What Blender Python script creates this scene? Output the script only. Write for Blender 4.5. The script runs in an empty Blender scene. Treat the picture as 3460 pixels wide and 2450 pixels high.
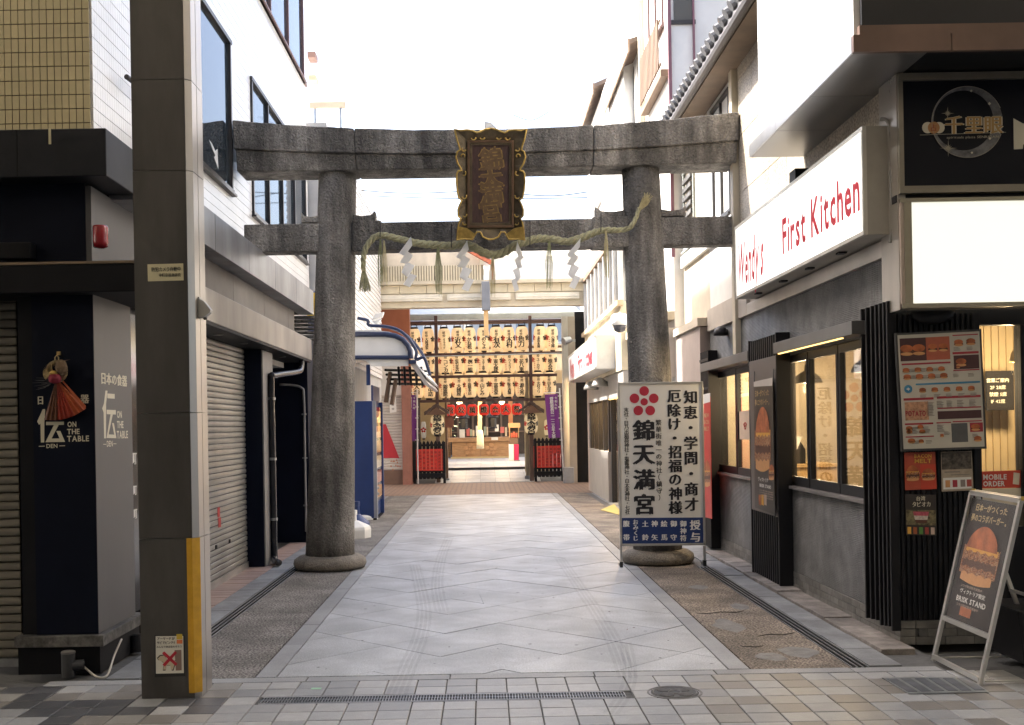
import bpy, math, random
from mathutils import Vector, Matrix
R = math.radians
random.seed(7)
sc = bpy.context.scene
COL = sc.collection

# ------------------------------------------------------------------ camera, sky, sun, exposure
CAMH, ROLL = 1.55, R(1.0)
cam = bpy.data.cameras.new('camera'); camo = bpy.data.objects.new('camera', cam); COL.objects.link(camo)
cam.sensor_width = 36; cam.lens = 38.46; cam.shift_x = 0.0268; cam.shift_y = 0.0624
cam.clip_start = 0.05; cam.clip_end = 1500
camo.matrix_world = Matrix.Translation((0, 0, CAMH)) @ Matrix.Rotation(R(90), 4, 'X') @ Matrix.Rotation(-ROLL, 4, 'Z')
sc.camera = camo

SUN_EL, SUN_AZ = R(46), R(-68)          # azimuth measured from +Y towards +X
w = bpy.data.worlds.new('World'); sc.world = w; w.use_nodes = True
nt = w.node_tree
sky = nt.nodes.new('ShaderNodeTexSky'); sky.sky_type = 'NISHITA'; sky.sun_disc = False
sky.sun_elevation = SUN_EL; sky.sun_rotation = SUN_AZ
sky.air_density = 0.9; sky.dust_density = 6.0; sky.ozone_density = 1.0
bg = nt.nodes['Background']; bg.inputs['Strength'].default_value = 0.15
nt.links.new(sky.outputs['Color'], bg.inputs['Color'])
sl = bpy.data.lights.new('sun', 'SUN'); sl.energy = 3.6; sl.angle = R(1.5); sl.color = (1.0, 0.97, 0.93)
so = bpy.data.objects.new('sun', sl); COL.objects.link(so)
dirv = Vector((math.sin(SUN_AZ) * math.cos(SUN_EL), math.cos(SUN_AZ) * math.cos(SUN_EL), math.sin(SUN_EL)))
so.rotation_euler = dirv.to_track_quat('Z', 'Y').to_euler(); so.location = (0, 12, 30)
sc.view_settings.view_transform = 'Standard'; sc.view_settings.look = 'None'
sc.view_settings.exposure = 2.2; sc.view_settings.gamma = 1.0
try: sc.view_settings.use_curve_mapping = False
except Exception: pass
sc.cycles.max_bounces = 10; sc.cycles.diffuse_bounces = 6; sc.cycles.transparent_max_bounces = 12
sc.cycles.sample_clamp_indirect = 6

# ------------------------------------------------------------------ survey helpers (sight lines from the camera station)
F, CX, CY = 2450.0, 1085.0, 955.0
cT, sT = math.cos(ROLL), math.sin(ROLL)
def _ab(x, y):
    dx, dy = x - CX, y - CY
    return dx * cT - dy * sT, dx * sT + dy * cT
def P(x, y, d):
    a, b = _ab(x, y); return Vector((a * d / F, d, CAMH - b * d / F))
def PX(x, y, X):
    a, b = _ab(x, y); d = X * F / a; return Vector((X, d, CAMH - b * d / F))
def PG(x, y, z=0.0):
    a, b = _ab(x, y); d = (CAMH - z) * F / b; return Vector((a * d / F, d, z))
def crop(x0, y0, s):
    k = 0.6628
    return lambda x, y, d: P((x0 + x / s) * k, (y0 + y / s) * k, d)

# ------------------------------------------------------------------ materials
MATS = {}
def mat(name, col, rough=0.6, metal=0.0, var=0.12, scale=3.0, bump=0.0, bscale=60.0, emit=0.0, ecol=None,
        rnd=0.0, spec=0.5, streak=None, speck=0.0, sscale=250.0, coat=0.0, alpha=1.0, rvar=0.0, dirt=0.0, trans=0.0):
    if name in MATS: return MATS[name]
    m = bpy.data.materials.new(name); m.use_nodes = True
    n = m.node_tree; L = n.links; p = n.nodes['Principled BSDF']
    p.inputs['Roughness'].default_value = rough; p.inputs['Metallic'].default_value = metal
    p.inputs['Specular IOR Level'].default_value = spec
    if coat: p.inputs['Coat Weight'].default_value = coat; p.inputs['Coat Roughness'].default_value = 0.1
    if alpha < 1: p.inputs['Alpha'].default_value = alpha
    geo = n.nodes.new('ShaderNodeNewGeometry')
    mp = n.nodes.new('ShaderNodeMapping'); L.new(geo.outputs['Position'], mp.inputs['Vector'])
    if streak: mp.inputs['Scale'].default_value = streak
    nz = n.nodes.new('ShaderNodeTexNoise'); nz.inputs['Scale'].default_value = scale
    nz.inputs['Detail'].default_value = 6; nz.inputs['Roughness'].default_value = 0.65
    L.new(mp.outputs[0], nz.inputs['Vector'])
    rp = n.nodes.new('ShaderNodeValToRGB')
    lo = [max(0, c * (1 - var)) for c in col]; hi = [min(1, c * (1 + var)) for c in col]
    rp.color_ramp.elements[0].position = 0.3; rp.color_ramp.elements[1].position = 0.7
    rp.color_ramp.elements[0].color = (*lo, 1); rp.color_ramp.elements[1].color = (*hi, 1)
    L.new(nz.outputs['Fac'], rp.inputs['Fac'])
    out = rp.outputs['Color']
    def mul(sock, facsock, lo_, hi_):
        mr = n.nodes.new('ShaderNodeMapRange'); mr.inputs['To Min'].default_value = lo_; mr.inputs['To Max'].default_value = hi_
        L.new(facsock, mr.inputs['Value'])
        mx = n.nodes.new('ShaderNodeVectorMath'); mx.operation = 'SCALE'
        L.new(sock, mx.inputs[0]); L.new(mr.outputs[0], mx.inputs['Scale']); return mx.outputs[0]
    if rnd:
        oi = n.nodes.new('ShaderNodeObjectInfo'); out = mul(out, oi.outputs['Random'], 1 - rnd, 1 + rnd)
    if speck:
        s2 = n.nodes.new('ShaderNodeTexNoise'); s2.inputs['Scale'].default_value = sscale; s2.inputs['Detail'].default_value = 2
        L.new(geo.outputs['Position'], s2.inputs['Vector'])
        cr = n.nodes.new('ShaderNodeMapRange'); cr.inputs['From Min'].default_value = 0.35; cr.inputs['From Max'].default_value = 0.65
        L.new(s2.outputs['Fac'], cr.inputs['Value']); out = mul(out, cr.outputs[0], 1 - speck, 1 + speck)
    if dirt:
        s3 = n.nodes.new('ShaderNodeTexNoise'); s3.inputs['Scale'].default_value = 1.3; s3.inputs['Detail'].default_value = 8
        mp3 = n.nodes.new('ShaderNodeMapping'); mp3.inputs['Scale'].default_value = (1.5, 1.5, 0.45)
        L.new(geo.outputs['Position'], mp3.inputs['Vector']); L.new(mp3.outputs[0], s3.inputs['Vector'])
        cr3 = n.nodes.new('ShaderNodeMapRange'); cr3.inputs['From Min'].default_value = 0.38; cr3.inputs['From Max'].default_value = 0.62
        L.new(s3.outputs['Fac'], cr3.inputs['Value']); out = mul(out, cr3.outputs[0], 1 - dirt, 1.0 + dirt * 0.25)
    L.new(out, p.inputs['Base Color'])
    if rvar:
        mr = n.nodes.new('ShaderNodeMapRange'); mr.inputs['To Min'].default_value = max(0.02, rough - rvar); mr.inputs['To Max'].default_value = min(1, rough + rvar)
        L.new(nz.outputs['Fac'], mr.inputs['Value']); L.new(mr.outputs[0], p.inputs['Roughness'])
    if bump:
        bz = n.nodes.new('ShaderNodeTexNoise'); bz.inputs['Scale'].default_value = bscale; bz.inputs['Detail'].default_value = 4
        L.new(mp.outputs[0], bz.inputs['Vector'])
        bp = n.nodes.new('ShaderNodeBump'); bp.inputs['Strength'].default_value = bump; bp.inputs['Distance'].default_value = 0.02
        L.new(bz.outputs['Fac'], bp.inputs['Height']); L.new(bp.outputs[0], p.inputs['Normal'])
    if emit:
        p.inputs['Emission Color'].default_value = (*(ecol or col), 1); p.inputs['Emission Strength'].default_value = emit
    if trans:
        tb = n.nodes.new('ShaderNodeBsdfTranslucent'); mx = n.nodes.new('ShaderNodeMixShader'); mx.inputs[0].default_value = trans
        L.new(out, tb.inputs['Color']); L.new(p.outputs[0], mx.inputs[1]); L.new(tb.outputs[0], mx.inputs[2])
        L.new(mx.outputs[0], n.nodes['Material Output'].inputs['Surface'])
    MATS[name] = m
    return m

def glass(name, tint=(1, 1, 1), refl=0.12, rough=0.02):
    if name in MATS: return MATS[name]
    m = bpy.data.materials.new(name); m.use_nodes = True; n = m.node_tree; L = n.links
    n.nodes.remove(n.nodes['Principled BSDF'])
    tr = n.nodes.new('ShaderNodeBsdfTransparent'); tr.inputs[0].default_value = (*tint, 1)
    gl = n.nodes.new('ShaderNodeBsdfGlossy'); gl.inputs['Roughness'].default_value = rough
    lw = n.nodes.new('ShaderNodeLayerWeight'); lw.inputs['Blend'].default_value = 0.35
    mr = n.nodes.new('ShaderNodeMapRange'); mr.inputs['To Min'].default_value = refl * 0.4; mr.inputs['To Max'].default_value = min(1, refl * 3.5)
    L.new(lw.outputs['Facing'], mr.inputs['Value'])
    mx = n.nodes.new('ShaderNodeMixShader'); L.new(mr.outputs[0], mx.inputs[0]); L.new(tr.outputs[0], mx.inputs[1]); L.new(gl.outputs[0], mx.inputs[2])
    L.new(mx.outputs[0], n.nodes['Material Output'].inputs['Surface'])
    MATS[name] = m; return m

def torii_mat():
    m = mat('torii_granite', (0.335, 0.312, 0.28), rough=0.85, var=0.32, scale=3.2, speck=0.2, sscale=48, dirt=0.55)
    n = m.node_tree; L = n.links; p = n.nodes['Principled BSDF']
    geo = [x for x in n.nodes if x.type == 'NEW_GEOMETRY'][0]
    v = n.nodes.new('ShaderNodeTexNoise'); v.inputs['Scale'].default_value = 26; v.inputs['Detail'].default_value = 3
    v.inputs['Distortion'].default_value = 1.2
    L.new(geo.outputs['Position'], v.inputs['Vector'])
    b = n.nodes.new('ShaderNodeBump'); b.inputs['Strength'].default_value = 1.0; b.inputs['Distance'].default_value = 0.05
    L.new(v.outputs['Fac'], b.inputs['Height']); L.new(b.outputs[0], p.inputs['Normal'])
    src = p.inputs['Base Color'].links[0].from_socket
    mp = n.nodes.new('ShaderNodeMapping'); mp.inputs['Scale'].default_value = (1, 1, .12); L.new(geo.outputs['Position'], mp.inputs['Vector'])
    st = n.nodes.new('ShaderNodeTexNoise'); st.inputs['Scale'].default_value = 9; st.inputs['Detail'].default_value = 5; L.new(mp.outputs[0], st.inputs['Vector'])
    mr = n.nodes.new('ShaderNodeMapRange'); mr.inputs['From Min'].default_value = .36; mr.inputs['From Max'].default_value = .62; mr.inputs['To Min'].default_value = .58; mr.inputs['To Max'].default_value = 1.08
    L.new(st.outputs['Fac'], mr.inputs['Value']); sc_ = n.nodes.new('ShaderNodeVectorMath'); sc_.operation = 'SCALE'; L.new(src, sc_.inputs[0]); L.new(mr.outputs[0], sc_.inputs['Scale']); L.new(sc_.outputs[0], p.inputs['Base Color'])
    return m

def brick_sheet(name, c1, c2, mortar, bw, bh, axis='XY', rough=0.7, msize=0.02, off=0.5):
    if name in MATS: return MATS[name]
    m = bpy.data.materials.new(name); m.use_nodes = True; n = m.node_tree; L = n.links; p = n.nodes['Principled BSDF']
    geo = n.nodes.new('ShaderNodeNewGeometry'); sp = n.nodes.new('ShaderNodeSeparateXYZ'); cb = n.nodes.new('ShaderNodeCombineXYZ')
    L.new(geo.outputs['Position'], sp.inputs[0])
    for i, a in enumerate(axis): L.new(sp.outputs['XYZ'.index(a)], cb.inputs[i])
    br = n.nodes.new('ShaderNodeTexBrick'); br.inputs['Scale'].default_value = 1.0
    br.inputs['Brick Width'].default_value = bw; br.inputs['Row Height'].default_value = bh; br.inputs['Mortar Size'].default_value = msize
    br.offset = off
    br.inputs['Color1'].default_value = (*c1, 1); br.inputs['Color2'].default_value = (*c2, 1); br.inputs['Mortar'].default_value = (*mortar, 1)
    L.new(cb.outputs[0], br.inputs['Vector'])
    nz = n.nodes.new('ShaderNodeTexNoise'); nz.inputs['Scale'].default_value = 9; nz.inputs['Detail'].default_value = 8; L.new(geo.outputs['Position'], nz.inputs['Vector'])
    mr = n.nodes.new('ShaderNodeMapRange'); mr.inputs['To Min'].default_value = 0.65; mr.inputs['To Max'].default_value = 1.3; L.new(nz.outputs['Fac'], mr.inputs['Value'])
    mx = n.nodes.new('ShaderNodeVectorMath'); mx.operation = 'SCALE'; L.new(br.outputs['Color'], mx.inputs[0]); L.new(mr.outputs[0], mx.inputs['Scale'])
    L.new(mx.outputs[0], p.inputs['Base Color']); p.inputs['Roughness'].default_value = rough
    bp = n.nodes.new('ShaderNodeBump'); bp.inputs['Strength'].default_value = 0.3; bp.inputs['Distance'].default_value = 0.01; bp.invert = True
    L.new(br.outputs['Fac'], bp.inputs['Height']); L.new(bp.outputs[0], p.inputs['Normal'])
    MATS[name] = m; return m

def emis(name, col, strength):
    if name in MATS: return MATS[name]
    m = bpy.data.materials.new(name); m.use_nodes = True; n = m.node_tree
    p = n.nodes['Principled BSDF']; p.inputs['Base Color'].default_value = (*[min(.8, c) for c in col], 1)
    p.inputs['Emission Color'].default_value = (*col, 1); p.inputs['Emission Strength'].default_value = strength
    MATS[name] = m; return m

# ------------------------------------------------------------------ mesh helpers
ORG = {}
def put(o, label=None, cat=None, group=None, kind=None):
    if label: o['label'] = label
    if cat: o['category'] = cat
    if group: o['group'] = group
    if kind: o['kind'] = kind
    return o
def thing(name, label, cat, loc=(0, 0, 0), group=None):
    e = bpy.data.objects.new(name, None); COL.objects.link(e); e.location = loc; e.empty_display_size = 0.1
    ORG[e.name] = Vector(loc); return put(e, label, cat, group)
def org(o):
    return ORG.get(o.name, Vector((0, 0, 0))) if o else Vector((0, 0, 0))
class MB:
    def __init__(s): s.v = []; s.f = []; s.m = []; s.k = 0
    def add(s, vs, fs):
        b = len(s.v); s.v += [tuple(v) for v in vs]; s.f += [tuple(b + i for i in f) for f in fs]; s.m += [s.k] * len(fs); return s
    def box(s, a, b):
        x0, x1 = sorted((a[0], b[0])); y0, y1 = sorted((a[1], b[1])); z0, z1 = sorted((a[2], b[2]))
        return s.add([(x0, y0, z0), (x1, y0, z0), (x1, y1, z0), (x0, y1, z0), (x0, y0, z1), (x1, y0, z1), (x1, y1, z1), (x0, y1, z1)],
                     [(0, 3, 2, 1), (4, 5, 6, 7), (0, 1, 5, 4), (1, 2, 6, 5), (2, 3, 7, 6), (3, 0, 4, 7)])
    def hexa(s, q, n):                      # quad q extruded by vector n
        n = Vector(n); q = [Vector(p) for p in q]
        return s.add(q + [p + n for p in q], [(0, 1, 2, 3), (7, 6, 5, 4), (0, 4, 5, 1), (1, 5, 6, 2), (2, 6, 7, 3), (3, 7, 4, 0)])
    def quad(s, *q): return s.add(q, [tuple(range(len(q)))])
    def prism(s, poly, n):
        n = Vector(n); poly = [Vector(p) for p in poly]; k = len(poly)
        return s.add(poly + [p + n for p in poly], [tuple(range(k)), tuple(range(2 * k - 1, k - 1, -1))] + [(i, i + k, (i + 1) % k + k, (i + 1) % k) for i in range(k)])
    def tube(s, pts, r, seg=8, cap=True):
        pts = [Vector(p) for p in pts]; n = len(pts); vs = []
        rr = r if isinstance(r, (list, tuple)) else [r] * n
        t0 = (pts[1] - pts[0]).normalized()
        u = t0.cross(Vector((0, 0, 1)));
        if u.length < 1e-3: u = t0.cross(Vector((0, 1, 0)))
        u.normalize()
        for i, p in enumerate(pts):
            t = (pts[min(i + 1, n - 1)] - pts[max(i - 1, 0)]).normalized()
            u = (u - t * u.dot(t));
            if u.length < 1e-6: u = t.orthogonal()
            u.normalize(); w_ = t.cross(u)
            for k in range(seg):
                a = 2 * math.pi * k / seg; vs.append(p + (u * math.cos(a) + w_ * math.sin(a)) * rr[i])
        fs = [(i * seg + k, i * seg + (k + 1) % seg, (i + 1) * seg + (k + 1) % seg, (i + 1) * seg + k) for i in range(n - 1) for k in range(seg)]
        if cap: fs += [tuple(range(seg - 1, -1, -1)), tuple((n - 1) * seg + k for k in range(seg))]
        return s.add(vs, fs)
    def lathe(s, c, prof, seg=20, sx=1.0, sy=1.0):   # prof: (radius, z) bottom to top
        c = Vector(c); vs = []; n = len(prof)
        for r, z in prof:
            for k in range(seg):
                a = 2 * math.pi * k / seg; vs.append(c + Vector((r * sx * math.cos(a), r * sy * math.sin(a), z)))
        fs = [(i * seg + k, i * seg + (k + 1) % seg, (i + 1) * seg + (k + 1) % seg, (i + 1) * seg + k) for i in range(n - 1) for k in range(seg)]
        fs += [tuple(range(seg - 1, -1, -1)), tuple((n - 1) * seg + k for k in range(seg))]
        return s.add(vs, fs)
    def disc(s, c, u, v_, ru, rv=None, seg=20):
        rv = rv or ru; c = Vector(c); u = Vector(u); v_ = Vector(v_)
        return s.add([c + u * (ru * math.cos(2 * math.pi * k / seg)) + v_ * (rv * math.sin(2 * math.pi * k / seg)) for k in range(seg)], [tuple(range(seg))])
    def build(s, name, mats, parent=None, smooth=False, bevel=0.0, **kw):
        o0 = org(parent); me = bpy.data.meshes.new(name)
        vs = s.v if o0.length == 0 else [(v[0] - o0[0], v[1] - o0[1], v[2] - o0[2]) for v in s.v]
        me.from_pydata(vs, [], s.f)
        if not isinstance(mats, (list, tuple)): mats = [mats]
        for m_ in mats: me.materials.append(m_)
        if len(mats) > 1: me.polygons.foreach_set('material_index', s.m)
        if smooth: me.polygons.foreach_set('use_smooth', [True] * len(me.polygons))
        me.update()
        o = bpy.data.objects.new(name, me); COL.objects.link(o)
        if parent: o.parent = parent; ORG[o.name] = o0
        if bevel:
            b = o.modifiers.new('bevel', 'BEVEL'); b.width = bevel; b.segments = 2; b.limit_method = 'ANGLE'; b.angle_limit = R(40)
        return put(o, **kw)
def B(name, a, b, m, parent=None, bevel=0.0, **kw): return MB().box(a, b).build(name, m, parent, bevel=bevel, **kw)

# ------------------------------------------------------------------ lettering
GL = {}
def _bake(keys):
    tmp = []
    for ch, bold in keys:
        c = bpy.data.curves.new('g', 'FONT'); c.body = ch; c.size = 1.0; c.offset = bold; c.resolution_u = 2
        o = bpy.data.objects.new('g', c); COL.objects.link(o); tmp.append((ch, bold, c, o))
    dg = bpy.context.evaluated_depsgraph_get(); dg.update()
    for ch, bold, c, o in tmp:
        me = bpy.data.meshes.new_from_object(o.evaluated_get(dg))
        vs = [(v.co.x, v.co.y) for v in me.vertices]; fs = [tuple(p.vertices) for p in me.polygons]
        xs = [v[0] for v in vs] or [0, .25]; ys = [v[1] for v in vs] or [0, .5]
        GL[(ch, bold)] = (vs, fs, min(xs), max(xs), min(ys), max(ys)); bpy.data.meshes.remove(me)
    for ch, bold, c, o in tmp:
        bpy.data.objects.remove(o); bpy.data.curves.remove(c)
B0, B1, B2 = 0.0, 0.022, 0.045
def glyph(ch, bold):
    k = 0.0 if wide(ch) else bold * 0.6
    if (ch, k) not in GL: _bake([(ch, k)])
    return GL[(ch, k)]
def wide(ch): return ord(ch) > 0x2E00
def putglyph(mb, ch, c, u, v, su, sv, bold, bend=None):
    vs, fs, x0, x1, y0, y1 = glyph(ch, bold)
    if not fs: return
    u = Vector(u); v = Vector(v); n = u.cross(v).normalized(); c = Vector(c)
    ox, oy = (x0 + x1) / 2, (y0 + y1) / 2
    sh = [(0, 0)] if (bold == 0 or not wide(ch)) else [(-bold, -bold * .25), (0, bold * .3), (bold, -bold * .1)]
    for i, (ax, ay) in enumerate(sh):
        pts = []
        for x, y in vs:
            a, b = (x - ox + ax) * su, (y - oy + ay) * sv
            pts.append(bend(a, b, i) if bend else c + u * a + v * b + n * (0.0004 * i))
        mb.add(pts, fs)
def htext(mb, s, c, u, v, size, bold=B1, width=None, sx=1.0):
    """horizontal line centred on c; width squeezes it to a given length"""
    adv = []
    for ch in s:
        if ch == ' ': adv.append(0.32); continue
        g = glyph(ch, bold); adv.append(1.0 if wide(ch) else (g[3] - g[2]) + 0.09)
    tot = sum(adv) * size * sx; k = sx * (width / tot if width else 1.0)
    x = -sum(adv) * size * k / 2
    for ch, a in zip(s, adv):
        if ch != ' ':
            g = glyph(ch, bold); yc = ((g[4] + g[5]) / 2 - 0.36) * size
            putglyph(mb, ch, Vector(c) + Vector(u) * (x + a * size * k / 2) + Vector(v) * yc, u, v, size * k, size, bold)
        x += a * size * k
def vtext(mb, s, top, bottom, u, v, size, bold=B1, bend=None, sx=1.0):
    top, bottom = Vector(top), Vector(bottom); n = len(s)
    for i, ch in enumerate(s):
        c = top.lerp(bottom, (i / (n - 1)) if n > 1 else 0.5)
        if ch == 'ー': putglyph(mb, '｜', c, u, v, size * sx, size * .8, bold)
        else: putglyph(mb, ch, c, u, v, size * sx, size, bold)
UX, UY, UZ = Vector((1, 0, 0)), Vector((0, 1, 0)), Vector((0, 0, 1))
CHARS = "ABCDEFGHIJKLMNOPQRSTUVWXYZabcdefghijklmnopqrstuvwxyz0123456789'!-:.%+、。うおかがくけごしじすたっつでとなねのぶみむよろをんアィイウオカガクケコサスズタダチトドハバビピボマメモヤユラリンヴ・ー一七与中丸乃久九二五井京人令会佐作元八公内出割力動北千占印厄原又台和唯商問営器四國土堂場塩売夢大天太夫学守定実宮家寅富寺小屋山岡島川市師席帯年店庫御恵房才招授文新施旅日明月有木末本村条松案桝植業極様橋次武水江津清湾満源澤烹煙燈犯献田町白真眼矢知社神祭禁福秀稲竈竹符篠組絵繁美腹舗花荷菅華萬薬藤街西詰谷販近造道郎都酒里重金鈴鉾錦鎮阪防限除食館馬高魚鶴（）｜｜"
_bake([(c, b) for c in CHARS for b in ((0.0,) if wide(c) else (0.0, B1 * .6, B2 * .6))])

# ------------------------------------------------------------------ ground, pavement, path
M_asph = mat('ground_earth', (0.12, 0.12, 0.12), 0.9, bump=0.3)
MB().quad((-200, -200, -.06), (200, -200, -.06), (200, 300, -.06), (-200, 300, -.06)).build('ground', M_asph, kind='structure')
M_grout = mat('grout', (0.09, 0.09, 0.09), 0.9, var=.3, scale=20)
M_white = mat('white_paint', (0.78, 0.77, 0.74), 0.5, var=.05, dirt=.08)
PATHX0, PATHX1 = -1.33, 1.50
pav = B('arcade_pavement', (-30, -6, -.05), (30, 6.855, -.012), M_grout, kind='structure')
tile_cols = [mat('tile_pale', (0.315, 0.318, 0.32), .45, var=.16, scale=14, rnd=.1, bump=.12, bscale=90, speck=.1, rvar=.14),
             mat('tile_grey', (0.265, 0.272, 0.28), .45, var=.16, scale=14, rnd=.12, bump=.12, bscale=90, speck=.1, rvar=.14),
             mat('tile_beige', (0.25, 0.243, 0.228), .45, var=.16, scale=14, rnd=.1, bump=.12, bscale=90, speck=.1, rvar=.14),
             mat('tile_taupe', (0.18, 0.17, 0.157), .45, var=.16, scale=14, rnd=.12, bump=.12, bscale=90, speck=.1, rvar=.14),
             mat('tile_charcoal', (0.07, 0.072, 0.078), .45, var=.2, scale=14, rnd=.14, bump=.12, bscale=90, speck=.1, rvar=.14)]
TS, TJ = 0.180, 0.006
def tilemesh(w_, h_, t_, name):
    b = MB(); x, y, c = w_ / 2, h_ / 2, .003
    b.add([(-x, -y, -t_), (x, -y, -t_), (x, y, -t_), (-x, y, -t_), (-x, -y, -c), (x, -y, -c), (x, y, -c), (-x, y, -c),
           (-x + c, -y + c, 0), (x - c, -y + c, 0), (x - c, y - c, 0), (-x + c, y - c, 0)],
          [(8, 9, 10, 11), (4, 5, 9, 8), (5, 6, 10, 9), (6, 7, 11, 10), (7, 4, 8, 11), (0, 1, 5, 4), (1, 2, 6, 5), (2, 3, 7, 6), (3, 0, 4, 7)])
    return b
tm = []
for i, m_ in enumerate(tile_cols):
    me = bpy.data.meshes.new('tile'); bb = tilemesh(TS - TJ, TS - TJ, .012, 'tile'); me.from_pydata(bb.v, [], bb.f); me.materials.append(m_); tm.append(me)
def tile_kind(x):
    if -1.45 < x < 1.15: return random.choices([0, 1], [3, 2])[0]
    if x <= -1.45: return random.choices([0, 1, 2, 3, 4], [.5, 1.8, 2, 3, 3.4])[0]
    return random.choices([0, 1, 2, 3], [1.2, 3, 2.4, 2.6])[0]
rest = MB()
Y1 = 6.725
GRX0, GRX1, GRY0, GRY1 = -1.31, 0.775, 6.185, 6.365     # the cross grate takes one row of tiles
for j in range(15):
    yc = Y1 - TS * (j + .5)
    for i in range(-26, 27):
        xc = 0.015 + TS * i
        if GRY0 < yc < GRY1 and GRX0 < xc < GRX1: continue
        if j < 8 and -17 <= i <= 19:
            if i > 17 and yc > 6.4: continue
            o = bpy.data.objects.new('tile', tm[tile_kind(xc)]); COL.objects.link(o); o.parent = pav
            o.location = (xc, yc, random.uniform(-.0015, .001)); o.rotation_euler = (random.uniform(-.003, .003), random.uniform(-.003, .003), 0)
        else:
            rest.k = tile_kind(xc)
            t = tilemesh(TS - TJ, TS - TJ, .012, 'tile'); rest.add([(v[0] + xc, v[1] + yc, v[2]) for v in t.v], t.f)
rest.build('tiles', tile_cols, pav, kind='stuff')
# stone kerb row between arcade tiles and path
M_gran = mat('path_granite', (0.415, 0.43, 0.445), .48, var=.14, scale=4, speck=.24, sscale=105, rnd=.09, bump=.12, bscale=150, rvar=.14, dirt=.22)
M_gran2 = mat('edging_granite', (0.29, 0.297, 0.305), .58, var=.10, scale=5, speck=.17, sscale=190, rnd=.09, bump=.12, bscale=240, rvar=.1, dirt=.15)
kerb = MB().box((-2.9, 6.725, -.05), (2.9, 6.855, -.014)).build('kerb_bed', M_grout, kind='structure')
x = -2.75
while x < 2.75:
    L_ = random.uniform(.75, .9)
    B('kerb_stone', (x + .003, 6.73, -.012), (min(x + L_, 2.8) - .003, 6.848, random.uniform(0, .003)), M_gran2, kerb, bevel=.004)
    x += L_
# path with diamond slabs
path = B('stone_path', (-1.475, 6.86, -.05), (1.645, 25.0, -.008), mat('path_joint', (.13, .13, .13), .9, var=.4, scale=6), kind='structure')
HD = 0.4125
def clip(poly, x0, x1, y0, y1):
    for ax, lim, sg in ((0, x0, 1), (0, x1, -1), (1, y0, 1), (1, y1, -1)):
        out = []
        for i in range(len(poly)):
            a, b = poly[i], poly[(i + 1) % len(poly)]
            ia, ib = (a[ax] - lim) * sg >= 0, (b[ax] - lim) * sg >= 0
            if ia: out.append(a)
            if ia != ib:
                t = (lim - a[ax]) / (b[ax] - a[ax]); out.append((a[0] + t * (b[0] - a[0]), a[1] + t * (b[1] - a[1])))
        poly = out
        if len(poly) < 3: return []
    return poly
def slab(poly, name='slab', m_=M_gran, par_=path):
    cx = sum(p[0] for p in poly) / len(poly); cy = sum(p[1] for p in poly) / len(poly)
    z = random.uniform(-.002, .0015); k = MB(); q = []
    for p in poly:
        d_ = Vector((cx - p[0], cy - p[1])); L_ = d_.length or 1
        e = random.uniform(.002, .0045); q.append((p[0] + d_.x / L_ * e, p[1] + d_.y / L_ * e))
    k.prism([(a, b, z) for a, b in reversed(q)][::-1], (0, 0, -.011))
    return k.build(name, m_, par_)
j = 0; yc = 10.69 - HD * 12
while yc < 25.5:
    for i in range(-5, 6):
        if (i + j) % 2: continue
        xc = .085 + HD * i
        for pl in ([(xc - HD, yc), (xc, yc - HD), (xc + HD, yc), (xc, yc + HD)],):
            c_ = clip(pl, PATHX0, PATHX1, 6.862, 24.995)
            if len(c_) < 3: continue
            ar = abs(sum(c_[q][0] * c_[(q + 1) % len(c_)][1] - c_[(q + 1) % len(c_)][0] * c_[q][1] for q in range(len(c_)))) / 2
            if ar < .004: continue
            if abs(xc - .085) < .05 and 9.6 < yc < 10.1:       # the cracked slab
                a_, b_ = (xc - .12, yc - HD + .12), (xc - .16, yc + HD - .16)
                slab([(xc - HD, yc), (xc - .12, yc - HD + .12), (xc - .16, yc + HD - .16)]); slab([(xc - .12, yc - HD + .12), (xc, yc - HD), (xc + HD, yc), (xc, yc + HD), (xc - .16, yc + HD - .16)])
            else: slab(c_)
    yc += HD; j += 1
for sx0, sx1 in ((-1.468, -1.335), (1.505, 1.638)):
    y = 6.862
    while y < 24.9:
        L_ = min(random.uniform(.8, 1.05), 24.99 - y)
        B('edging_stone', (sx0 + .003, y + .003, -.011), (sx1 - .003, y + L_ - .003, random.uniform(-.001, .002)), M_gran2, path, bevel=.003); y += L_
# tyre marks: thin rubber film lying on the slabs
M_rub = mat('tyre_rubber', (0.10, 0.10, 0.10), .6, alpha=.085, var=.5, scale=30)
def ribbon(pts, wd, z, name, m_, par_, off=0.0):
    k = MB(); vs = []
    for i, p in enumerate(pts):
        a, b = pts[max(i - 1, 0)], pts[min(i + 1, len(pts) - 1)]
        t = Vector((b[0] - a[0], b[1] - a[1])).normalized(); nn = Vector((-t.y, t.x))
        for s_ in (off - wd / 2, off + wd / 2): vs.append((p[0] + nn.x * s_, p[1] + nn.y * s_, z))
    k.add(vs, [(2 * i, 2 * i + 1, 2 * i + 3, 2 * i + 2) for i in range(len(pts) - 1)]); return k.build(name, m_, par_)
def smooth(pts, n=8):
    out = []
    for i in range(len(pts) - 1):
        p0, p1, p2, p3 = pts[max(i - 1, 0)], pts[i], pts[i + 1], pts[min(i + 2, len(pts) - 1)]
        for q in range(n):
            t = q / n
            out.append(tuple(.5 * (2 * b + (c - a) * t + (2 * a - 5 * b + 4 * c - d) * t * t + (3 * b - a - 3 * c + d) * t ** 3) for a, b, c, d in zip(p0, p1, p2, p3)))
    out.append(tuple(pts[-1])); return out
def gpts(l): return [tuple(PG(a, b)[:2]) for a, b in l]
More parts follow.
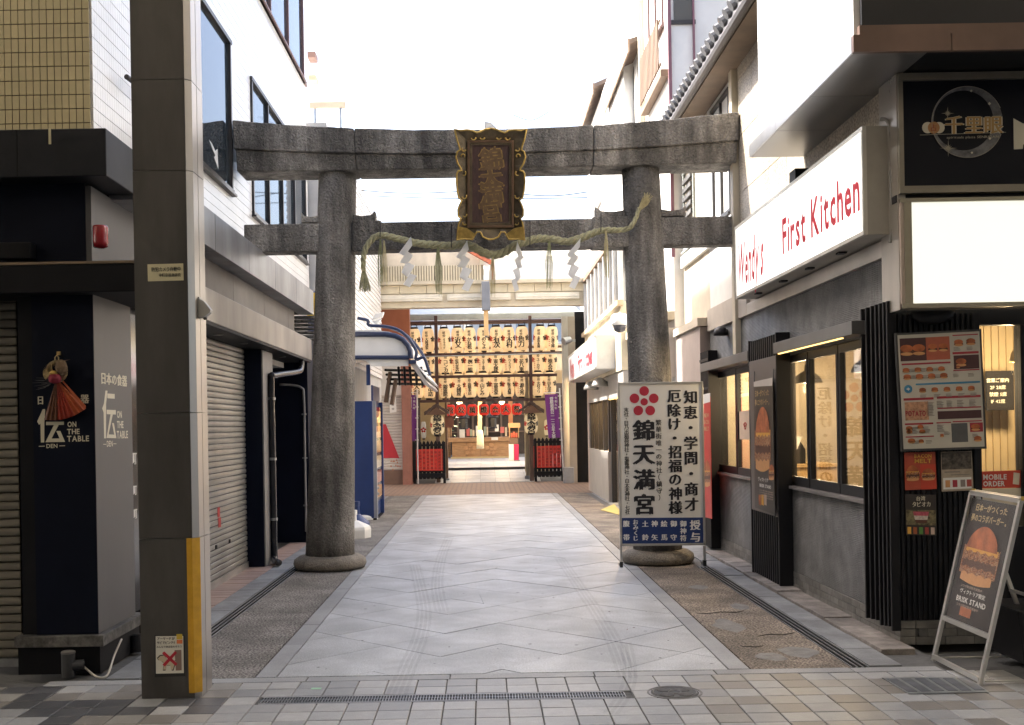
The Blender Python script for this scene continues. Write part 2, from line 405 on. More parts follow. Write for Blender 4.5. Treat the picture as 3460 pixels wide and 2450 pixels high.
for l, n_ in (([(880, 1560), (905, 1500), (935, 1430), (945, 1370), (935, 1310), (925, 1265)], 4), ([(985, 1370), (975, 1310), (985, 1250), (1005, 1200)], 4),
              ([(1400, 1520), (1370, 1440), (1330, 1370), (1290, 1310), (1250, 1250)], 4), ([(1360, 1600), (1395, 1550), (1405, 1500), (1395, 1440)], 3)):
    for q in range(n_):
        ribbon(smooth(gpts(l)), .022, .0045, 'tyre_mark', M_rub, path, off=(q - n_ / 2) * .034)
gum = MB()
for i in range(70):
    x, y = random.uniform(-1.3, 1.5), 7 + 12 * random.random() ** 1.5; gum.disc((x, y, .0042), UX, UY, random.uniform(.006, .016), random.uniform(.006, .014), 8)
gum.build('gum_spots', mat('gum_grey', (.17, .17, .17), .7, var=.3, alpha=.6), path, kind='stuff')
# fallen leaves
M_leaf = mat('dry_leaf', (0.16, 0.06, 0.04), .8)
for k_, (a, b) in enumerate([(1365, 1372), (1405, 1412), (1420, 1408), (1240, 1340), (1520, 1345), (1040, 1345), (985, 1375)]):
    p = PG(a, b); q = MB(); an = random.uniform(0, 6); s_ = .014
    q.quad(*[(p.x + s_ * r_ * math.cos(an + t), p.y + s_ * r_ * math.sin(an + t), .006 + .004 * (t % 2)) for t, r_ in ((0, 1), (1.2, .5), (3.1, 1), (4.4, .5))])
    q.build('fallen_leaf', M_leaf, path)
# side strips
M_agg = mat('washed_aggregate', (0.215, 0.20, 0.185), .8, var=.25, scale=5, speck=.8, sscale=62, bump=1.0, bscale=62, dirt=.3)
M_agg2 = mat('washed_aggregate_tan', (0.235, 0.195, 0.155), .8, var=.25, scale=5, speck=.8, sscale=62, bump=1.0, bscale=62, dirt=.4)
M_strip = mat('strip_stone', (0.24, 0.25, 0.26), .55, var=.2, scale=7, speck=.15, rnd=.12, bump=.2, dirt=.3)
M_pink = mat('pink_tile', (0.33, 0.235, 0.20), .5, var=.14, scale=8, rnd=.12, bump=.1)
M_step = mat('step_stone', (0.235, 0.21, 0.19), .6, var=.45, scale=9, rnd=.15, speck=.15, bump=.25, dirt=.3)
B('side_strip_left', (-2.08, 6.86, -.05), (-1.478, 25, -.001), M_agg, kind='structure')
ssr = B('side_strip_right', (1.648, 6.86, -.05), (2.27, 25, -.001), M_agg2, kind='structure')
M_patch = mat('cement_patch', (.19, .185, .175), .85, var=.3, scale=9, bump=.5, bscale=50)
for cx_, cy_, ra, rb_ in ((1.83, 8.35, .12, .30), (2.08, 7.35, .14, .22), (2.12, 9.2, .09, .2), (1.86, 7.2, .10, .16), (2.0, 10.3, .12, .15)):
    k = MB(); k.quad(*[(cx_ + ra * random.uniform(.6, 1.1) * math.cos(a * .5236), cy_ + rb_ * random.uniform(.6, 1.1) * math.sin(a * .5236), .001) for a in range(12)]); k.build('repair_patch', M_patch, ssr)
for l in ([(1.70, 8.9), (1.78, 8.86), (1.90, 8.93), (2.02, 8.9), (2.1, 8.97)], [(1.95, 7.9), (2.04, 7.96), (2.14, 7.93), (2.24, 8.0)], [(1.75, 7.55), (1.84, 7.52), (1.9, 7.56)]):
    k = MB(); k.tube([(x, y, .0015) for x, y in l], [.002] + [.0045] * (len(l) - 2) + [.002], 4); k.build('surface_crack', mat('crack_dark', (.05, .045, .04), .9), ssr)
sb = B('kerb_strip_left', (-2.72, 6.86, -.05), (-2.203, 25, -.013), M_grout, kind='structure')
y = 6.9
while y < 17:
    L_ = random.uniform(.55, .75); B('strip_stone', (-2.417, y + .003, -.02), (-2.206, y + L_ - .003, random.uniform(0, .004)), M_strip, sb, bevel=.003); y += L_
y = 7.9
while y < 17:
    B('pink_tile', (-2.70, y + .003, -.02), (-2.422, y + .148, random.uniform(0, .003)), M_pink, sb, bevel=.002); y += .152
B('strip_paving', (-2.70, 17.0, -.012), (-2.206, 24.9, -.001), M_strip, sb)
sb2 = B('kerb_strip_right', (2.393, 6.86, -.05), (2.9, 25, -.013), M_grout, kind='structure')
y = 6.88
while y < 19:
    L_ = random.uniform(.5, .7); B('strip_stone', (2.396, y + .003, -.02), (2.60, y + L_ - .003, random.uniform(0, .008)), M_strip, sb2, bevel=.004); y += L_
y = 7.25
while y < 13:
    L_ = random.uniform(.35, .5); B('step_stone', (2.604, y + .003, -.02), (2.83, y + L_ - .004, .018 + random.uniform(0, .012)), M_step, sb2, bevel=.005); y += L_
B('strip_paving', (2.60, 13.0, -.012), (2.83, 24.9, .0), M_strip, sb2)
B('strip_paving', (2.396, 19.3, -.012), (2.60, 24.9, .001), M_strip, sb2)
# long slot drains
M_dark = mat('drain_dark', (0.012, 0.012, 0.014), .9, var=.3)
M_steel = mat('worn_steel', (0.36, 0.37, 0.38), .45, metal=.85, var=.2, scale=8, rvar=.15)
for nm, xa, xb, y0, y1, lab in (('drain_channel', -2.2, -2.08, 7.05, 12.9, 'long twin-slot steel floor drain beside the closed roller shutter, ends at the torii pillar'),
                            ('drain_channel', 2.272, 2.392, 6.87, 11.75, 'long twin-slot steel floor drain along the restaurant wall on the right')):
    t = thing(nm, lab, 'drain', (xa, y0, 0), 'slot drains along both walls')
    B('channel', (xa, y0, -.05), (xb, y1, -.014), M_dark, t)
    for q in range(4):
        xx = xa + .004 + q * (xb - xa - .014) / 3; B('rail', (xx, y0, -.013), (xx + .008, y1, .001), M_steel, t)
    bars = MB(); y = y0 + .03
    while y < y1:
        bars.box((xa + .006, y, -.012), (xb - .006, y + .006, -.003)); y += .03
    bars.build('grating_bars', mat('drain_bar', (.06, .065, .06), .6, metal=.5), t, kind='stuff')
# drains continue further down as plain covers
B('drain_cover', (-2.2, 12.9, -.05), (-2.083, 24.9, -.0005), mat('drain_cover', (.1, .1, .1), .6, metal=.3), put(thing('drain_run', 'dark slot drain on the left running past the blue kiosk', 'drain', (-2.14, 12.9, 0))), )
B('drain_cover', (2.272, 11.75, -.05), (2.39, 24.9, -.0005), MATS['drain_cover'], thing('drain_run', 'dark slot drain on the right running behind the white shrine board', 'drain', (2.33, 11.75, 0)))
# cross grate in the arcade floor
t = thing('floor_grate', 'narrow steel grate set across the arcade tiles before the path', 'drain', (-.27, 6.27, 0))
B('channel', (GRX0, GRY0 + .02, -.05), (GRX1, GRY1 - .02, -.0115), M_dark, t)
B('rail', (GRX0, GRY0 + .02, -.011), (GRX1, GRY0 + .028, .001), M_steel, t); B('rail', (GRX0, GRY1 - .028, -.011), (GRX1, GRY1 - .02, .001), M_steel, t)
bars = MB(); x = GRX0 + .006
while x < GRX1:
    bars.box((x, GRY0 + .028, -.010), (x + .0045, GRY1 - .028, 0)); x += .0165
bars.box((GRX0, 6.272, -.0105), (GRX1, 6.278, -.0005))
bars.build('grating_bars', M_steel, t, kind='stuff')
for yy in (GRY0, GRY1 - .02): B('grate_surround', (GRX0, yy + .002, -.011), (GRX1, yy + .018, -.001), M_gran2, t)
# manhole
mc = PG(1511, 1551); t = thing('manhole_cover', 'round cast-iron manhole cover with radial ribs in the arcade floor', 'manhole', (mc.x, mc.y, 0))
M_iron = mat('cast_iron', (0.17, 0.165, 0.16), .5, metal=.6, var=.25, scale=25, bump=.2)
b_ = MB(); b_.lathe((mc.x, mc.y, 0), [(.158, -.01), (.158, .003), (.146, .003), (.146, -.001)], 36); b_.build('frame', M_iron, t)
MB().lathe((mc.x, mc.y, 0), [(.138, -.01), (.138, .0015)], 36).build('lid', mat('cast_iron_dark', (.07, .07, .07), .6, metal=.5, var=.3, scale=30), t)
ribs = MB()
for r_ in (.125, .036): ribs.tube([(mc.x + r_ * math.cos(a * math.pi / 18), mc.y + r_ * math.sin(a * math.pi / 18), .002) for a in range(37)], .004, 5, False)
for s_ in range(4):
    for q in range(-4, 5):
        a0 = R(45 + 90 * s_); cx_, cy_ = mc.x + .075 * math.cos(a0), mc.y + .075 * math.sin(a0)
        if s_ % 2 == 0 or True:
            L_ = math.sqrt(max(.0, .042 ** 2 - (q * .0095) ** 2))
            ribs.box((cx_ - L_, cy_ + q * .0095 - .0024, .0015), (cx_ + L_, cy_ + q * .0095 + .0024, .005))
ribs.build('ribs', M_iron, t, kind='stuff')
# small green floor sticker
p_ = PG(708, 1543); B('floor_sticker', (p_.x - .03, p_.y - .02, .0025), (p_.x + .03, p_.y + .02, .0035), mat('mint', (.35, .6, .42), .6), None, label='small pale green sticker on a floor tile by the grate', cat='sticker')
# cross street beyond
M_brown = brick_sheet('cross_paving', (.30, .19, .13), (.25, .16, .12), (.14, .10, .08), .24, .12)
B('cross_street_pavement', (-25, 25.0, -.05), (25, 30.25, -.002), M_brown, kind='structure')

# ------------------------------------------------------------------ the stone torii
TD, TX = 12.2, 0.086
M_tor = torii_mat()
M_base = mat('base_stone', (0.25, 0.22, 0.18), .85, var=.25, scale=5, speck=.4, sscale=110, bump=.6, bscale=55, dirt=.3)
tor = thing('stone_torii', 'weathered grey stone torii gate spanning the passage between two shop facades', 'torii', (TX, TD, 0))
for sx, xb, xt in ((-1, -1.748, -1.589), (1, 1.905, 1.788)):
    k = MB(); n_ = 14; pts = []; rr = []
    for i in range(n_ + 1):
        t_ = i / n_; pts.append((xb + (xt - xb) * t_, TD, .12 + (4.40 - .12) * t_)); rr.append(.272 - .064 * t_ - .006 * math.sin(math.pi * t_))
    k.tube(pts, rr, 40); k.build('pillar', M_tor, tor, smooth=True)
    for half in (0, 1):
        k = MB(); pr = [(.30, 0), (.385, .015), (.405, .06), (.395, .105), (.34, .145), (.27, .155)]; seg = 20; vs = []
        a0 = math.pi * half - math.pi / 2 + (.35 if sx > 0 else -.6)
        for r_, z in pr:
            for q in range(seg + 1):
                a = a0 + .008 + (math.pi - .016) * q / seg; vs.append((xb + r_ * math.cos(a), TD + r_ * math.sin(a), z))
        W = seg + 1
        k.add(vs, [(i * W + q, i * W + q + 1, (i + 1) * W + q + 1, (i + 1) * W + q) for i in range(len(pr) - 1) for q in range(seg)] + [tuple((len(pr) - 1) * W + q for q in range(W))])
        k.build('base_stone', M_base, tor, smooth=True)
def loft(x0, x1, zb, zt, hy_b, hy_t, n=16, jit=.004):
    k = MB(); vs = []
    for i in range(n + 1):
        x = x0 + (x1 - x0) * i / n; u = (x - TX) / 2.78; j_ = lambda: random.uniform(-jit, jit)
        vs += [(x, TD - hy_b + j_(), zb(u)), (x, TD + hy_b, zb(u)), (x, TD + hy_t, zt(u)), (x, TD - hy_t + j_(), zt(u) + j_())]
    fs = []
    for i in range(n):
        a = 4 * i; b = a + 4
        for q in range(4): fs.append((a + q, a + (q + 1) % 4, b + (q + 1) % 4, b + q))
    fs += [(3, 2, 1, 0), (4 * n, 4 * n + 1, 4 * n + 2, 4 * n + 3)]
    return k.add(vs, fs)
ktop = lambda u: 4.775 + .15 * abs(u) ** 2.1
kbot = lambda u: 4.525 + .095 * abs(u) ** 2.1
for a, b in ((-2.68, -1.363), (-1.357, 1.237), (1.243, 2.82)):
    loft(a, b, kbot, ktop, .30, .33).build('top_lintel', M_tor, tor, bevel=.012)
sbot = lambda u: 4.375 + .012 * u * u
for a, b in ((-2.66, -1.36), (-1.355, 1.235), (1.24, 2.81)):
    loft(a, b, sbot, lambda u: kbot(u) - .002, .235, .275).build('second_lintel', M_tor, tor, bevel=.012)
B('tie_beam', (-2.62, TD - .12, 3.515), (2.82, TD + .12, 3.825), M_tor, tor, bevel=.012)
for a, b in ((-1.42, -1.10), (1.23, 1.62)): B('tie_beam_collar', (a, TD - .142, 3.505), (b, TD + .142, 3.842), M_tor, tor, bevel=.01)
for a, b, fl in ((-1.99, -1.80, 1), (-1.42, -1.17, 0), (1.27, 1.60, 1), (1.99, 2.27, 0)):
    pr = [(0, 0), (1, 0), (1, .115), (.8, .07), (.4, .06), (.06, .075), (0, .075)]
    if fl: pr = [(1 - x_, z_) for x_, z_ in pr][::-1]
    k = MB(); k.prism([(a + (b - a) * x_, TD - .09, 3.843 + z_) for x_, z_ in pr], (0, .18, 0)); k.build('wedge', M_tor, tor, bevel=.004)
# ---- plaque
pq = crop(1480, 380, 3.383)
C0 = pq(600, 1450, 11.83)
def Q(x, y, n=0.0):                         # plaque face: leans forward at the top; n = metres towards the viewer
    t_ = (1450 - y) / 1260.0; v = pq(x, y, 11.80 - .30 * t_)
    return v + Vector((0, -n, -n * .22))
pl = thing('name_plaque', 'dark wooden name plaque in a gilt scrolled frame, hung on the torii', 'plaque', tuple(pq(600, 1450, 11.80)))
M_gold = mat('aged_gilt', (0.62, 0.42, 0.12), .38, metal=.75, var=.35, scale=14, rvar=.15, dirt=.3)
M_goldd = mat('worn_gilt', (0.125, 0.095, 0.055), .5, metal=.4, var=.4, scale=10, dirt=.35)
M_pwood = mat('plaque_wood', (0.06, 0.03, 0.025), .5, var=.5, scale=7, streak=(6, 6, .5), bump=.15, bscale=30)
Lft = [(190, 195), (222, 330), (246, 400), (252, 430), (222, 452), (205, 510), (228, 590), (262, 640), (272, 662), (232, 672), (216, 700), (212, 790), (222, 900), (238, 975), (272, 1005),
       (246, 1060), (230, 1110), (232, 1180), (262, 1212), (240, 1260), (228, 1320), (215, 1455)]
Bot = [(300, 1440), (395, 1448), (420, 1400), (442, 1362), (482, 1362), (512, 1418), (560, 1440), (600, 1446)]
Top = [(600, 188), (535, 198), (488, 222), (440, 236), (395, 212), (330, 205), (258, 212)]
half = Top + Lft + Bot
cont = half + [(1200 - x, y) for x, y in half[::-1][1:-1]]
inner = [(338, 322), (338, 1312), (862, 1312), (862, 322)]
# carved border: a ring between outer contour and inner opening, dished
k = MB(); n_ = len(cont)
def inn(x, y):
    return (min(max(x, 338), 862), min(max(y, 322), 1312))
vs = [Q(x, y, .085) for x, y in cont] + [Q(*inn(x * .88 + 72, y * .9 + 80), .045) for x, y in cont] + [Q(x, y, .0) for x, y in cont]
k.add(vs, [(i, (i + 1) % n_, n_ + (i + 1) % n_, n_ + i) for i in range(n_)] + [(i, 2 * n_ + i, 2 * n_ + (i + 1) % n_, (i + 1) % n_) for i in range(n_)])
k.build('carved_border', M_goldd, pl)
rim = MB(); rim.tube([Q(x, y, .09) for x, y in cont + cont[:1]], .0105, 6); rim.build('gilt_rim', M_gold, pl, smooth=True)
for sg in (1, -1):
    for (cx_, cy_, r_, a0, a1) in ((292, 420, 28, 20, 230), (290, 500, 26, -200, 60), (292, 700, 30, -60, 120), (295, 960, 32, -30, 170), (300, 1170, 30, -20, 150), (300, 1260, 26, 30, 200), (400, 290, 34, 0, 170), (500, 285, 34, 10, 160)):
        pts = []
        for q in range(9):
            a = R(a0 + (a1 - a0) * q / 8); rr = r_ * (1 - .05 * q)
            xx, yy = cx_ + rr * math.cos(a), cy_ + rr * math.sin(a); pts.append(Q(600 + sg * (xx - 600), yy, .075))
        MB().tube(pts, [.009 - .0006 * q for q in range(9)], 6).build('gilt_scroll', M_gold, pl, smooth=True)
for sg in (1, -1):
    for corner in ([(215, 1455), (232, 1300), (330, 1318), (430, 1390), (395, 1448)],):
        k = MB(); k.prism([Q(600 + sg * (x - 600), y, .092) for x, y in corner][::sg], (0, .02, .004)); k.build('gilt_corner', M_gold, pl)
def frame4(x0, y0, x1, y1, wd, n0, n1, name, m_):
    for q in (((x0, y0), (x1, y0), (x1 - wd, y0 + wd), (x0 + wd, y0 + wd)), ((x1, y0), (x1, y1), (x1 - wd, y1 - wd), (x1 - wd, y0 + wd)),
              ((x1, y1), (x0, y1), (x0 + wd, y1 - wd), (x1 - wd, y1 - wd)), ((x0, y1), (x0, y0), (x0 + wd, y0 + wd), (x0 + wd, y1 - wd))):
        k = MB(); k.hexa([Q(*p, n1) for p in q], Q(600, 800, n0) - Q(600, 800, n1)); k.build(name, m_, pl, bevel=.003)
frame4(336, 320, 864, 1314, 26, .03, .075, 'inner_moulding', mat('moulding_wood', (.13, .075, .04), .45, var=.3, scale=9, metal=.2))
frame4(362, 346, 838, 1288, 28, .028, .062, 'inner_moulding', M_goldd)
k = MB(); k.hexa([Q(385, 372, .045), Q(812, 372, .045), Q(812, 1260, .045), Q(385, 1260, .045)], (0, .04, .01)); k.build('board', M_pwood, pl)
for x_ in (470, 545, 690):
    k = MB(); k.hexa([Q(x_, 374, .0462), Q(x_ + 3, 374, .0462), Q(x_ + 3, 1258, .0462), Q(x_, 1258, .0462)], (0, .0008, 0)); k.build('board_joint', mat('joint_dark', (.02, .012, .01), .8), pl)
def Qchar(ch, cx_, cy_, s_, n, bold, mb):
    vs, fs, x0, x1, y0, y1 = glyph(ch, 0.0)
    for i, (ax, ay) in enumerate([(-bold, 0), (0, bold * .3), (bold, -bold * .1), (bold * .3, bold)]):
        mb.add([Q(cx_ + ((x - (x0 + x1) / 2 + ax) - .14 * (y - .4 + ay)) * s_ * -1 * -1, cy_ - ((y - (y0 + y1) / 2) + ay + .10 * (x - .5)) * s_, n + .0005 * i) for x, y in vs], fs)
o1, o2 = MB(), MB()
for ch, cy_ in zip('錦天満宮', (535, 745, 920, 1130)):
    Qchar(ch, 603, cy_, 270, .050, .075, o1); Qchar(ch, 603, cy_, 262, .054, .035, o2)
o1.build('lettering_outline', mat('letter_gilt_dark', (.33, .22, .08), .45, metal=.5, var=.3, scale=20), pl)
o2.build('lettering', mat('letter_gilt', (.16, .10, .05), .5, metal=.3, var=.3, scale=20), pl)
a_, b_ = P(1085, 272, 12.0), P(1110, 292, 12.0)
k = MB(); k.prism([P(1085, 300, 12.0), P(1085, 272, 12.0), P(1100, 275, 12.0), P(1112, 287, 12.0), P(1112, 300, 12.0)], (0, .2, 0)); k.build('top_bracket', M_white, pl)
for sg in (-1, 1):
    MB().tube([Q(600 + sg * 330, 250, .02), P(1099 + sg * 70, 350, 11.9)], .012, 6).build('hanging_rod', M_goldd, pl)
# ---- twisted straw rope
rc = crop(1190, 600, 2.493); RD = 11.93
M_straw = mat('rice_straw', (0.36, 0.34, 0.20), .8, var=.3, scale=18, bump=.5, bscale=70)
M_strawl = mat('rice_straw_pale', (0.46, 0.40, 0.22), .8, var=.25, scale=18)
rp = [(95, 790), (93, 720), (98, 650), (122, 580), (185, 505), (262, 488), (400, 520), (560, 555), (700, 568), (830, 575), (930, 560), (1020, 585), (1100, 630), (1190, 652), (1280, 630), (1370, 572),
      (1450, 545), (1560, 515), (1680, 520), (1800, 540), (1900, 520), (2000, 480), (2095, 448), (2200, 444), (2285, 440)]
pts = smooth([tuple(rc(x, y, RD)) for x, y in rp] + [tuple(P(1412, 508, 11.9)), tuple(P(1424, 488, 11.9)), tuple(P(1431, 466, 11.9))], 10)
pts = [Vector(p) for p in pts]
rope = thing('sacred_rope', 'thick twisted straw rope slung under the plaque between the torii pillars', 'rope', tuple(pts[130]))
seglen = [0]
for a, b in zip(pts, pts[1:]): seglen.append(seglen[-1] + (b - a).length)
tot = seglen[-1]
def rad(s_):
    t_ = s_ / tot
    return .020 + .020 * math.sin(math.pi * min(1, t_ * 1.05)) ** .6 if t_ < .75 else .040 - (t_ - .75) * .085
for st in range(3):
    q = []; rr = []
    for i, p in enumerate(pts):
        t_ = (pts[min(i + 1, len(pts) - 1)] - pts[max(i - 1, 0)]).normalized(); n1 = Vector((0, -1, 0)); n2 = t_.cross(n1).normalized()
        r_ = rad(seglen[i]); a = -seglen[i] / .21 * 2 * math.pi + st * 2 * math.pi / 3
        q.append(p + (n1 * math.cos(a) + n2 * math.sin(a)) * r_ * .58); rr.append(r_ * .64)
    MB().tube(q, rr, 8).build('strand', M_straw, rope, smooth=True)
def brush(p0, p1, spread, n, name, m_, par_, r0=.003, r1=.0015, side=UX):
    p0, p1 = Vector(p0), Vector(p1); k = MB(); ax = (p1 - p0).normalized(); s2 = ax.cross(UY).normalized()
    for i in range(n):
        a = random.uniform(0, 6.28); r_ = math.sqrt(random.random())
        e = p1 + s2 * (math.cos(a) * r_ * spread) + UY * (math.sin(a) * r_ * spread * .6) + ax * random.uniform(-.03, .03)
        m = p0.lerp(e, .45) + s2 * (math.cos(a) * r_ * spread * .12); k.tube([p0 + s2 * math.cos(a) * r_ * .012, m, e], [r0, r0, r1], 4)
    return k.build(name, m_, par_, kind='stuff')
brush(rc(95, 770, RD), rc(105, 945, RD), .072, 150, 'tassel', M_straw, rope)
MB().tube([rc(82, 785, RD - .02), rc(112, 785, RD - .02)], .012, 6).build('tassel_binding', M_strawl, rope)
brush(P(1431, 470, 11.9), P(1447, 447, 11.9), .055, 110, 'brush_end', M_strawl, rope)
brush(P(1445, 452, 11.9), P(1452, 437, 11.9), .06, 40, 'brush_end', M_strawl, rope)
for x_, y0, y1 in ((238, 380, 500), (838, 385, 590), (1500, 365, 580), (2098, 300, 460)):
    MB().tube([rc(x_, y0, 12.05), rc(x_ - 2, y0 + 4, RD - .08), rc(x_ - 3, y1, RD - .06)], .005, 5).build('tie_cord', mat('tie_cord', (.03, .03, .032), .7), rope)
for i, (x_, y0, x1, y1, n_) in enumerate(((238, 520, 240, 925, 7), (268, 530, 283, 918, 7), (722, 585, 730, 1000, 11), (1183, 665, 1187, 1005, 9), (1660, 540, 1662, 950, 10), (2138, 450, 2150, 868, 8))):
    k = MB(); a, b = rc(x_, y0, RD - .03), rc(x1, y1, RD - .03)
    for q in range(n_):
        o_ = (q - n_ / 2) * .0032; w_ = random.uniform(.004, .007); L_ = random.uniform(.9, 1.02)
        m1 = a.lerp(b, .45) + UX * (o_ * 2.4 + random.uniform(-.006, .006)); e = a.lerp(b, L_) + UX * (o_ * 1.9 + random.uniform(-.005, .005)); y_ = random.uniform(-.01, .01)
        dv = UY * y_
        k.add([a + UX * o_ * .5 - UX * .002 + dv * .2, a + UX * o_ * .5 + UX * .002 + dv * .2, m1 + UX * w_ * .6 + dv, m1 - UX * w_ * .6 + dv, e + UX * .002 + dv, e - UX * .002 + dv], [(0, 1, 2, 3), (3, 2, 4, 5)])
    k.build('straw_pendant', M_strawl if i % 2 else mat('straw_green', (.22, .23, .11), .8, var=.3, scale=20), rope)
# ---- zigzag paper streamers
M_paper = mat('paper_white', (0.88, 0.88, 0.87), .7, var=.03, trans=.72)
labs = ['first white zigzag paper streamer hanging from the rope, nearest the left pillar', 'second white zigzag paper streamer, left of the plaque bottom',
        'third white zigzag paper streamer, right of the plaque bottom', 'fourth white zigzag paper streamer, nearest the right torii pillar']
FOLD = [(0, 8), (1, 78), (-62, 150), (2, 198), (-58, 262), (20, 305), (-42, 372), (18, 412)]      # centre line of the folded strip
for i, (x_, y_) in enumerate(((490, 495), (963, 530), (1398, 535), (1886, 510))):
    c0 = rc(x_, y_, RD - .05); s_ = thing('paper_streamer', labs[i], 'paper streamer', tuple(c0), 'paper streamers on the sacred rope')
    # four parallelogram panels hinged corner to corner, alternately turned
    P4 = [[(5, 0), (16, 76), (-50, 168), (-97, 140)], [(-30, 122), (24, 160), (-22, 232), (-90, 222)], [(-38, 212), (38, 246), (-24, 345), (-76, 305)], [(-4, 312), (52, 332), (-4, 430), (-62, 408)]]
    L4 = [[(-97, 140), (-50, 168), (-30, 122), (-36, 112)], [(-90, 222), (-22, 232), (-38, 212), (-60, 196)], [(-76, 305), (-24, 345), (-4, 312), (-30, 296)]]
    def fp(a, b, n):
        if i == 2: a = -a * .62 - 6 + (b * -.06)
        elif i == 1: a = a * .96 + b * .04
        elif i == 3: a = a * .86 - b * .02 + 34 * max(0, 1 - b / 170)
        return rc(x_ + a, y_ + b, RD - .05 - n)
    for n_, q in enumerate(P4):
        t1 = (.0, .018, .024, .004) if n_ % 2 == 0 else (.022, .0, .006, .026)
        k = MB(); k.hexa([fp(a, b, .01 + t1[j] + .003 * n_) for j, (a, b) in enumerate(q)], (0, .0012, 0)); k.build('paper_fold', M_paper, s_)
    for n_, q in enumerate(L4):
        k = MB(); k.hexa([fp(a, b, .004) for a, b in q], (0, .0012, 0)); k.build('paper_link', M_paper, s_)
# ---- white shrine board standing in front of the right pillar
SD = 11.83
s3 = crop(2050, 1250, 2.319)
def S(x, y, n=0.0): return s3(x, y, SD - n)
bd = thing('shrine_board', 'tall white standing board with black Japanese brush lettering and red plum crest', 'signboard', tuple(S(430, 1530).xy) + (0,))
M_alu = mat('aluminium_frame', (0.55, 0.54, 0.51), .38, metal=.8, var=.08)
M_ink = mat('sign_ink', (0.012, 0.012, 0.016), .5, var=0)
M_crest = mat('crest_red', (0.42, 0.022, 0.045), .5, var=.05)
M_navy = mat('sign_navy', (0.012, 0.035, 0.14), .45, var=.08)
k = MB(); k.hexa([S(96, 108), S(748, 100), S(762, 1368), S(112, 1375)], (0, .02, 0)); k.build('panel', mat('sign_white', (0.66, 0.645, 0.60), .5, var=.04, scale=2), bd)
k = MB(); k.hexa([S(118, 1160, .002), S(754, 1156, .002), S(757, 1357, .002), S(120, 1362, .002)], (0, .0015, 0)); k.build('blue_band', M_navy, bd)
for q in ([(86, 98), (752, 90), (754, 112), (88, 119)], [(86, 119), (102, 119), (122, 1378), (104, 1378)], [(738, 113), (755, 112), (776, 1372), (758, 1372)], [(104, 1365), (776, 1356), (776, 1374), (104, 1382)]):
    k = MB(); k.hexa([S(*p, .008) for p in q], (0, .032, 0)); k.build('frame', M_alu, bd, bevel=.002)
for xa, xb in ((104, 122), (758, 776)):
    f0 = S(xa, 1378, .004); f1 = S(xb, 1378, .004)
    B('leg', (f0.x, SD - .004, 0.02), (f1.x, SD + .024, f0.z), M_alu, bd); B('foot_cap', (f0.x - .003, SD - .008, 0), (f1.x + .003, SD + .028, .06), mat('rubber', (.02, .02, .02), .8), bd)
    B('rear_leg', (f0.x, SD + .15, 0), (f1.x, SD + .17, .03), M_alu, bd)
c_ = MB()
for (a, b), r_ in (((293, 165), 38), ((368, 223), 38), ((340, 318), 38), ((247, 318), 38), ((217, 223), 38), ((293, 250), 29)):
    k = MB(); k.disc(S(a, b, .003), UX, UZ, r_ * .6628 / 2.319 * SD / F, seg=28); k.build('crest_dot', M_crest, bd)
em = .6628 / 2.319 * SD / F
ink = MB()
def col(s_, x, y0, y1, size, bold, mb):
    if mb is ink or mb is wt: mb = MB()
    vtext(mb, s_, S(x, y0, .003), S(x + (y1 - y0) * .012, y1, .003), UX, UZ, size * em, bold); mb.build('lettering', M_ink if wt is None else M_white, bd)
wt = None
col('知恵・学問・商才', 654, 212, 1052, 112, B2, ink); col('厄除け・招福の神様', 528, 207, 1078, 108, B2, ink)
col('繁華街唯一の神社（鎮守）', 405, 412, 1000, 48, B1, ink); col('錦天満宮', 288, 472, 1052, 172, .055, ink)
col('末社、日乃出稲荷神社・塩竈神社・白太夫神社・七社', 152, 312, 1113, 40, B1, ink)
wt = MB()
col('授与', 692, 1215, 1310, 82, B2, wt); col('御神符', 598, 1205, 1318, 52, B2, wt)
for s_, x_ in (('御守', 523), ('絵馬', 449), ('神矢', 374), ('土鈴', 301), ('腹帯', 153)): col(s_, x_, 1205, 1312, 52, B2, wt)
col('おみくじ', 226, 1192, 1320, 44, B2, wt)

# ------------------------------------------------------------------ arcade overhead (roof of the covered street the camera stands in)
M_cream = mat('arcade_cream', (0.55, 0.50, 0.38), .6, var=.06)
M_roof = mat('arcade_roof_panel', (0.52, 0.49, 0.43), .5, var=.08, trans=.6)
ar = B('arcade_roof', (-30, -5.5, 7.6), (30, 6.95, 7.62), M_roof, kind='structure')
for y in (-5, -2.5, 0, 2.5, 5, 6.5): B('roof_rib', (-30, y, 7.45), (30, y + .08, 7.598), M_cream, ar)
B('arcade_wall', (-30, -5.7, 0), (30, -5.5, 8.5), mat('shop_wall', (0.26, 0.25, 0.24), .7, var=.2, scale=1), kind='structure')
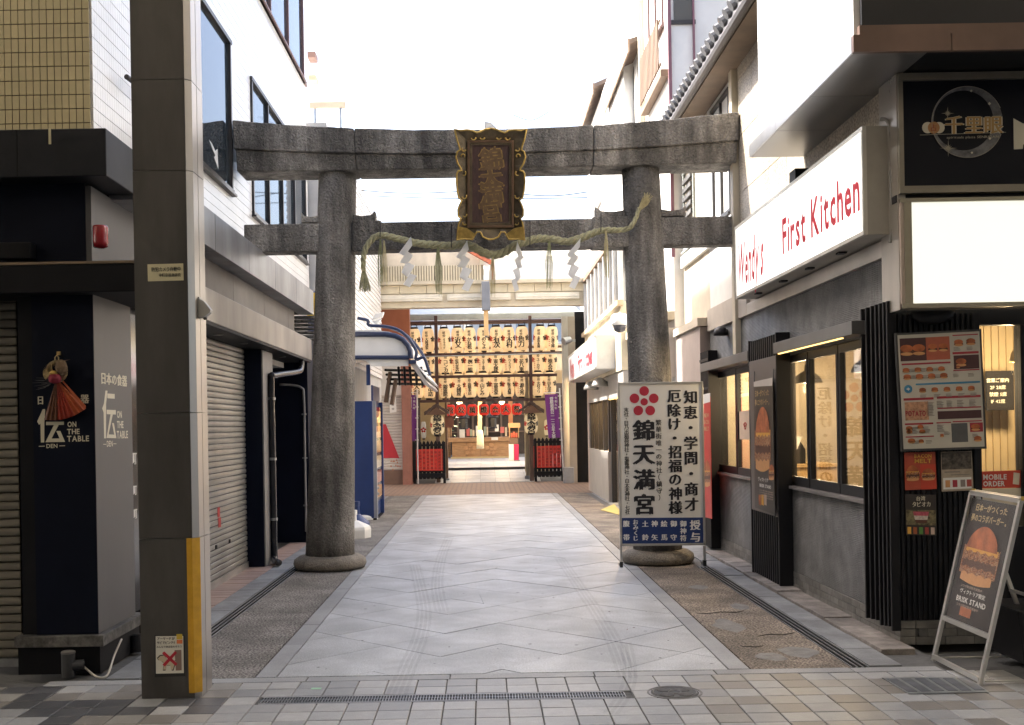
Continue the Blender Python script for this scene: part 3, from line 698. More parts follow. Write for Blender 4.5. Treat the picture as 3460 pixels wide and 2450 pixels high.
# ------------------------------------------------------------------ left arcade column
c_ = thing('arcade_column', 'tall brushed steel arcade column with yellow corner guard, left foreground', 'column', (-1.85, 6.49, 0))
M_col = mat('column_bronze', (0.093, 0.088, 0.084), .40, metal=.45, var=.22, scale=2.5, rvar=.12, streak=(2, 2, .5), bump=.06, bscale=8, dirt=.18)
M_cols = mat('column_steel', (0.40, 0.37, 0.34), .33, metal=.85, var=.12, scale=1.5, rvar=.1, streak=(3, 3, .4))
M_yel = mat('guard_yellow', (0.62, 0.34, 0.02), .5, var=.15, scale=12, dirt=.25)
X0, X1, XC, Y0, YC, Yb = -2.02, -1.712, -1.678, 6.36, 6.395, 6.63
segs = [0.0, .93, 1.66, 3.07, 3.60, 5.6, 7.6]
for a, b in zip(segs, segs[1:]):
    k = MB(); k.prism([(X0, Y0, a + .002), (X1, Y0, a + .002), (X1, Yb, a + .002), (X0, Yb, a + .002)], (0, 0, b - a - .004)); k.build('front_casing', M_col, c_)
    k = MB(); k.prism([(X1 + .002, Y0 + .001, a + .002), (XC, YC, a + .002), (XC, 6.50, a + .002), (X1 + .002, 6.50, a + .002)], (0, 0, b - a - .004)); k.build('corner_casing', M_cols, c_)
    k = MB(); k.box((X1 + .002, 6.504, a + .002), (XC + .001, Yb, b - .002)); k.build('side_casing', M_cols, c_)
k = MB(); k.prism([(X1 - .032, Y0 - .003, .03), (X1 + .001, Y0 - .003, .03), (XC + .003, YC - .002, .03), (XC + .003, YC + .004, .03), (X1 - .002, Y0 + .0005, .03), (X1 - .032, Y0 - .0005, .03)], (0, 0, .90)); k.build('corner_guard', M_yel, c_)
CD = 6.357
def onD(d): return lambda x, y, n=0.0: P(x, y, d - n)
cf = onD(CD)
t = thing('camera_notice', 'pale yellow plate with two lines of Japanese text high on the arcade column', 'notice', tuple(cf(370, 610)))
k = MB(); k.hexa([cf(330, 592), cf(410, 590), cf(411, 628), cf(331, 630)], (0, .002, 0)); k.build('plate', mat('plate_cream', (.60, .55, .36), .5, var=.05), t)
k = MB(); e = CD / F
htext(k, '防犯カメラ作動中', cf(372, 603, .002), UX, UZ, 11 * e, B1, width=66 * e); htext(k, '寺町京極商店街', cf(380, 616, .002), UX, UZ, 9 * e, B1, width=50 * e); k.build('lettering', M_ink, t)
t = thing('dog_notice', 'poster with a red-crossed dog low on the arcade column', 'notice', tuple(cf(380, 1470)))
d3 = crop(0, 1600, 1.91)
def D3(x, y, n=0.0): return d3(x, y, CD - n)
k = MB(); k.hexa([D3(997, 1042), D3(1190, 1042), D3(1195, 1308), D3(998, 1315)], (0, .002, 0)); k.build('backing', mat('poster_black', (.02, .02, .02), .5), t)
k = MB(); k.hexa([D3(1004, 1050, .001), D3(1182, 1048, .001), D3(1186, 1288, .001), D3(1006, 1292, .001)], (0, .0008, 0)); k.build('sheet', mat('poster_white', (.68, .66, .58), .5, var=.03), t)
k = MB(); e3 = .6628 / 1.91 * CD / F
htext(k, 'アーケードが', D3(1070, 1066, .003), UX, UZ, 22 * e3, B2, width=115 * e3); htext(k, 'サビでピンチ!!', D3(1070, 1092, .003), UX, UZ, 22 * e3, B2, width=118 * e3); htext(k, 'みんなで商店街を守ろう', D3(1092, 1118, .003), UX, UZ, 16 * e3, B1, width=165 * e3)
k.build('lettering', M_ink, t)
k = MB(); k.quad(D3(1138, 1036, .003), D3(1175, 1036, .003), D3(1177, 1070, .003), D3(1139, 1070, .003)); k.build('sticker', mat('sticker_yellow', (.6, .42, .05), .5), t)
k = MB(); k.quad(D3(1140, 1074, .003), D3(1177, 1073, .003), D3(1177, 1098, .003), D3(1140, 1098, .003)); k.build('sticker', mat('sticker_orange', (.6, .16, .05), .5), t)
k = MB(); k.quad(D3(1126, 1140, .003), D3(1170, 1138, .003), D3(1172, 1270, .003), D3(1134, 1272, .003)); k.build('post_print', mat('print_brown', (.24, .16, .13), .6), t)
dog = [(1012, 1190), (1030, 1172), (1055, 1168), (1070, 1185), (1078, 1205), (1105, 1212), (1130, 1205), (1142, 1215), (1130, 1235), (1120, 1272), (1108, 1272), (1100, 1240), (1075, 1240), (1068, 1272), (1050, 1272), (1055, 1225), (1040, 1210), (1020, 1204)]
k = MB(); k.quad(*[D3(x, y, .002) for x, y in dog]); k.build('dog_outline', mat('print_line', (.05, .04, .04), .6), t)
k = MB(); k.quad(*[D3(1078 + (x - 1078) * .9, 1220 + (y - 1220) * .88, .0035) for x, y in dog]); k.build('dog_print', mat('print_tan', (.55, .46, .32), .6), t)
for q in ([(1045, 1160), (1060, 1148), (1145, 1228), (1132, 1242)], [(1128, 1146), (1142, 1158), (1064, 1246), (1048, 1234)]):
    k = MB(); k.quad(*[D3(x, y, .004 + .0006 * (q[0][0] > 1100)) for x, y in q]); k.build('cross_stroke', mat('print_red', (.45, .02, .04), .5), t)
t = thing('wall_sensor', 'small grey wedge-shaped security sensor on the side of the arcade column', 'sensor', (XC, 6.48, 2.25))
a, b = P(452, 668, 6.48).z, P(452, 712, 6.48).z
k = MB(); k.prism([(XC, 6.45, a), (XC + .035, 6.45, a - .02), (XC + .075, 6.45, b + .045), (XC + .07, 6.45, b + .03), (XC + .03, 6.45, b), (XC, 6.45, b)], (0, .06, 0)); k.build('housing', mat('device_grey', (.40, .39, .37), .4), t, bevel=.004)
MB().lathe((XC + .035, 6.48, b - .012), [(.008, 0), (.012, .006), (.012, .014)], 12).build('lens', mat('device_dark', (.05, .05, .05), .3), t)
B('mount', (XC - .001, 6.455, b - .005), (XC + .008, 6.505, a + .006), mat('device_grey', (.40, .39, .37), .4), t)
# ------------------------------------------------------------------ corner tableware shop (left)
M_nvy = mat('panel_navy', (0.004, 0.006, 0.015), .55, var=.2, scale=3, spec=.12)
M_blk = mat('panel_black', (0.009, 0.009, 0.011), .55, var=.2, scale=4, spec=.15)
M_gry = mat('panel_grey', (0.080, 0.078, 0.081), .5, var=.06, scale=2, dirt=.06)
M_stain = mat('ledge_metal', (0.12, 0.115, 0.108), .6, metal=.1, var=.85, scale=16, dirt=.5)
sh = thing('tableware_shop', 'closed corner shop with navy and grey panels, beige tiles above, left edge', 'shop', (-2.6, 7.06, 0))
FD = 7.06
xa, xb = P(75, 1000, FD).x, -2.515
B('front_panel', (xa, FD, .255), (xb, FD + .2, 2.46), M_nvy, sh)
B('front_post', (P(40, 1000, FD).x, FD + .03, .19), (xa - .002, FD + .3, 2.46), M_blk, sh)
B('side_panel', (xb - .15, FD + .202, .255), (xb + .003, 7.80, 2.46), M_gry, sh); B('side_panel', (xb + .0008, FD + .0, .255), (xb + .003, FD + .2015, 2.46), M_gry, sh)
B('plinth', (P(40, 1000, FD).x - .02, FD - .005, 0), (xb + .01, 7.86, .178), M_blk, sh)
B('ledge', (P(40, 1000, FD).x - .03, FD - .04, .18), (xb + .045, 7.90, .252), M_stain, sh, bevel=.004)
B('glass_strip', (xb - .12, 7.81, .255), (xb - .03, 8.15, 2.46), mat('black_glass', (.008, .008, .010), .12, var=0), sh)
B('end_wall', (xb - .3, 8.152, 0), (xb - .02, 8.22, 2.46), M_blk, sh)
k = MB()
for zc, s_ in ((1.36, .1), (1.13, .08), (.96, .08)):
    vtext(k, '町', (xb - .027, 7.93, zc), (xb - .027, 7.93, zc), -UY * -1, UZ, s_, B2)
k.build('glass_lettering', M_white, sh)
B('lower_fascia', (-6, 6.93, P(150, 655, 6.93).z), (P(303, 620, 6.93).x, 7.9, P(150, 592, 6.93).z), M_blk, sh, bevel=.006)
zz = P(150, 592, 6.93).z
B('fascia_cap', (-6, 6.925, zz + .002), (P(303, 620, 6.93).x, 6.99, zz + .018), mat('brass_strip', (.20, .15, .10), .5, metal=.4), sh)
B('recess_wall', (-6, 7.30, zz + .02), (-2.64, 7.69, 3.5), M_nvy, sh)
B('recess_side_wall', (-2.638, 7.302, zz + .02), (-2.60, 8.8, 3.2), M_gry, sh)
B('wall_box', (P(-5, 560, 7.2).x, 7.2, P(30, 580, 7.2).z), (P(68, 560, 7.2).x, 7.298, P(30, 542, 7.2).z), M_blk, sh, bevel=.01)
CDp = 7.1; z0, z1 = 3.22, 3.53
B('canopy', (-6, CDp, z0), (-2.425, 7.698, z1), mat('canopy_slate', (.020, .022, .028), .5, var=.25, scale=3, dirt=.2, spec=.2), sh, bevel=.006)
B('canopy_joint', (P(38, 350, CDp).x - .003, CDp - .0015, z0 + .004), (P(38, 350, CDp).x + .003, CDp + .01, z1 - .004), M_blk, sh)
B('canopy_nick', (P(112, 330, CDp).x - .008, CDp - .003, z1 - .10), (P(112, 330, CDp).x + .008, CDp + .01, z1 + .004), mat('plate_cream', (.6, .55, .36)), sh)
# roller shutter of the shop
M_shut = mat('shutter_metal', (0.19, 0.175, 0.145), .42, metal=.35, var=.12, scale=4, rnd=.08, streak=(1, 1, 6), dirt=.12)
rs = thing('roller_shutter', 'closed beige roller shutter at the left edge beside the navy shop panel', 'shutter', (-3.6, 7.33, 0))
def slats(par_, fixed, lo, hi, z0, z1, pitch, axis, m_):
    z = z0
    while z < z1 - .01:
        h = pitch - .004; k = MB()
        prof = [(0, 0), (.012, .008), (.014, h * .5), (.012, h - .008), (0, h)]
        if axis == 'x': k.prism([(lo, fixed - a, z + b_) for a, b_ in prof], (hi - lo, 0, 0))
        else: k.prism([(fixed + a, lo, z + b_) for a, b_ in prof], (0, hi - lo, 0))
        k.build('slat', m_, par_); z += pitch
slats(rs, 7.33, -5.2, P(42, 1000, 7.33).x, .06, 2.46, .058, 'x', M_shut)
B('bottom_bar', (-5.2, 7.30, 0.0), (P(42, 1000, 7.33).x, 7.35, .055), M_steel, rs)
B('backing', (-5.2, 7.345, .056), (P(40, 1000, 7.33).x, 7.38, 2.46), M_dark, rs)
# logos
l7 = crop(0, 1150, 3.608)
M_logo = mat('logo_cream', (0.60, 0.56, 0.44), .5, var=.03)
def logo(fn, par_, polys, texts):
    for pl_ in polys:
        k = MB(); k.quad(*[fn(x, y) for x, y in pl_]); k.build('logo_stroke', M_logo, par_)
    for s_, x, y, hgt, wd, bd_ in texts:
        k = MB()
        c0 = fn(x, y); u = (fn(x + wd / 2, y) - fn(x - wd / 2, y)); wlen = u.length; u.normalize()
        # lettering runs level on its wall
        u = Vector((u.x, u.y, 0)).normalized(); hh = (fn(x, y - hgt / 2) - fn(x, y + hgt / 2)).length
        htext(k, s_, c0, u, UZ, hh, bd_, width=wlen); k.build('lettering', M_logo, par_)
def ffront(x, y): return l7(x, y, FD - .003)
def fside(x, y):
    k_ = .6628; v = PX((x / 3.608) * k_, (1150 + y / 3.608) * k_, xb + .0045); return v
logo(ffront, sh, [[(545, 838), (550, 850), (540, 1000), (538, 1245), (497, 1245), (492, 1015), (475, 1030), (452, 990), (520, 840)], [(580, 872), (720, 872), (720, 905), (580, 905)], [(560, 992), (778, 992), (778, 1030), (560, 1034)],
     [(655, 1034), (715, 1031), (628, 1195), (640, 1198), (725, 1196), (685, 1105), (735, 1105), (792, 1238), (553, 1242)], [(472, 1288), (545, 1286), (545, 1294), (472, 1298)], [(722, 1283), (792, 1281), (792, 1288), (722, 1291)]],
     [('日', 492, 732, 112, 88, B2), ('本の食', 760, 730, 112, 300, B2), ('器', 1032, 715, 118, 105, B2), ('ON', 875, 1022, 88, 115, B2), ('THE', 893, 1110, 88, 160, B2), ('TABLE', 950, 1196, 96, 275, B2), ('DEN', 632, 1287, 70, 140, B1)])
logo(fside, sh, [[(1285, 612), (1310, 614), (1292, 780), (1292, 1195), (1268, 1195), (1262, 880), (1245, 830), (1266, 770)], [(1308, 648), (1397, 654), (1397, 712), (1308, 706)], [(1300, 846), (1411, 850), (1411, 905), (1300, 900)],
     [(1346, 903), (1374, 904), (1326, 1130), (1326, 1147), (1392, 1150), (1365, 1008), (1388, 1010), (1418, 1193), (1298, 1191)], [(1258, 1263), (1294, 1264), (1294, 1272), (1258, 1271)], [(1382, 1257), (1418, 1258), (1418, 1266), (1382, 1265)]],
     [('日本の食器', 1392, 482, 150, 320, B2), ('ON', 1455, 902, 118, 62, B2), ('THE', 1465, 1025, 118, 82, B2), ('TABLE', 1492, 1147, 125, 138, B2), ('DEN', 1338, 1258, 100, 75, B1)])
# red alarm lamp
t = thing('alarm_lamp', 'red half-round alarm lamp high on the shop corner', 'lamp', tuple(P(224, 530, 7.25)))
rz0, rz1 = P(224, 556, 7.25).z, P(224, 504, 7.25).z; rx = P(224, 530, 7.25).x
MB().lathe((rx, 7.26, rz0), [(.02, 0), (.045, .012), (.05, .04), (.05, rz1 - rz0 - .02), (.047, rz1 - rz0 - .004), (.02, rz1 - rz0)], 20).build('lens', mat('lamp_red', (.30, .012, .02), .25, var=.1, coat=.5), t, smooth=True)
B('mount', (rx - .05, 7.255, rz0 + .01), (rx - .03, 7.302, rz1 - .01), M_blk, t)
B('mount', (rx - .035, 7.262, rz0 + .03), (rx + .03, 7.302, rz1 - .03), M_blk, t)
# new year straw ornament
M_fan = mat('fan_red', (0.30, 0.035, 0.018), .6, var=.25, scale=12); M_fano = mat('fan_orange', (0.42, 0.09, 0.03), .6, var=.2, scale=12); M_fanb = mat('fan_brown', (0.13, 0.05, 0.025), .6, var=.3, scale=12)
t = thing('straw_ornament', 'new year straw ring ornament with red paper fan hung on the navy panel', 'ornament', tuple(l7(700, 500, 7.0)))
def N7(x, y, n=0.0): return l7(x, y, FD - .02 - n)
ap = (700, 505); nA = 18; arc = []
for i in range(nA + 1):
    t_ = i / nA; arc.append((535 + (1048 - 535) * t_, 968 + 24 * math.sin(t_ * 2.2) - 160 * t_ ** 2.2))
for i in range(nA):
    (x0, y0), (x1, y1) = arc[i], arc[i + 1]; up = .022 if i % 2 else .004; dn = .004 if i % 2 else .022
    k = MB(); k.hexa([N7(ap[0] + (x0 - 790) * .12, ap[1] + 10, .012), N7(x0, y0, up), N7(x1, y1, dn), N7(ap[0] + (x1 - 790) * .12, ap[1] + 10, .012)], (0, .002, 0))
    k.build('fan_pleat', M_fanb if i < 6 else (M_fan if i < 13 else M_fano), t)
k = MB(); k.hexa([N7(738, 480, .03), N7(750, 470, .03), N7(1046, 800, .03), N7(1030, 850, .03)], (0, .002, 0)); k.build('fan_fold', M_fano, t)
k = MB(); k.tube([N7(690 + 105 * math.cos(a * .3142), 380 + 110 * math.sin(a * .3142), .03) for a in range(21)], .017, 8, False); k.build('straw_ring', mat('old_straw', (.20, .14, .07), .8, var=.4, scale=30, bump=.5), t, smooth=True)
for i in range(16):
    a = R(140 + i * 8); k = MB(); c0 = (640, 400); k.hexa([N7(c0[0], c0[1], .045), N7(c0[0] + 6, c0[1] + 6, .045), N7(c0[0] + 118 * math.cos(a) + 6, c0[1] + 118 * math.sin(a) + 5, .05 + .01 * (i % 2)), N7(c0[0] + 118 * math.cos(a) - 5, c0[1] + 118 * math.sin(a) - 6, .05)], (0, .002, 0)); k.build('straw_frond', mat('pale_straw', (.45, .35, .18), .8, var=.3, scale=30), t)
k = MB(); k.lathe(N7(655, 400, .075), [(.004, -.018), (.022, -.012), (.028, 0), (.022, .012), (.004, .018)], 12); k.build('gold_bell', M_gold, t, smooth=True)
k = MB(); k.lathe(N7(668, 462, .07), [(.01, -.035), (.036, -.024), (.042, 0), (.034, .022), (.01, .03)], 10); k.build('red_bow', mat('bow_red', (.22, .012, .03), .7, bump=.4, bscale=40), t, smooth=True)
k = MB(); k.lathe(N7(745, 330, .06), [(.01, -.055), (.034, -.03), (.04, 0), (.03, .035), (.008, .05)], 10); k.build('pine_cone', mat('cone_brown', (.14, .09, .05), .8, bump=.8, bscale=50), t)
k = MB()
for i in range(14):
    a = random.uniform(2.4, 3.9); L_ = random.uniform(90, 260); k.tube([N7(640, 510, .04), N7(640 + L_ * .5 * math.cos(a), 520 + L_ * .4 * math.sin(a), .05), N7(640 + L_ * math.cos(a), 520 + L_ * .5 * math.sin(a) + 10, .04)], [.002, .0018, .0008], 4)
k.build('black_strands', mat('strand_dark', (.05, .05, .055), .4), t, kind='stuff')
k = MB(); k.tube([N7(670, 290, .02), N7(668, 210, .02), N7(690, 180, .02), N7(712, 210, .02), N7(712, 290, .02)], .004, 5); k.build('hanging_cord', MATS['pale_straw'], t)
k = MB(); k.hexa([N7(688, 135), N7(728, 135), N7(728, 178), N7(688, 178)], (0, .02, 0)); k.build('hook', mat('brass_hook', (.5, .36, .15), .4, metal=.6), t)
k = MB(); k.hexa([N7(730, 250, .05), N7(858, 232, .05), N7(800, 250, .05), N7(740, 268, .05)], (0, .002, 0)); k.build('feather', mat('feather_brown', (.16, .11, .08), .7), t)
# stub pipe, flood lamp and cable at the plinth
t = thing('stub_pipe', 'short black pipe stub standing at the shop plinth', 'pipe', tuple(PG(158, 1500)))
p_ = PG(160, 1512); zt = .15
MB().tube([(p_.x, p_.y - .05, 0), (p_.x, p_.y - .05, zt)], .042, 18).build('pipe', mat('pipe_black', (.03, .03, .032), .5, var=.3, scale=20), t)
MB().tube([(p_.x + .02, p_.y - .05, .07), (p_.x + .09, p_.y - .02, .07)], .035, 14).build('elbow', MATS['pipe_black'], t)
MB().lathe((p_.x, p_.y - .05, zt), [(.044, 0), (.044, .012), (.036, .016)], 18).build('cap', mat('pipe_cap', (.12, .11, .1), .6), t)
cb = smooth([tuple(PG(185, 1490, .05)), tuple(PG(215, 1515, .012)), tuple(PG(240, 1512, .012)), tuple(P(255, 1470, 7.2)), tuple(P(268, 1440, 7.3)), tuple(P(272, 1432, 7.35))])
MB().tube(cb, .007, 6).build('cable', mat('cable_cream', (.50, .47, .40), .6), None, smooth=True, label='pale cable looping down the shop plinth corner to the floor', cat='cable')
t = thing('wall_spotlight', 'small black spotlight low behind the arcade column', 'spotlight', tuple(P(298, 1440, 7.7)))
q = P(302, 1440, 7.7); MB().tube([q + UZ * .06, q - UZ * .06], [.042, .05], 16).build('housing', M_blk, t); MB().tube([q + UZ * .0 - UX * .04, (xb - .02, 7.78, q.z + .0)], .012, 6).build('bracket', M_blk, t)
# ------------------------------------------------------------------ white tiled building (left), upper floors and shopfront below
WX = -2.72
wb = thing('white_tile_building', 'white tiled building on the left with grey shopfront fascia, shutter and tall windows', 'building', (-3.2, 12, 0))
M_wall = mat('mortar_wall', (0.42, 0.40, 0.37), .8, var=.1)
M_wt = mat('white_tile', (0.74, 0.735, 0.72), .28, var=.05, scale=3, dirt=.06)
M_bt = mat('beige_tile', (0.56, 0.48, 0.28), .4, var=.07, scale=5, rnd=.05, dirt=.06)
M_mort = mat('dark_mortar', (0.09, 0.055, 0.045), .9)
B('wall_core', (-20, 7.71, 2.4), (WX - .02, 17.2, 9.6), M_wall, wb)
B('front_mortar', (-20, 7.702, 3.5), (WX - .021, 7.709, 9.6), M_mort, wb)
TW, THH = .05, .10
zt0 = 3.535
nm = bpy.data.meshes.new('beige_tile'); bb = MB().box((-.0222, -.008, -.0465), (.0222, 0, .0465)); nm.from_pydata(bb.v, [], bb.f); nm.materials.append(M_bt)
for r_ in range(12):
    for q in range(15):
        o = bpy.data.objects.new('beige_tile', nm); COL.objects.link(o); o.parent = wb
        o.location = Vector((WX - .012 - TW * (q + .5), 7.7015 + random.uniform(-.001, .001), zt0 + THH * (r_ + .5))) - ORG[wb.name]
k = MB()
for r_ in range(12, 58):
    for q in range(15): k.box((WX - .012 - TW * (q + 1) + .002, 7.694, zt0 + THH * r_ + .0025), (WX - .012 - TW * q - .002, 7.7015, zt0 + THH * (r_ + 1) - .0025))
for r_ in range(58):
    for q in range(15, 46): k.box((WX - .012 - TW * (q + 1) + .002, 7.694, zt0 + THH * r_ + .0025), (WX - .012 - TW * q - .002, 7.7015, zt0 + THH * (r_ + 1) - .0025))
k.build('beige_tiles', M_bt, wb, kind='stuff')
wins = [(10.0, 11.93, 4.18, 5.77), (13.05, 16.9, 4.16, 5.72), (13.0, 16.95, 7.0, 8.8), (9.6, 11.93, 7.0, 8.8)]
def inwin(y, z): return any(a - .03 < y < b + .03 and c - .05 < z < d + .05 for a, b, c, d in wins)
k = MB(); r_ = 0
while 3.55 + r_ * .10 < 9.55:
    z = 3.55 + r_ * .10; q = 0
    while 7.715 + q * .05 < 17.18:
        y = 7.715 + q * .05
        if not inwin(y + .025, z + .05): k.add([(WX, y + .0015, z + .0025), (WX, y + .0485, z + .0025), (WX, y + .0485, z + .0975), (WX, y + .0015, z + .0975), (WX - .018, y + .0015, z + .0025), (WX - .018, y + .0485, z + .0025), (WX - .018, y + .0485, z + .0975), (WX - .018, y + .0015, z + .0975)],
                                               [(0, 1, 2, 3), (0, 3, 7, 4), (3, 2, 6, 7), (0, 4, 5, 1), (1, 5, 6, 2)])
        q += 1
    r_ += 1
k.build('white_tiles', M_wt, wb, kind='stuff')
M_frm = mat('window_bronze', (0.045, 0.042, 0.042), .4, metal=.4, var=.1)
M_frmb = mat('window_brown', (0.16, 0.085, 0.075), .5, var=.1)
M_pane = mat('dark_glass', (0.03, 0.04, 0.05), .04, var=.1, spec=1.0)
def window(par_, X, y0, y1, z0, z1, n, m_, side=1, fr=.045, pane=M_pane):
    """window in a wall plane X; side=+1 faces +X"""
    w_ = B('window', (X - .012 * side, y0, z0), (X - .004 * side, y1, z1), pane, par_)
    for a, b, c, d in ((y0 - fr, y1 + fr, z1, z1 + fr), (y0 - fr, y1 + fr, z0 - fr, z0)): B('frame', (X - .015 * side, a, c), (X + .035 * side, b, d), m_, w_)
    for i in range(n + 1):
        yy = y0 + (y1 - y0) * i / n; B('mullion', (X - .015 * side, yy - fr / 2, z0 + .001), (X + .028 * side, yy + fr / 2, z1 - .001), m_, w_)
    B('sill', (X - .01 * side, y0 - .06, z0 - fr - .025), (X + .06 * side, y1 + .06, z0 - fr - .002), m_, w_); return w_
w1 = window(wb, WX - .004, *wins[0], 1, M_frm); w2 = window(wb, WX - .004, *wins[1], 4, M_frm)
window(wb, WX - .004, *wins[2], 3, M_frmb); window(wb, WX - .004, *wins[3], 2, M_frmb)
k = MB(); k.quad(*[PX(x, y, WX - .003) for x, y in ((468, 312), (475, 322), (482, 338), (487, 333), (489, 380), (479, 352), (482, 348), (476, 335))]); k.build('arrow_sticker', M_white, w1)
B('sill_band', (WX - .02, 11.99, 6.93), (WX + .03, 17.2, 6.97), M_frmb, wb)
MB().tube([PX(265, 172, WX) + UX * .06, PX(297, 208, WX) + UX * .12], .02, 8).build('wall_bracket', M_frm, wb)
# stepped shopfront
M_fas = mat('gutter_grey', (0.27, 0.275, 0.29), .4, metal=.4, var=.18, scale=2, rnd=.08, dirt=.35)
y = 7.1
while y < 15.65:
    L_ = min(1.43, 15.7 - y); B('gutter_panel', (-2.62, y + .004 + (.6 if y < 7.2 else 0), 3.19), (-2.42, y + L_ - .004, 3.53), M_fas, wb, bevel=.004); y += L_
B('gutter_core', (-2.75, 7.72, 3.195), (-2.622, 15.68, 3.52), M_blk, wb)
M_brn = mat('recess_brown', (0.095, 0.08, 0.07), .5, var=.3, scale=2, dirt=.2)
y = 8.23
while y < 15.1:
    L_ = min(1.6, 15.1 - y); B('recess_panel', (-2.8, y + .004, 2.79), (-2.60, y + L_ - .004, 3.185), M_brn, wb); y += L_
M_lf = mat('fascia_light', (0.28, 0.255, 0.23), .38, metal=.45, var=.2, scale=1.6, streak=(1, 1, .4), dirt=.3)
B('light_fascia', (-2.60, 8.0, 2.50), (-2.36, 15.05, 2.785), M_lf, wb, bevel=.005)
B('soffit', (-3.0, 8.22, 2.47), (-2.362, 15.05, 2.498), M_blk, wb)
for yy in (9.3, 10.4, 11.5, 12.6, 13.7): MB().lathe((-2.52, yy, 2.462), [(.05, 0), (.05, .007)], 16).build('downlight', mat('downlight_dark', (.08, .08, .08), .3, metal=.5), wb)
B('shop_wall', (-3.2, 8.24, 0), (-2.725, 8.42, 2.46), M_blk, wb)
rs2 = thing('roller_shutter', 'closed metal roller shutter behind the arcade column with red stickers', 'shutter', (-2.70, 10.3, 0))
M_shut2 = mat('shutter_steel', (0.41, 0.395, 0.365), .36, metal=.5, var=.14, scale=5, rnd=.06, streak=(1, .4, 4), dirt=.18)
slats(rs2, -2.715, 8.45, 12.36, .075, 2.46, .0585, 'y', M_shut2)
B('bottom_bar', (-2.73, 8.45, 0.0), (-2.69, 12.36, .073), M_shut2, rs2); B('backing', (-2.76, 8.44, 0), (-2.718, 12.37, 2.46), M_dark, rs2)
for (x, y, w_, h, nm_, m_) in ((490, 1147, .05, .05, 'red_sticker', mat('sticker_red', (.5, .05, .05), .6)), (492, 1170, .055, .05, 'red_sticker', MATS['sticker_red'])):
    q = PX(x, y, -2.698); B(nm_, (-2.7005, q.y - w_, q.z - h), (-2.699, q.y + w_, q.z + h), m_, rs2)
for x, y in ((484, 1225), (514, 1212)):
    q = PX(x, y, -2.699); B('lock', (-2.7005, q.y - .03, q.z - .02), (-2.694, q.y + .03, q.z + .02), M_blk, rs2)
B('pier', (-2.75, 12.40, 0), (-2.52, 13.0, 2.465), M_nvy, wb); B('pier_trim', (-2.519, 12.41, 0), (-2.505, 12.99, 2.46), mat('trim_grey', (.19, .18, .175), .5), wb)
B('recess_back', (-3.2, 12.38, 0), (-3.05, 15.0, 2.465), M_nvy, wb)
d_ = B('door', (-3.045, 13.35, .05), (-3.0, 14.3, 2.05), mat('door_grey', (.33, .31, .29), .45, metal=.2, var=.08), wb)
B('door_frame', (-3.046, 13.28, .0), (-2.985, 13.345, 2.12), M_blk, d_); B('door_notice', (-2.999, 13.75, 1.25), (-2.996, 13.95, 1.55), M_white, d_); B('door_notice_mark', (-2.9955, 13.8, 1.32), (-2.995, 13.9, 1.45), MATS['sticker_red'], d_)
B('pier', (-3.0, 15.02, 0), (-2.42, 15.72, 2.80), M_nvy, wb)
B('rear_wall', (-3.0, 15.73, 0), (-2.745, 17.2, 3.5), mat('rear_tile_wall', (.5, .49, .47), .5, var=.1), wb)
lv = thing('wall_louvre', 'grey slatted vent beside the left torii pillar', 'vent', (-2.45, 15.9, 2.9))
for i in range(9): B('slat', (-2.74, 15.78, 2.72 + i * .055), (-2.40, 16.0, 2.75 + i * .055), M_stain, lv)
t = thing('downpipe', 'black drainpipe bending from the fascia to the ground beside the torii', 'pipe', (-2.46, 12.72, 0))
k = MB(); k.tube(smooth([(-2.35, 12.36, .05), (-2.42, 12.5, .05), (-2.46, 12.68, .06), (-2.47, 12.72, .14), (-2.47, 12.72, .6), (-2.47, 12.72, 1.4), (-2.47, 12.72, 2.12), (-2.455, 12.85, 2.19), (-2.42, 14.2, 2.30), (-2.41, 14.45, 2.36), (-2.41, 14.5, 2.46)], 5), .038, 10); k.build('pipe', mat('pipe_gloss', (.03, .03, .035), .25, var=.2), t, smooth=True)
for z in (.5, 1.2, 1.9): MB().tube([(-2.47, 12.72, z), (-2.47, 12.72, z + .03)], .046, 12).build('pipe_clip', M_steel, t)
t = thing('conduit', 'thin grey conduit with clips on the dark pier left of the torii', 'pipe', (-2.40, 15.0, 0))
k = MB(); k.tube(smooth([(-2.47, 15.0, .15), (-2.47, 15.0, 1.2), (-2.47, 15.0, 2.0), (-2.5, 15.0, 2.12), (-2.62, 15.0, 2.16), (-2.8, 15.0, 2.17)], 4), .016, 8); k.build('pipe', mat('conduit_grey', (.22, .22, .22), .4), t, smooth=True)
for z in (.5, 1.15, 1.75): B('pipe_clip', (-2.50, 14.975, z), (-2.44, 15.015, z + .02), M_steel, t)

# ------------------------------------------------------------------ restaurant building (right)
RX = 2.83
def ribbed():
    m = mat('ribbed_slate', (0.15, 0.148, 0.143), .5, var=.42, scale=5, dirt=.35, speck=.12, sscale=60)
    n = m.node_tree; L = n.links; geo = [x for x in n.nodes if x.type == 'NEW_GEOMETRY'][0]
    wv = n.nodes.new('ShaderNodeTexWave'); wv.bands_direction = 'Z'; wv.inputs['Scale'].default_value = 22; wv.inputs['Distortion'].default_value = .4
    L.new(geo.outputs['Position'], wv.inputs['Vector']); b = n.nodes.new('ShaderNodeBump'); b.inputs['Strength'].default_value = .7; b.inputs['Distance'].default_value = .01
    L.new(wv.outputs['Fac'], b.inputs['Height']); L.new(b.outputs[0], n.nodes['Principled BSDF'].inputs['Normal']); return m
M_rib = ribbed()
M_brk = mat('base_brick', (0.165, 0.158, 0.145), .5, var=.35, scale=8, rnd=.2, bump=.2)
M_blk2 = mat('black_metal', (0.010, 0.010, 0.012), .45, var=.15, spec=.3)
M_taupe = mat('taupe_metal', (0.20, 0.185, 0.18), .4, metal=.3, var=.1, scale=3)
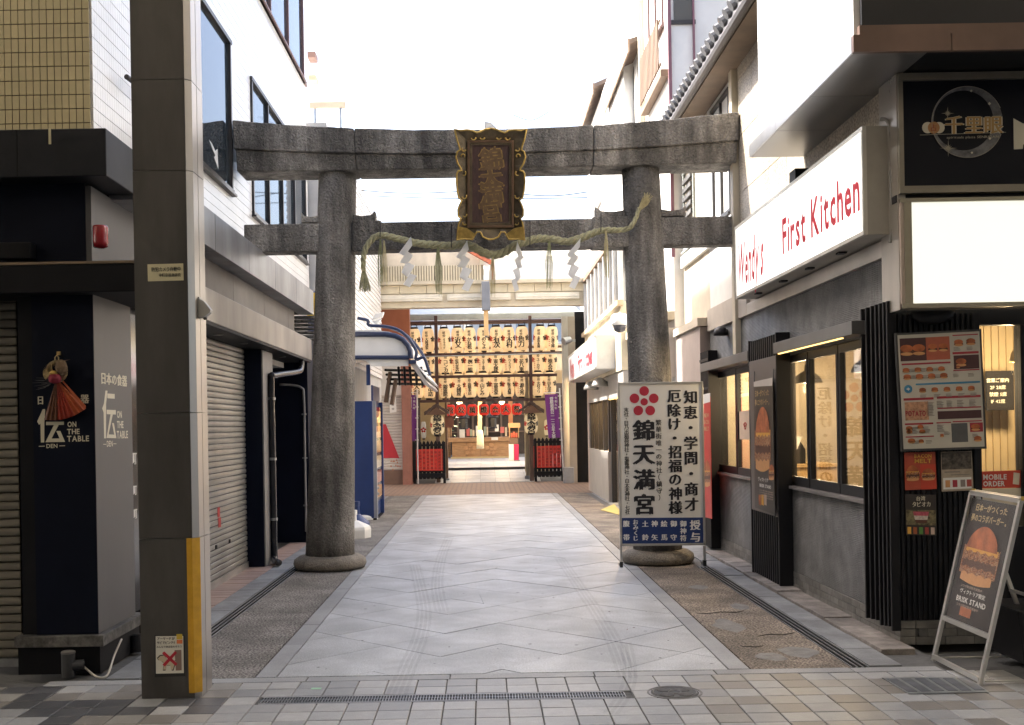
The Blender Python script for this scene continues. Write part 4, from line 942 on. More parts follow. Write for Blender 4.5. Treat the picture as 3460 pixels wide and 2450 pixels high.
rb = thing('restaurant_building', 'burger restaurant with slate-grey walls, black framed windows and lit signs, right side', 'restaurant', (3.4, 9.8, 0))
# base bricks
for c in range(3):
    y = 7.50 + (.1 if c % 2 else 0)
    if c % 2: B('brick', (RX - .006, 7.50, .002 + c * .056), (RX + .1, 7.596, .002 + c * .056 + .052), M_brk, rb, bevel=.003)
    while y < 13.6:
        L_ = min(.2, 13.7 - y); B('brick', (RX - .006, y + .002, .002 + c * .056), (RX + .1, y + L_ - .002, .002 + c * .056 + .052), M_brk, rb, bevel=.003); y += .2
    x = RX + .104 + (.08 if c % 2 else 0)
    while x < 5:
        B('brick', (x + .002, 7.494, .002 + c * .056), (x + .196, 7.62, .002 + c * .056 + .052), M_brk, rb, bevel=.003); x += .2
B('base_core', (RX + .002, 7.51, 0), (RX + .12, 13.7, .169), M_grout, rb); B('base_core', (RX + .122, 7.5, 0), (6, 7.62, .169), M_grout, rb)
B('lower_wall', (RX, 8.10, .17), (RX + .16, 13.65, .925), M_rib, rb)
B('upper_wall', (RX, 7.62, 2.16), (RX + .16, 13.65, 2.68), M_rib, rb)
B('pier_wall', (RX, 7.62, .17), (RX + .16, 8.098, 2.158), M_blk2, rb)
B('window_pier', (RX, 10.42, .926), (RX + .14, 11.52, 2.158), M_blk2, rb)
B('end_pier', (RX, 13.36, .926), (RX + .14, 13.65, 2.158), M_blk2, rb)
B('sill', (RX - .035, 8.10, .928), (RX + .05, 10.45, .955), M_taupe, rb); B('sill', (RX - .035, 11.5, .928), (RX + .05, 13.4, .955), M_taupe, rb)
G = glass('shop_glass', (.96, .97, .96), .13)
def shopwin(y0, y1, nm='window'):
    w_ = MB().box((RX + .035, y0, 1.0), (RX + .041, y1, 2.12)).build(nm, G, rb)
    B('sash', (RX + .018, y0, .957), (RX + .06, y1, 1.04), M_blk2, w_); B('sash', (RX + .018, y0, 2.09), (RX + .06, y1, 2.156), M_blk2, w_)
    for yy in (y0, y1 - .045): B('stile', (RX + .016, yy, 1.041), (RX + .062, yy + .045, 2.089), M_blk2, w_)
    return w_
wl = shopwin(12.36, 13.35); shopwin(11.53, 12.34); shopwin(9.62, 10.41); shopwin(8.80, 9.60); shopwin(8.12, 8.78)
for y0, y1 in ((7.98, 10.15), (11.15, 13.6)):
    B('window_hood', (2.69, y0, 2.175), (RX - .002, y1, 2.275), mat('hood_metal', (.16, .155, .15), .4, metal=.4, var=.15), rb, bevel=.004)
B('hood_light', (2.715, 8.3, 2.168), (2.735, 10.1, 2.1745), emis('warm_led', (1, .62, .2), .8), rb)
B('trim_strip', (RX - .03, 7.62, 2.682), (RX + .1, 11.6, 2.80), mat('trim_silver', (.48, .45, .41), .35, metal=.5, var=.12), rb, bevel=.003)
B('trim_strip', (RX - .03, 11.604, 2.682), (RX + .1, 13.65, 2.95), mat('trim_beige', (.50, .44, .37), .5, var=.1, dirt=.15), rb, bevel=.003)
M_grn = mat('granite_panel', (0.38, 0.33, 0.26), .45, var=.15, scale=4, speck=.4, sscale=55, rnd=.07, dirt=.15)
for i in range(7):
    for j in range(5):
        B('granite_panel', (RX + .002, 7.63 + i * .62 + .003, 2.803 + j * .62), (RX + .1, 7.63 + (i + 1) * .62 - .003, 2.803 + (j + 1) * .62 - .006), M_grn, rb, bevel=.003)
B('wall_core', (RX + .104, 7.62, 2.69), (6.5, 12.1, 9.0), mat('core_grey', (.3, .28, .25), .8), rb)
B('corner_pilaster', (RX - .06, 12.0, 2.3), (RX + .1, 12.14, 5.9), mat('pilaster_cream', (.56, .49, .36), .5, var=.1, dirt=.2), rb, bevel=.004)
# canopy with overhanging upper storey
M_can = mat('canopy_metal', (0.22, 0.215, 0.21), .33, metal=.55, var=.15, scale=1.5, rvar=.08)
y = 6.9
for L_ in (.9, .9, .87):
    B('canopy_soffit', (2.37, y + .003, 3.86), (RX + .002, y + L_ - .003, 3.885), M_can, rb); B('canopy_fascia', (2.355, y + .003, 3.862), (2.369, y + L_ - .003, 3.97), mat('canopy_edge', (.45, .45, .45), .35, metal=.6, var=.1), rb); y += L_
B('canopy_core', (2.37, 6.9, 3.887), (6, 9.57, 3.968), M_blk2, rb)
B('front_soffit', (RX + .004, 6.9, 3.86), (6, 7.6, 3.885), M_blk2, rb)
B('overhang_side', (2.38, 6.93, 3.972), (2.6, 9.3, 8.5), M_white, rb)
M_bfas = mat('fascia_rust', (0.17, 0.105, 0.08), .5, var=.15, scale=2, dirt=.2)
x = 2.352
for L_ in (.62, 1.2, 1.2):
    B('front_fascia', (x + .003, 6.86, 3.858), (x + L_ - .003, 6.897, 3.965), M_bfas, rb); x += L_
B('front_fascia_step', (2.40, 6.875, 3.968), (5.4, 6.93, 4.03), M_bfas, rb)
B('upper_sign_wall', (2.42, 6.89, 4.033), (6, 6.928, 8.5), mat('upper_dark', (.012, .012, .016), .5, var=.2), rb)
# corner return and black corrugated front
B('corner_metal', (2.785, 7.30, 2.28), (2.835, 7.618, 3.855), mat('corner_steel', (.40, .37, .33), .3, metal=.75, var=.15, scale=2, streak=(2, 2, .6), rvar=.1), rb)
xw0, xw1 = P(2197, 900, 7.5).x, P(2288, 900, 7.5).x
B('front_wall', (RX + .002, 7.505, .17), (xw0, 7.60, 2.30), M_blk2, rb)
for i in range(15):
    xx = RX + .012 + i * .036
    if xx + .02 < xw0: B('corrugation', (xx, 7.487, .172), (xx + .019, 7.504, 2.27), M_blk2, rb, bevel=.003)
B('front_header', (xw0 + .001, 7.505, P(2240, 727, 7.5).z), (6, 7.60, 2.30), M_blk2, rb)
B('front_wall', (xw1 + .001, 7.505, .17), (6, 7.60, P(2240, 728, 7.5).z), M_blk2, rb)
B('front_wall_low', (xw0 + .001, 7.505, .17), (xw1, 7.60, P(2240, 1180, 7.5).z), M_blk2, rb)
fw = MB().box((xw0, 7.54, P(2240, 1180, 7.5).z), (xw1, 7.546, P(2240, 727, 7.5).z)).build('front_window', G, rb)
for i, (x0) in enumerate((1940, 1951, 1962, 1972, 1981, 1990, 1998)):
    yy = PX(x0, 1000, 2.79).y; B('corner_slat', (2.765, yy - .012, .10 + .01 * (i % 3)), (RX - .003, yy + .012, 2.36 - .0 * i), M_blk2, rb, bevel=.003)
B('slat_rail', (2.80, 7.55, 1.17), (2.822, 8.08, 1.19), M_steel, rb)
MB().lathe((P(2095, 735, 7.42).x, 7.46, 2.19), [(.01, 0), (.09, .012), (.14, .05), (.15, .09)], 24, 1, .35).build('door_sensor_hood', M_blk2, rb, smooth=True)
# interior
M_int = mat('interior_cream', (0.58, 0.46, 0.27), .6, var=.05)
rm = thing('dining_room', 'warm cream interior of the restaurant seen through its windows', 'interior', (4, 11, 0))
B('end_wall', (2.9, 14.0, .0), (5.6, 14.1, 2.7), M_int, rm); B('side_wall', (5.5, 7.65, 0), (5.6, 13.99, 2.7), M_int, rm)
B('ceiling', (2.995, 7.65, 2.62), (5.49, 13.99, 2.68), M_int, rm); B('floor', (2.995, 7.65, .17), (5.49, 13.99, .2), mat('interior_floor', (.25, .19, .12), .4), rm)
for i in range(18): B('wall_groove', (2.995, 13.992, .3 + i * .13), (5.48, 13.998, .306 + i * .13), mat('groove', (.42, .34, .22), .7), rm)
for i in range(22): B('wall_batten', (P(2190, 900, 8.9).x + i * .06, 8.90, .2), (P(2190, 900, 8.9).x + i * .06 + .018, 8.915, 2.6), mat('batten', (.58, .45, .25), .6), rm)
B('partition', (P(2180, 900, 8.9).x, 8.92, .2), (5.48, 8.98, 2.61), M_int, rm)
def counter(x0, x1, y0, y1, z, m_):
    t_ = thing('counter', 'light wood service counter with black register inside the restaurant window', 'counter', ((x0 + x1) / 2, (y0 + y1) / 2, .2))
    B('front', (x0, y0, .2), (x1, y1, z - .04), m_, t_); B('top', (x0 - .03, y0 - .03, z - .038), (x1 + .03, y1 + .03, z), m_, t_, bevel=.005); return t_
M_lw = mat('light_wood', (.48, .32, .15), .5, var=.15, scale=5, streak=(1, 1, 6))
a = P(1752, 1000, 12.2).x; b = P(1802, 1000, 12.2).x
counter(a, b + .35, 12.2, 13.2, P(1775, 1040, 12.2).z, M_lw)
t = thing('cash_register', 'black cash register standing on the restaurant counter', 'register', (a + .15, 12.5, 1.1))
zc = P(1775, 1040, 12.2).z
k = MB(); k.prism([(a + .02, 12.35, zc), (a + .30, 12.35, zc), (a + .30, 12.35, zc + .16), (a + .22, 12.35, zc + .30), (a + .05, 12.35, zc + .30), (a + .02, 12.35, zc + .2)], (0, .35, 0)); k.build('body', M_blk2, t)
k = MB(); k.hexa([P(1757, 1020, 12.3), P(1780, 1018, 12.3), P(1797, 978, 12.3), P(1776, 976, 12.3)], (0, .01, 0)); k.build('menu_card', M_white, t)
B('screen', (a + .06, 12.7, zc + .3), (a + .26, 12.72, zc + .46), mat('screen_pale', (.7, .66, .5), .4), t)
for i, (x0, y0, x1, y1, d) in enumerate(((1898, 856, 1946, 1012, 13.9), (1786, 850, 1798, 900, 13.9))):
    p0, p1 = P(x0, y0, d), P(x1, y1, d); t = thing('wall_poster', ('dark menu poster in frame on the cream wall inside the right window', 'small dark poster by the pendant lamp inside the window')[i], 'poster', tuple(p1))
    k = MB(); k.hexa([p0, Vector((p1.x, d, p0.z)), p1, Vector((p0.x, d, p1.z))], (0, .02, 0)); k.build('board', mat('poster_brown', (.09, .05, .035), .5), t)
    if i == 0:
        k = MB()
        for q, s_ in enumerate(('MEAT', 'BACON', 'CHEESE', 'POTATO', 'SALAD', 'DRINK')):
            htext(k, s_, ((p0.x + p1.x) / 2, d - .003, p0.z - .16 - q * .09), UX, UZ, .05, B1)
        k.build('lettering', mat('print_gold', (.55, .40, .2), .5), t)
def pendant(x, y, z, r_, lab, watt, shade):
    t_ = thing('pendant_lamp', lab, 'lamp', (x, y, z), 'pendant lamps inside the restaurant')
    MB().lathe((x, y, z), [(r_, 0), (r_ * .98, .02), (r_ * .8, .07), (r_ * .45, .11), (r_ * .2, .13), (r_ * .16, .19), (.01, .2)], 24).build('shade', shade, t_, smooth=True)
    MB().tube([(x, y, z + .2), (x, y, 2.61)], .006, 6).build('cord', M_blk2, t_)
    MB().lathe((x, y, z + .005), [(.01, 0), (.04, .02), (.045, .05), (.02, .08)], 12).build('bulb', emis('bulb_warm', (1, .72, .36), 2.5), t_)
    li = bpy.data.lights.new('lamp_light', 'POINT'); li.energy = watt; li.color = (1, .74, .44); li.shadow_soft_size = .06
    lo = bpy.data.objects.new('lamp_light', li); COL.objects.link(lo); lo.parent = t_; lo.location = (0, 0, -.06)
M_shade = mat('shade_pewter', (.12, .115, .105), .4, metal=.4)
M_shadey = mat('shade_cream', (.6, .42, .18), .4)
q = P(1808, 858, 11.5); pendant(q.x, 11.5, q.z, .155, 'pewter dome pendant lamp in the middle restaurant window', 24, M_shade)
q = P(1940, 833, 10.2); pendant(q.x, 10.2, q.z, .14, 'pewter dome pendant lamp at the right edge of the large window', 24, M_shade)
q = P(2243, 852, 8.5); pendant(q.x - .05, 8.1, q.z + .12, .075, 'brass cone pendant lamp behind the menu board window', 15, M_shadey)
q = P(1660, 860, 13.2); pendant(q.x + .3, 13.0, 2.1, .14, 'pewter pendant lamp behind the left restaurant window', 18, M_shade)
t = thing('opening_board', 'small black notice board hung inside the corner window', 'notice', tuple(P(2240, 915, 8.6)))
p0, p1 = P(2208, 831, 8.6), P(2272, 918, 8.6); B('board', (p0.x, 8.60, p1.z), (p1.x, 8.62, p0.z), mat('board_black', (.02, .018, .016), .8, spec=.1), t, bevel=.004)
k = MB(); c_ = (p0 + p1) / 2
for i, s_ in enumerate(('営業ご案内', '2F 28席', '禁煙 5席', '1F 42席')): htext(k, s_, (c_.x - .02, 8.597, p0.z - .075 - i * .055), UX, UZ, .036, B1)
k.build('lettering', M_logo, t)
# front window poster
t = thing('order_poster', 'red and white MOBILE ORDER poster in the corner window', 'poster', tuple(P(2240, 1110, 7.535)))
fq = onD(7.536)
k = MB(); k.hexa([fq(2198, 1056), fq(2287, 1053), fq(2288, 1092), fq(2199, 1094)], (0, .002, 0)); k.build('red_sheet', mat('poster_red', (.55, .06, .035), .5, var=.05), t)
k = MB(); k.hexa([fq(2199, 1095), fq(2288, 1093), fq(2290, 1135), fq(2200, 1138)], (0, .002, 0)); k.build('white_sheet', mat('poster_cream', (.62, .56, .45), .5), t)
k = MB(); e = 7.536 / F; htext(k, 'MOBILE', fq(2228, 1068, .002), UX, UZ, 16 * e, B2, width=54 * e); htext(k, 'ORDER', fq(2226, 1083, .002), UX, UZ, 16 * e, B2, width=50 * e); k.build('lettering', M_white, t)
k = MB(); k.hexa([fq(2270, 1058, .002), fq(2284, 1060, .002), fq(2282, 1086, .002), fq(2268, 1084, .002)], (0, .001, 0)); k.build('phone_print', mat('poster_cream2', (.7, .62, .5), .5), t)
# wifi sheet on the left pane
t = thing('wifi_sheet', 'white paper with red wireless symbol on the left restaurant window', 'notice', (RX + .03, 12.1, 1.6))
def WF(x, y, n=0.0): return PX(x, y, RX + .032 - n)
k = MB(); k.hexa([WF(1655, 922), WF(1683, 918), WF(1683, 985), WF(1656, 984)], (.002, 0, 0)); k.build('sheet', mat('sheet_pale', (.62, .48, .36), .6), t)
c_ = WF(1669, 965, .003); kk = MB()
for r_ in (.03, .06, .09): kk.tube([c_ + Vector((0, -math.cos(R(a)) * r_, math.sin(R(a)) * r_)) for a in range(45, 136, 15)], .008, 5)
kk.build('wireless_arcs', mat('wifi_red', (.45, .08, .06), .5), t)
# ------------------------------------------------------------------ signs on the restaurant
M_lit = emis('lit_panel', (1.0, 0.99, 0.95), .33)
sg = thing('restaurant_lightbox', "long white lit sign box with red Wendy's First Kitchen lettering, over the windows".replace("Wendy's First Kitchen ", ''), 'sign', (2.62, 9.4, 2.8))
M_sbox = mat('sign_box_grey', (.36, .34, .30), .4, metal=.3, var=.1)
SX = 2.62; sy0, sy1, sz0, sz1 = 7.47, 11.28, 2.815, 3.555
B('lit_face', (SX, sy0 + .03, sz0 + .03), (SX + .02, sy1 - .03, sz1 - .03), M_lit, sg)
B('housing', (SX + .021, sy0 + .002, sz0), (RX - .002, sy1, sz1), M_sbox, sg)
for a, b in (((SX - .008, sy0, sz0), (SX + .0205, sy1, sz0 + .028)), ((SX - .008, sy0, sz1 - .028), (SX + .0205, sy1, sz1)), ((SX - .008, sy0, sz0 + .029), (SX + .0205, sy0 + .028, sz1 - .029)), ((SX - .008, sy1 - .028, sz0 + .029), (SX + .0205, sy1, sz1 - .029))):
    B('edge_trim', a, b, mat('trim_bright', (.55, .53, .48), .35, metal=.4), sg)
for yy in (8.2, 9.0, 9.8, 10.7): B('underside_clip', (2.68, yy, sz0 - .015), (2.74, yy + .08, sz0 - .001), M_blk2, sg)
M_red = mat('sign_red', (.50, .008, .025), .5, var=0)
def SF(x, y): k_ = .6628; return PX((2460 + x / 2.538) * k_, (400 + y / 2.538) * k_, SX - .003)
def sidetext(par_, s_, ya, yb, zc, h, bold, m_, X, slant=0.0, nm='lettering'):
    k = MB(); n0 = len(k.v); htext(k, s_, (X, (ya + yb) / 2, zc), -UY, UZ, h, bold, width=abs(yb - ya))
    if slant: k.v = [(v[0], v[1] - (v[2] - zc) * slant, v[2]) for v in k.v]
    return k.build(nm, m_, par_)
l0, l1 = SF(85, 1280).y, SF(305, 1130).y; zc_ = SF(200, 1210).z
sidetext(sg, "Wendy's", l0, l1, zc_ + .02, .58, B2, M_red, SX - .004, .12)
l2, l3 = SF(460, 990).y, SF(668, 900).y; sidetext(sg, 'First', l2, l3, SF(560, 960).z + .01, .42, .04, M_red, SX - .004)
l4 = SF(705, 850).y; l5 = SF(1135, 640).y; sidetext(sg, 'Kitchen', l4, l5, SF(900, 745).z + .01, .42, .04, M_red, SX - .004)
# cable bundle at its near end
t = smooth([(2.74, 7.47, 3.60), (2.78, 7.44, 3.57), (2.80, 7.42, 3.4), (2.79, 7.43, 3.1), (2.805, 7.42, 2.9), (2.78, 7.44, 2.75)])
MB().tube(t, .014, 6).build('sign_cable', mat('cable_grey', (.2, .19, .17), .6), None, smooth=True, label='grey cable bundle beside the near end of the lit sign box', cat='cable')
t = thing('flood_lamp', 'small black box lamp above the lit sign box', 'lamp', tuple(PX(1775, 395, 2.7)))
q = PX(1772, 400, 2.68); B('housing', (2.68, q.y - .12, q.z - .1), (2.80, q.y + .06, q.z + .06), M_blk2, t); B('bracket', (2.80, q.y - .03, q.z - .12), (2.83, q.y + .03, q.z), M_steel, t)
# dark fortune sign
ds = thing('fortune_sign', 'black sign panel with pale crescent moon emblem, upper right corner', 'sign', (3.4, 7.3, 3.08))
m4 = crop(2300, 0, 1.977)
def DS(x, y, n=0.0): return m4(x, y, 7.285 - n)
z0_, z1_ = DS(1700, 1290).z, 3.85; x0_ = 2.79
B('panel', (x0_ + .03, 7.292, z0_ + .05), (6, 7.36, z1_ - .05), mat('sign_black', (.006, .007, .012), .5, var=.1, spec=.2), ds)
M_sfr = mat('sign_frame', (.26, .235, .19), .4, metal=.5, var=.12)
B('frame', (x0_, 7.27, z0_), (6, 7.40, z0_ + .048), M_sfr, ds); B('frame', (x0_, 7.27, z1_ - .048), (6, 7.40, z1_), M_sfr, ds); B('frame', (x0_, 7.272, z0_ + .049), (x0_ + .03, 7.40, z1_ - .049), M_sfr, ds)
cc = (1915, 815); pts = []
def arc_pt(cx_, cy_, r_, a): return (cx_ + r_ * math.cos(R(a)), cy_ + r_ * math.sin(R(a)))
mo = [arc_pt(1915, 815, 236, a) for a in range(-150, 211, 6)]; mi = [arc_pt(1888, 805, 200, a) for a in range(-150, 211, 6)]
k = MB(); n_ = len(mo); k.add([DS(*p, .002) for p in mo] + [DS(*p, .002) for p in mi], [(i, i + 1, n_ + i + 1, n_ + i) for i in range(n_ - 1)])
k.build('crescent', mat('moon_grey', (.13, .13, .135), .5, var=.6, scale=18), ds)
for pts_, nm_ in (([arc_pt(1915, 815, 238, a) for a in range(-215, -20, 6)], 'crescent_line'), ([arc_pt(1915, 815, 238, a) for a in range(20, 150, 6)], 'crescent_line')):
    MB().tube([DS(*p, .004) for p in pts_], .0026, 4).build(nm_, mat('moon_line', (.28, .26, .22), .5), ds)
for x, y, r_ in ((1940, 607, 9), (2062, 692, 11), (2065, 925, 10), (1945, 1020, 9)):
    k = MB(); k.quad(DS(x - r_, y, .004), DS(x, y + r_, .004), DS(x + r_, y, .004), DS(x, y - r_, .004)); k.build('spark', M_logo, ds)
for x, y, r_ in ((1783, 757, 45), (1787, 990, 60)):
    k = MB()
    for i in range(12):
        a = i * 30; L_ = r_ * (1 if i % 3 == 0 else .5); p, q_ = arc_pt(x, y, L_, a), arc_pt(x, y, 4, a + 90); q2 = arc_pt(x, y, 4, a - 90); k.quad(DS(*p, .0045), DS(*q_, .0045), DS(*q2, .0045))
    k.build('star_burst', mat('star_line', (.35, .32, .24), .5), ds)
k = MB(); k.tube([DS(1598, 902, .004), DS(2172, 884, .004)], .0018, 4); k.build('underline', MATS['star_line'], ds)
for x, r_ in ((1650, 38), (1725, 38)):
    k = MB(); k.disc(DS(x, 853, .004), UX, UZ, r_ * .6628 / 1.977 * 7.285 / F, seg=24); k.build('badge_disc', M_logo, ds)
k = MB(); k.disc(DS(1690, 853, .0055), UX, UZ, 40 * .6628 / 1.977 * 7.285 / F, seg=24); k.build('badge_disc', mat('badge_orange', (.42, .2, .07), .5), ds)
e4 = .6628 / 1.977 * 7.285 / F
k = MB(); putglyph(k, '占', DS(1690, 853, .007), UX, UZ, 48 * e4, 48 * e4, B1); k.build('badge_mark', mat('badge_red', (.3, .06, .02), .5), ds)
k = MB(); k2 = MB()
for ch, x, s_ in (('千', 1825, 128), ('里', 1958, 128), ('眼', 2090, 128)):
    putglyph(k, ch, DS(x, 835, .005), UX, UZ, s_ * e4, s_ * e4, .085); putglyph(k2, ch, DS(x, 835, .0075), UX, UZ, s_ * e4, s_ * e4, .03)
k.build('lettering_outline', M_logo, ds); k2.build('lettering', mat('letter_ochre', (.40, .25, .09), .5), ds)
k = MB(); htext(k, 'spirituals plaza SENRIGAN', DS(1950, 915, .004), UX, UZ, 22 * e4, B1, width=350 * e4); k.build('small_lettering', MATS['star_line'], ds)
k = MB(); k.quad(*[DS(x, y, .004) for x, y in ((2222, 790), (2285, 825), (2320, 825), (2320, 960), (2288, 965), (2285, 995), (2225, 998))]); k.build('letter_edge', M_logo, ds)
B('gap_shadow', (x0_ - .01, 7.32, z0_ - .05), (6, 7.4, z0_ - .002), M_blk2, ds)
# blank lit sign below it
bs = thing('blank_lightbox', 'blank white backlit sign panel under the black sign, right edge', 'sign', (3.5, 7.3, 2.3))
b2 = crop(2900, 400, 2.32)
def BS(x, y): return b2(x, y, 7.285)
zb, zt_ = BS(360, 1490).z, BS(340, 630).z; zlb, zlt = BS(400, 1452).z, BS(390, 660).z
B('lit_face', (x0_ + .075, 7.287, zlb), (6, 7.30, zlt), emis('lit_panel_cool', (.95, .96, .83), .205), bs)
M_bfr = mat('box_frame', (.36, .33, .25), .4, metal=.4, var=.1)
B('frame', (x0_ + .0, 7.27, zb), (6, 7.42, zlb - .001), M_bfr, bs); B('frame', (x0_, 7.27, zlt + .001), (6, 7.42, zt_), M_bfr, bs); B('frame', (x0_ + .025, 7.272, zlb), (x0_ + .074, 7.42, zlt), M_bfr, bs)
B('corner_trim', (x0_, 7.28, zb), (x0_ + .024, 7.42, zt_ - .002), mat('trim_pinkish', (.50, .42, .36), .4, metal=.3), bs)
# ------------------------------------------------------------------ prints
PR = {}
def col_(n_, c): return mat('print_' + n_, c, .5, var=.08, scale=30)
c_bun = col_('bun', (.48, .15, .05)); c_bun2 = col_('bun_light', (.60, .30, .12)); c_patty = col_('patty', (.10, .04, .025)); c_chz = col_('cheese', (.68, .36, .06)); c_bac = col_('bacon', (.36, .06, .045)); c_on = col_('onion', (.55, .42, .34)); c_grn = col_('green', (.10, .25, .05)); c_gold = col_('gold', (.50, .32, .10))
def filling():
    m = mat('print_filling', (.4, .2, .1), .5, var=.2, scale=30); n = m.node_tree; L = n.links
    geo = [x for x in n.nodes if x.type == 'NEW_GEOMETRY'][0]; v = n.nodes.new('ShaderNodeTexNoise'); v.inputs['Scale'].default_value = 48; v.inputs['Detail'].default_value = 3; v.inputs['Distortion'].default_value = 1.5
    mp = n.nodes.new('ShaderNodeMapping'); mp.inputs['Scale'].default_value = (1, 1, 1.6); L.new(geo.outputs['Position'], mp.inputs['Vector']); L.new(mp.outputs[0], v.inputs['Vector'])
    r = n.nodes.new('ShaderNodeValToRGB'); r.color_ramp.interpolation = 'EASE'; els = r.color_ramp.elements; els[0].position = .36; els[0].color = (.04, .014, .01, 1); els[1].position = .66; els[1].color = (.10, .035, .02, 1)
    for p_, c in ((.44, (.26, .05, .03, 1)), (.49, (.52, .24, .05, 1)), (.53, (.16, .05, .025, 1)), (.58, (.60, .46, .30, 1)), (.62, (.34, .10, .05, 1))): e = els.new(p_); e.color = c
    L.new(v.outputs['Fac'], r.inputs['Fac']); L.new(r.outputs[0], n.nodes['Principled BSDF'].inputs['Base Color']); return m
c_fill = filling()
c_bun = mat('print_bun_baked', (.40, .115, .04), .5, var=.5, scale=9)
def burger(fn, cx_, cy_, w_, h, par_, n0=.002):
    def blob(x0, x1, y0, y1, m_, wob, nm, n, top=False):
        pts = []
        N = 16
        for i in range(N + 1):
            t_ = i / N; xx = x0 + (x1 - x0) * t_
            yy = (y0 + (y1 - y0) * (1 - math.sin(math.pi * t_) ** .55)) if top else y0 + wob * h * math.sin(i * 2.3 + x0)
            pts.append((xx, yy))
        for i in range(N, -1, -1):
            t_ = i / N; xx = x0 + (x1 - x0) * t_; pts.append((xx, y1 + wob * h * math.sin(i * 1.7 + y1) + (.05 * h * math.sin(math.pi * t_) if nm == 'bun_print' and not top else 0)))
        k = MB(); k.quad(*[fn(a, b, n) for a, b in pts]); k.build(nm, m_, par_)
    X0, X1 = cx_ - w_ / 2, cx_ + w_ / 2; T = cy_ - h / 2
    blob(X0 + .05 * w_, X1 - .05 * w_, T + .80 * h, T + .96 * h, c_bun2, 0, 'bun_print', n0)
    blob(X0 - .02 * w_, X1 + .03 * w_, T + .36 * h, T + .83 * h, c_fill, .022, 'filling_print', n0 + .0008)
    blob(X0 + .02 * w_, X1 + .0 * w_, T + .60 * h, T + .72 * h, c_patty, .02, 'patty_print', n0 + .0014)
    blob(X0 + .05 * w_, X1 - .02 * w_, T + .37 * h, T + .45 * h, c_chz, .02, 'cheese_print', n0 + .0018)
    blob(X0 + .04 * w_, X1 - .04 * w_, T, T + .40 * h, c_bun, 0, 'bun_print', n0 + .003, True)
# slatted panel with the burger banner
sp = thing('slatted_panel', 'black slatted post panel carrying the burger banner between the windows', 'panel', (2.76, 10.6, 0))
for i in range(13):
    yy = 10.12 + i * .078
    for a, b in ((.03, .66), (2.16, 2.36)): B('slat', (2.705, yy, a), (RX - .003, yy + .035, b), M_blk2, sp, bevel=.002)
B('plate', (2.70, 10.11, .661), (2.80, 11.12, 2.159), mat('plate_taupe', (.15, .135, .13), .4, metal=.3, var=.1), sp, bevel=.003)
for yy in (10.085, 11.125): B('side_post', (2.698, yy, .02), (RX - .003, yy + .02, 2.37), M_blk2, sp)
bn = thing('burger_banner', 'dark hanging banner printed with a tall burger on the slatted panel', 'banner', (2.68, 10.6, .75))
b5 = lambda x, y, X: PX((2480 + x / 1.709) * .6628, (1150 + y / 1.709) * .6628, X)
def BN(x, y, n=0.0): return b5(x, y, 2.672 - n)
k = MB(); k.hexa([BN(113, 240), BN(222, 215), BN(236, 1008), BN(120, 965)], (.006, 0, 0)); k.build('sheet', mat('banner_black', (.022, .018, .018), .35, var=.2, scale=6), bn)
k = MB(); k.hexa([BN(113, 240, .002), BN(222, 215, .002), BN(221, 262, .002), BN(114, 268, .002)], (.001, 0, 0)); k.build('curled_top', mat('banner_sheen', (.5, .47, .44), .3), bn)
burger(BN, 165, 570, 88, 370, bn)
burger(BN, 216, 762, 30, 90, bn)
def bt(s_, x, y, w_, h, m_, bold=B2):
    k = MB(); c0 = BN(x, y, .004); wl_ = abs(BN(x - w_ / 2, y).y - BN(x + w_ / 2, y).y); hh = abs(BN(x, y - h / 2).z - BN(x, y + h / 2).z); htext(k, s_, c0, -UY, UZ, hh, bold, width=wl_); k.build('lettering', m_, bn)
bt('日本一がつくった', 160, 305, 80, 40, c_gold); bt('夢のコラボバーガー。', 162, 358, 84, 40, c_gold); bt('ヴィクトリア', 168, 805, 60, 26, M_white); bt('BRISK STAND', 180, 842, 66, 26, M_white)
for i in range(4): bt('コラボ限定販売実施中', 185, 872 + i * 13, 80, 10, c_on, B0)
for i, m_ in enumerate((c_bun, c_chz, c_on)): k = MB(); k.quad(*[BN(x, y, .004) for x, y in ((142 + i * 16, 890), (156 + i * 16, 893), (156 + i * 16, 955), (142 + i * 16, 948))]); k.build('photo_print', m_, bn)
for x, y in ((118, 180), (228, 165), (118, 1040), (238, 1065)):
    q = b5(x, y, 2.70); MB().tube([q, BN(x, y + (60 if y < 500 else -60))], .004, 5).build('tie', M_blk2, bn)
# second slatted panel with red banner, farther on
sp = thing('slatted_panel', 'black slatted panel beyond the restaurant windows behind the shrine board', 'panel', (2.76, 13.5, 0))
for i in range(10): B('slat', (2.705, 13.68 + i * .05 - .5, .03), (RX - .01, 13.68 + i * .05 - .475, 2.42), M_blk2, sp)
for z in (1.95, 2.3): B('rail', (2.70, 13.16, z), (2.72, 13.68, z + .03), M_blk2, sp)
rbn = thing('red_banner', 'red hanging burger banner partly hidden behind the white shrine board', 'banner', (2.66, 13.3, .7))
def RB(x, y, n=0.0): return PX(x, y, 2.64 - n)
k = MB(); k.hexa([RB(1573, 892), RB(1590, 888), RB(1594, 1162), RB(1576, 1158)], (.005, 0, 0)); k.build('sheet', mat('banner_red', (.52, .035, .025), .45, var=.1, scale=8), rbn)
k = MB(); k.hexa([RB(1573, 884, .002), RB(1590, 880, .002), RB(1590, 900, .002), RB(1573, 905, .002)], (.001, 0, 0)); k.build('top_hem', M_white, rbn)
burger(RB, 1583, 1060, 15, 60, rbn)
k = MB()
for i, s_ in enumerate(('NEW', 'BACON', 'MELT')):
    c0 = RB(1582, 930 + i * 15, .004); htext(k, s_, c0, -UY, UZ, .065, B2, width=.28)
k.build('lettering', c_gold, rbn)
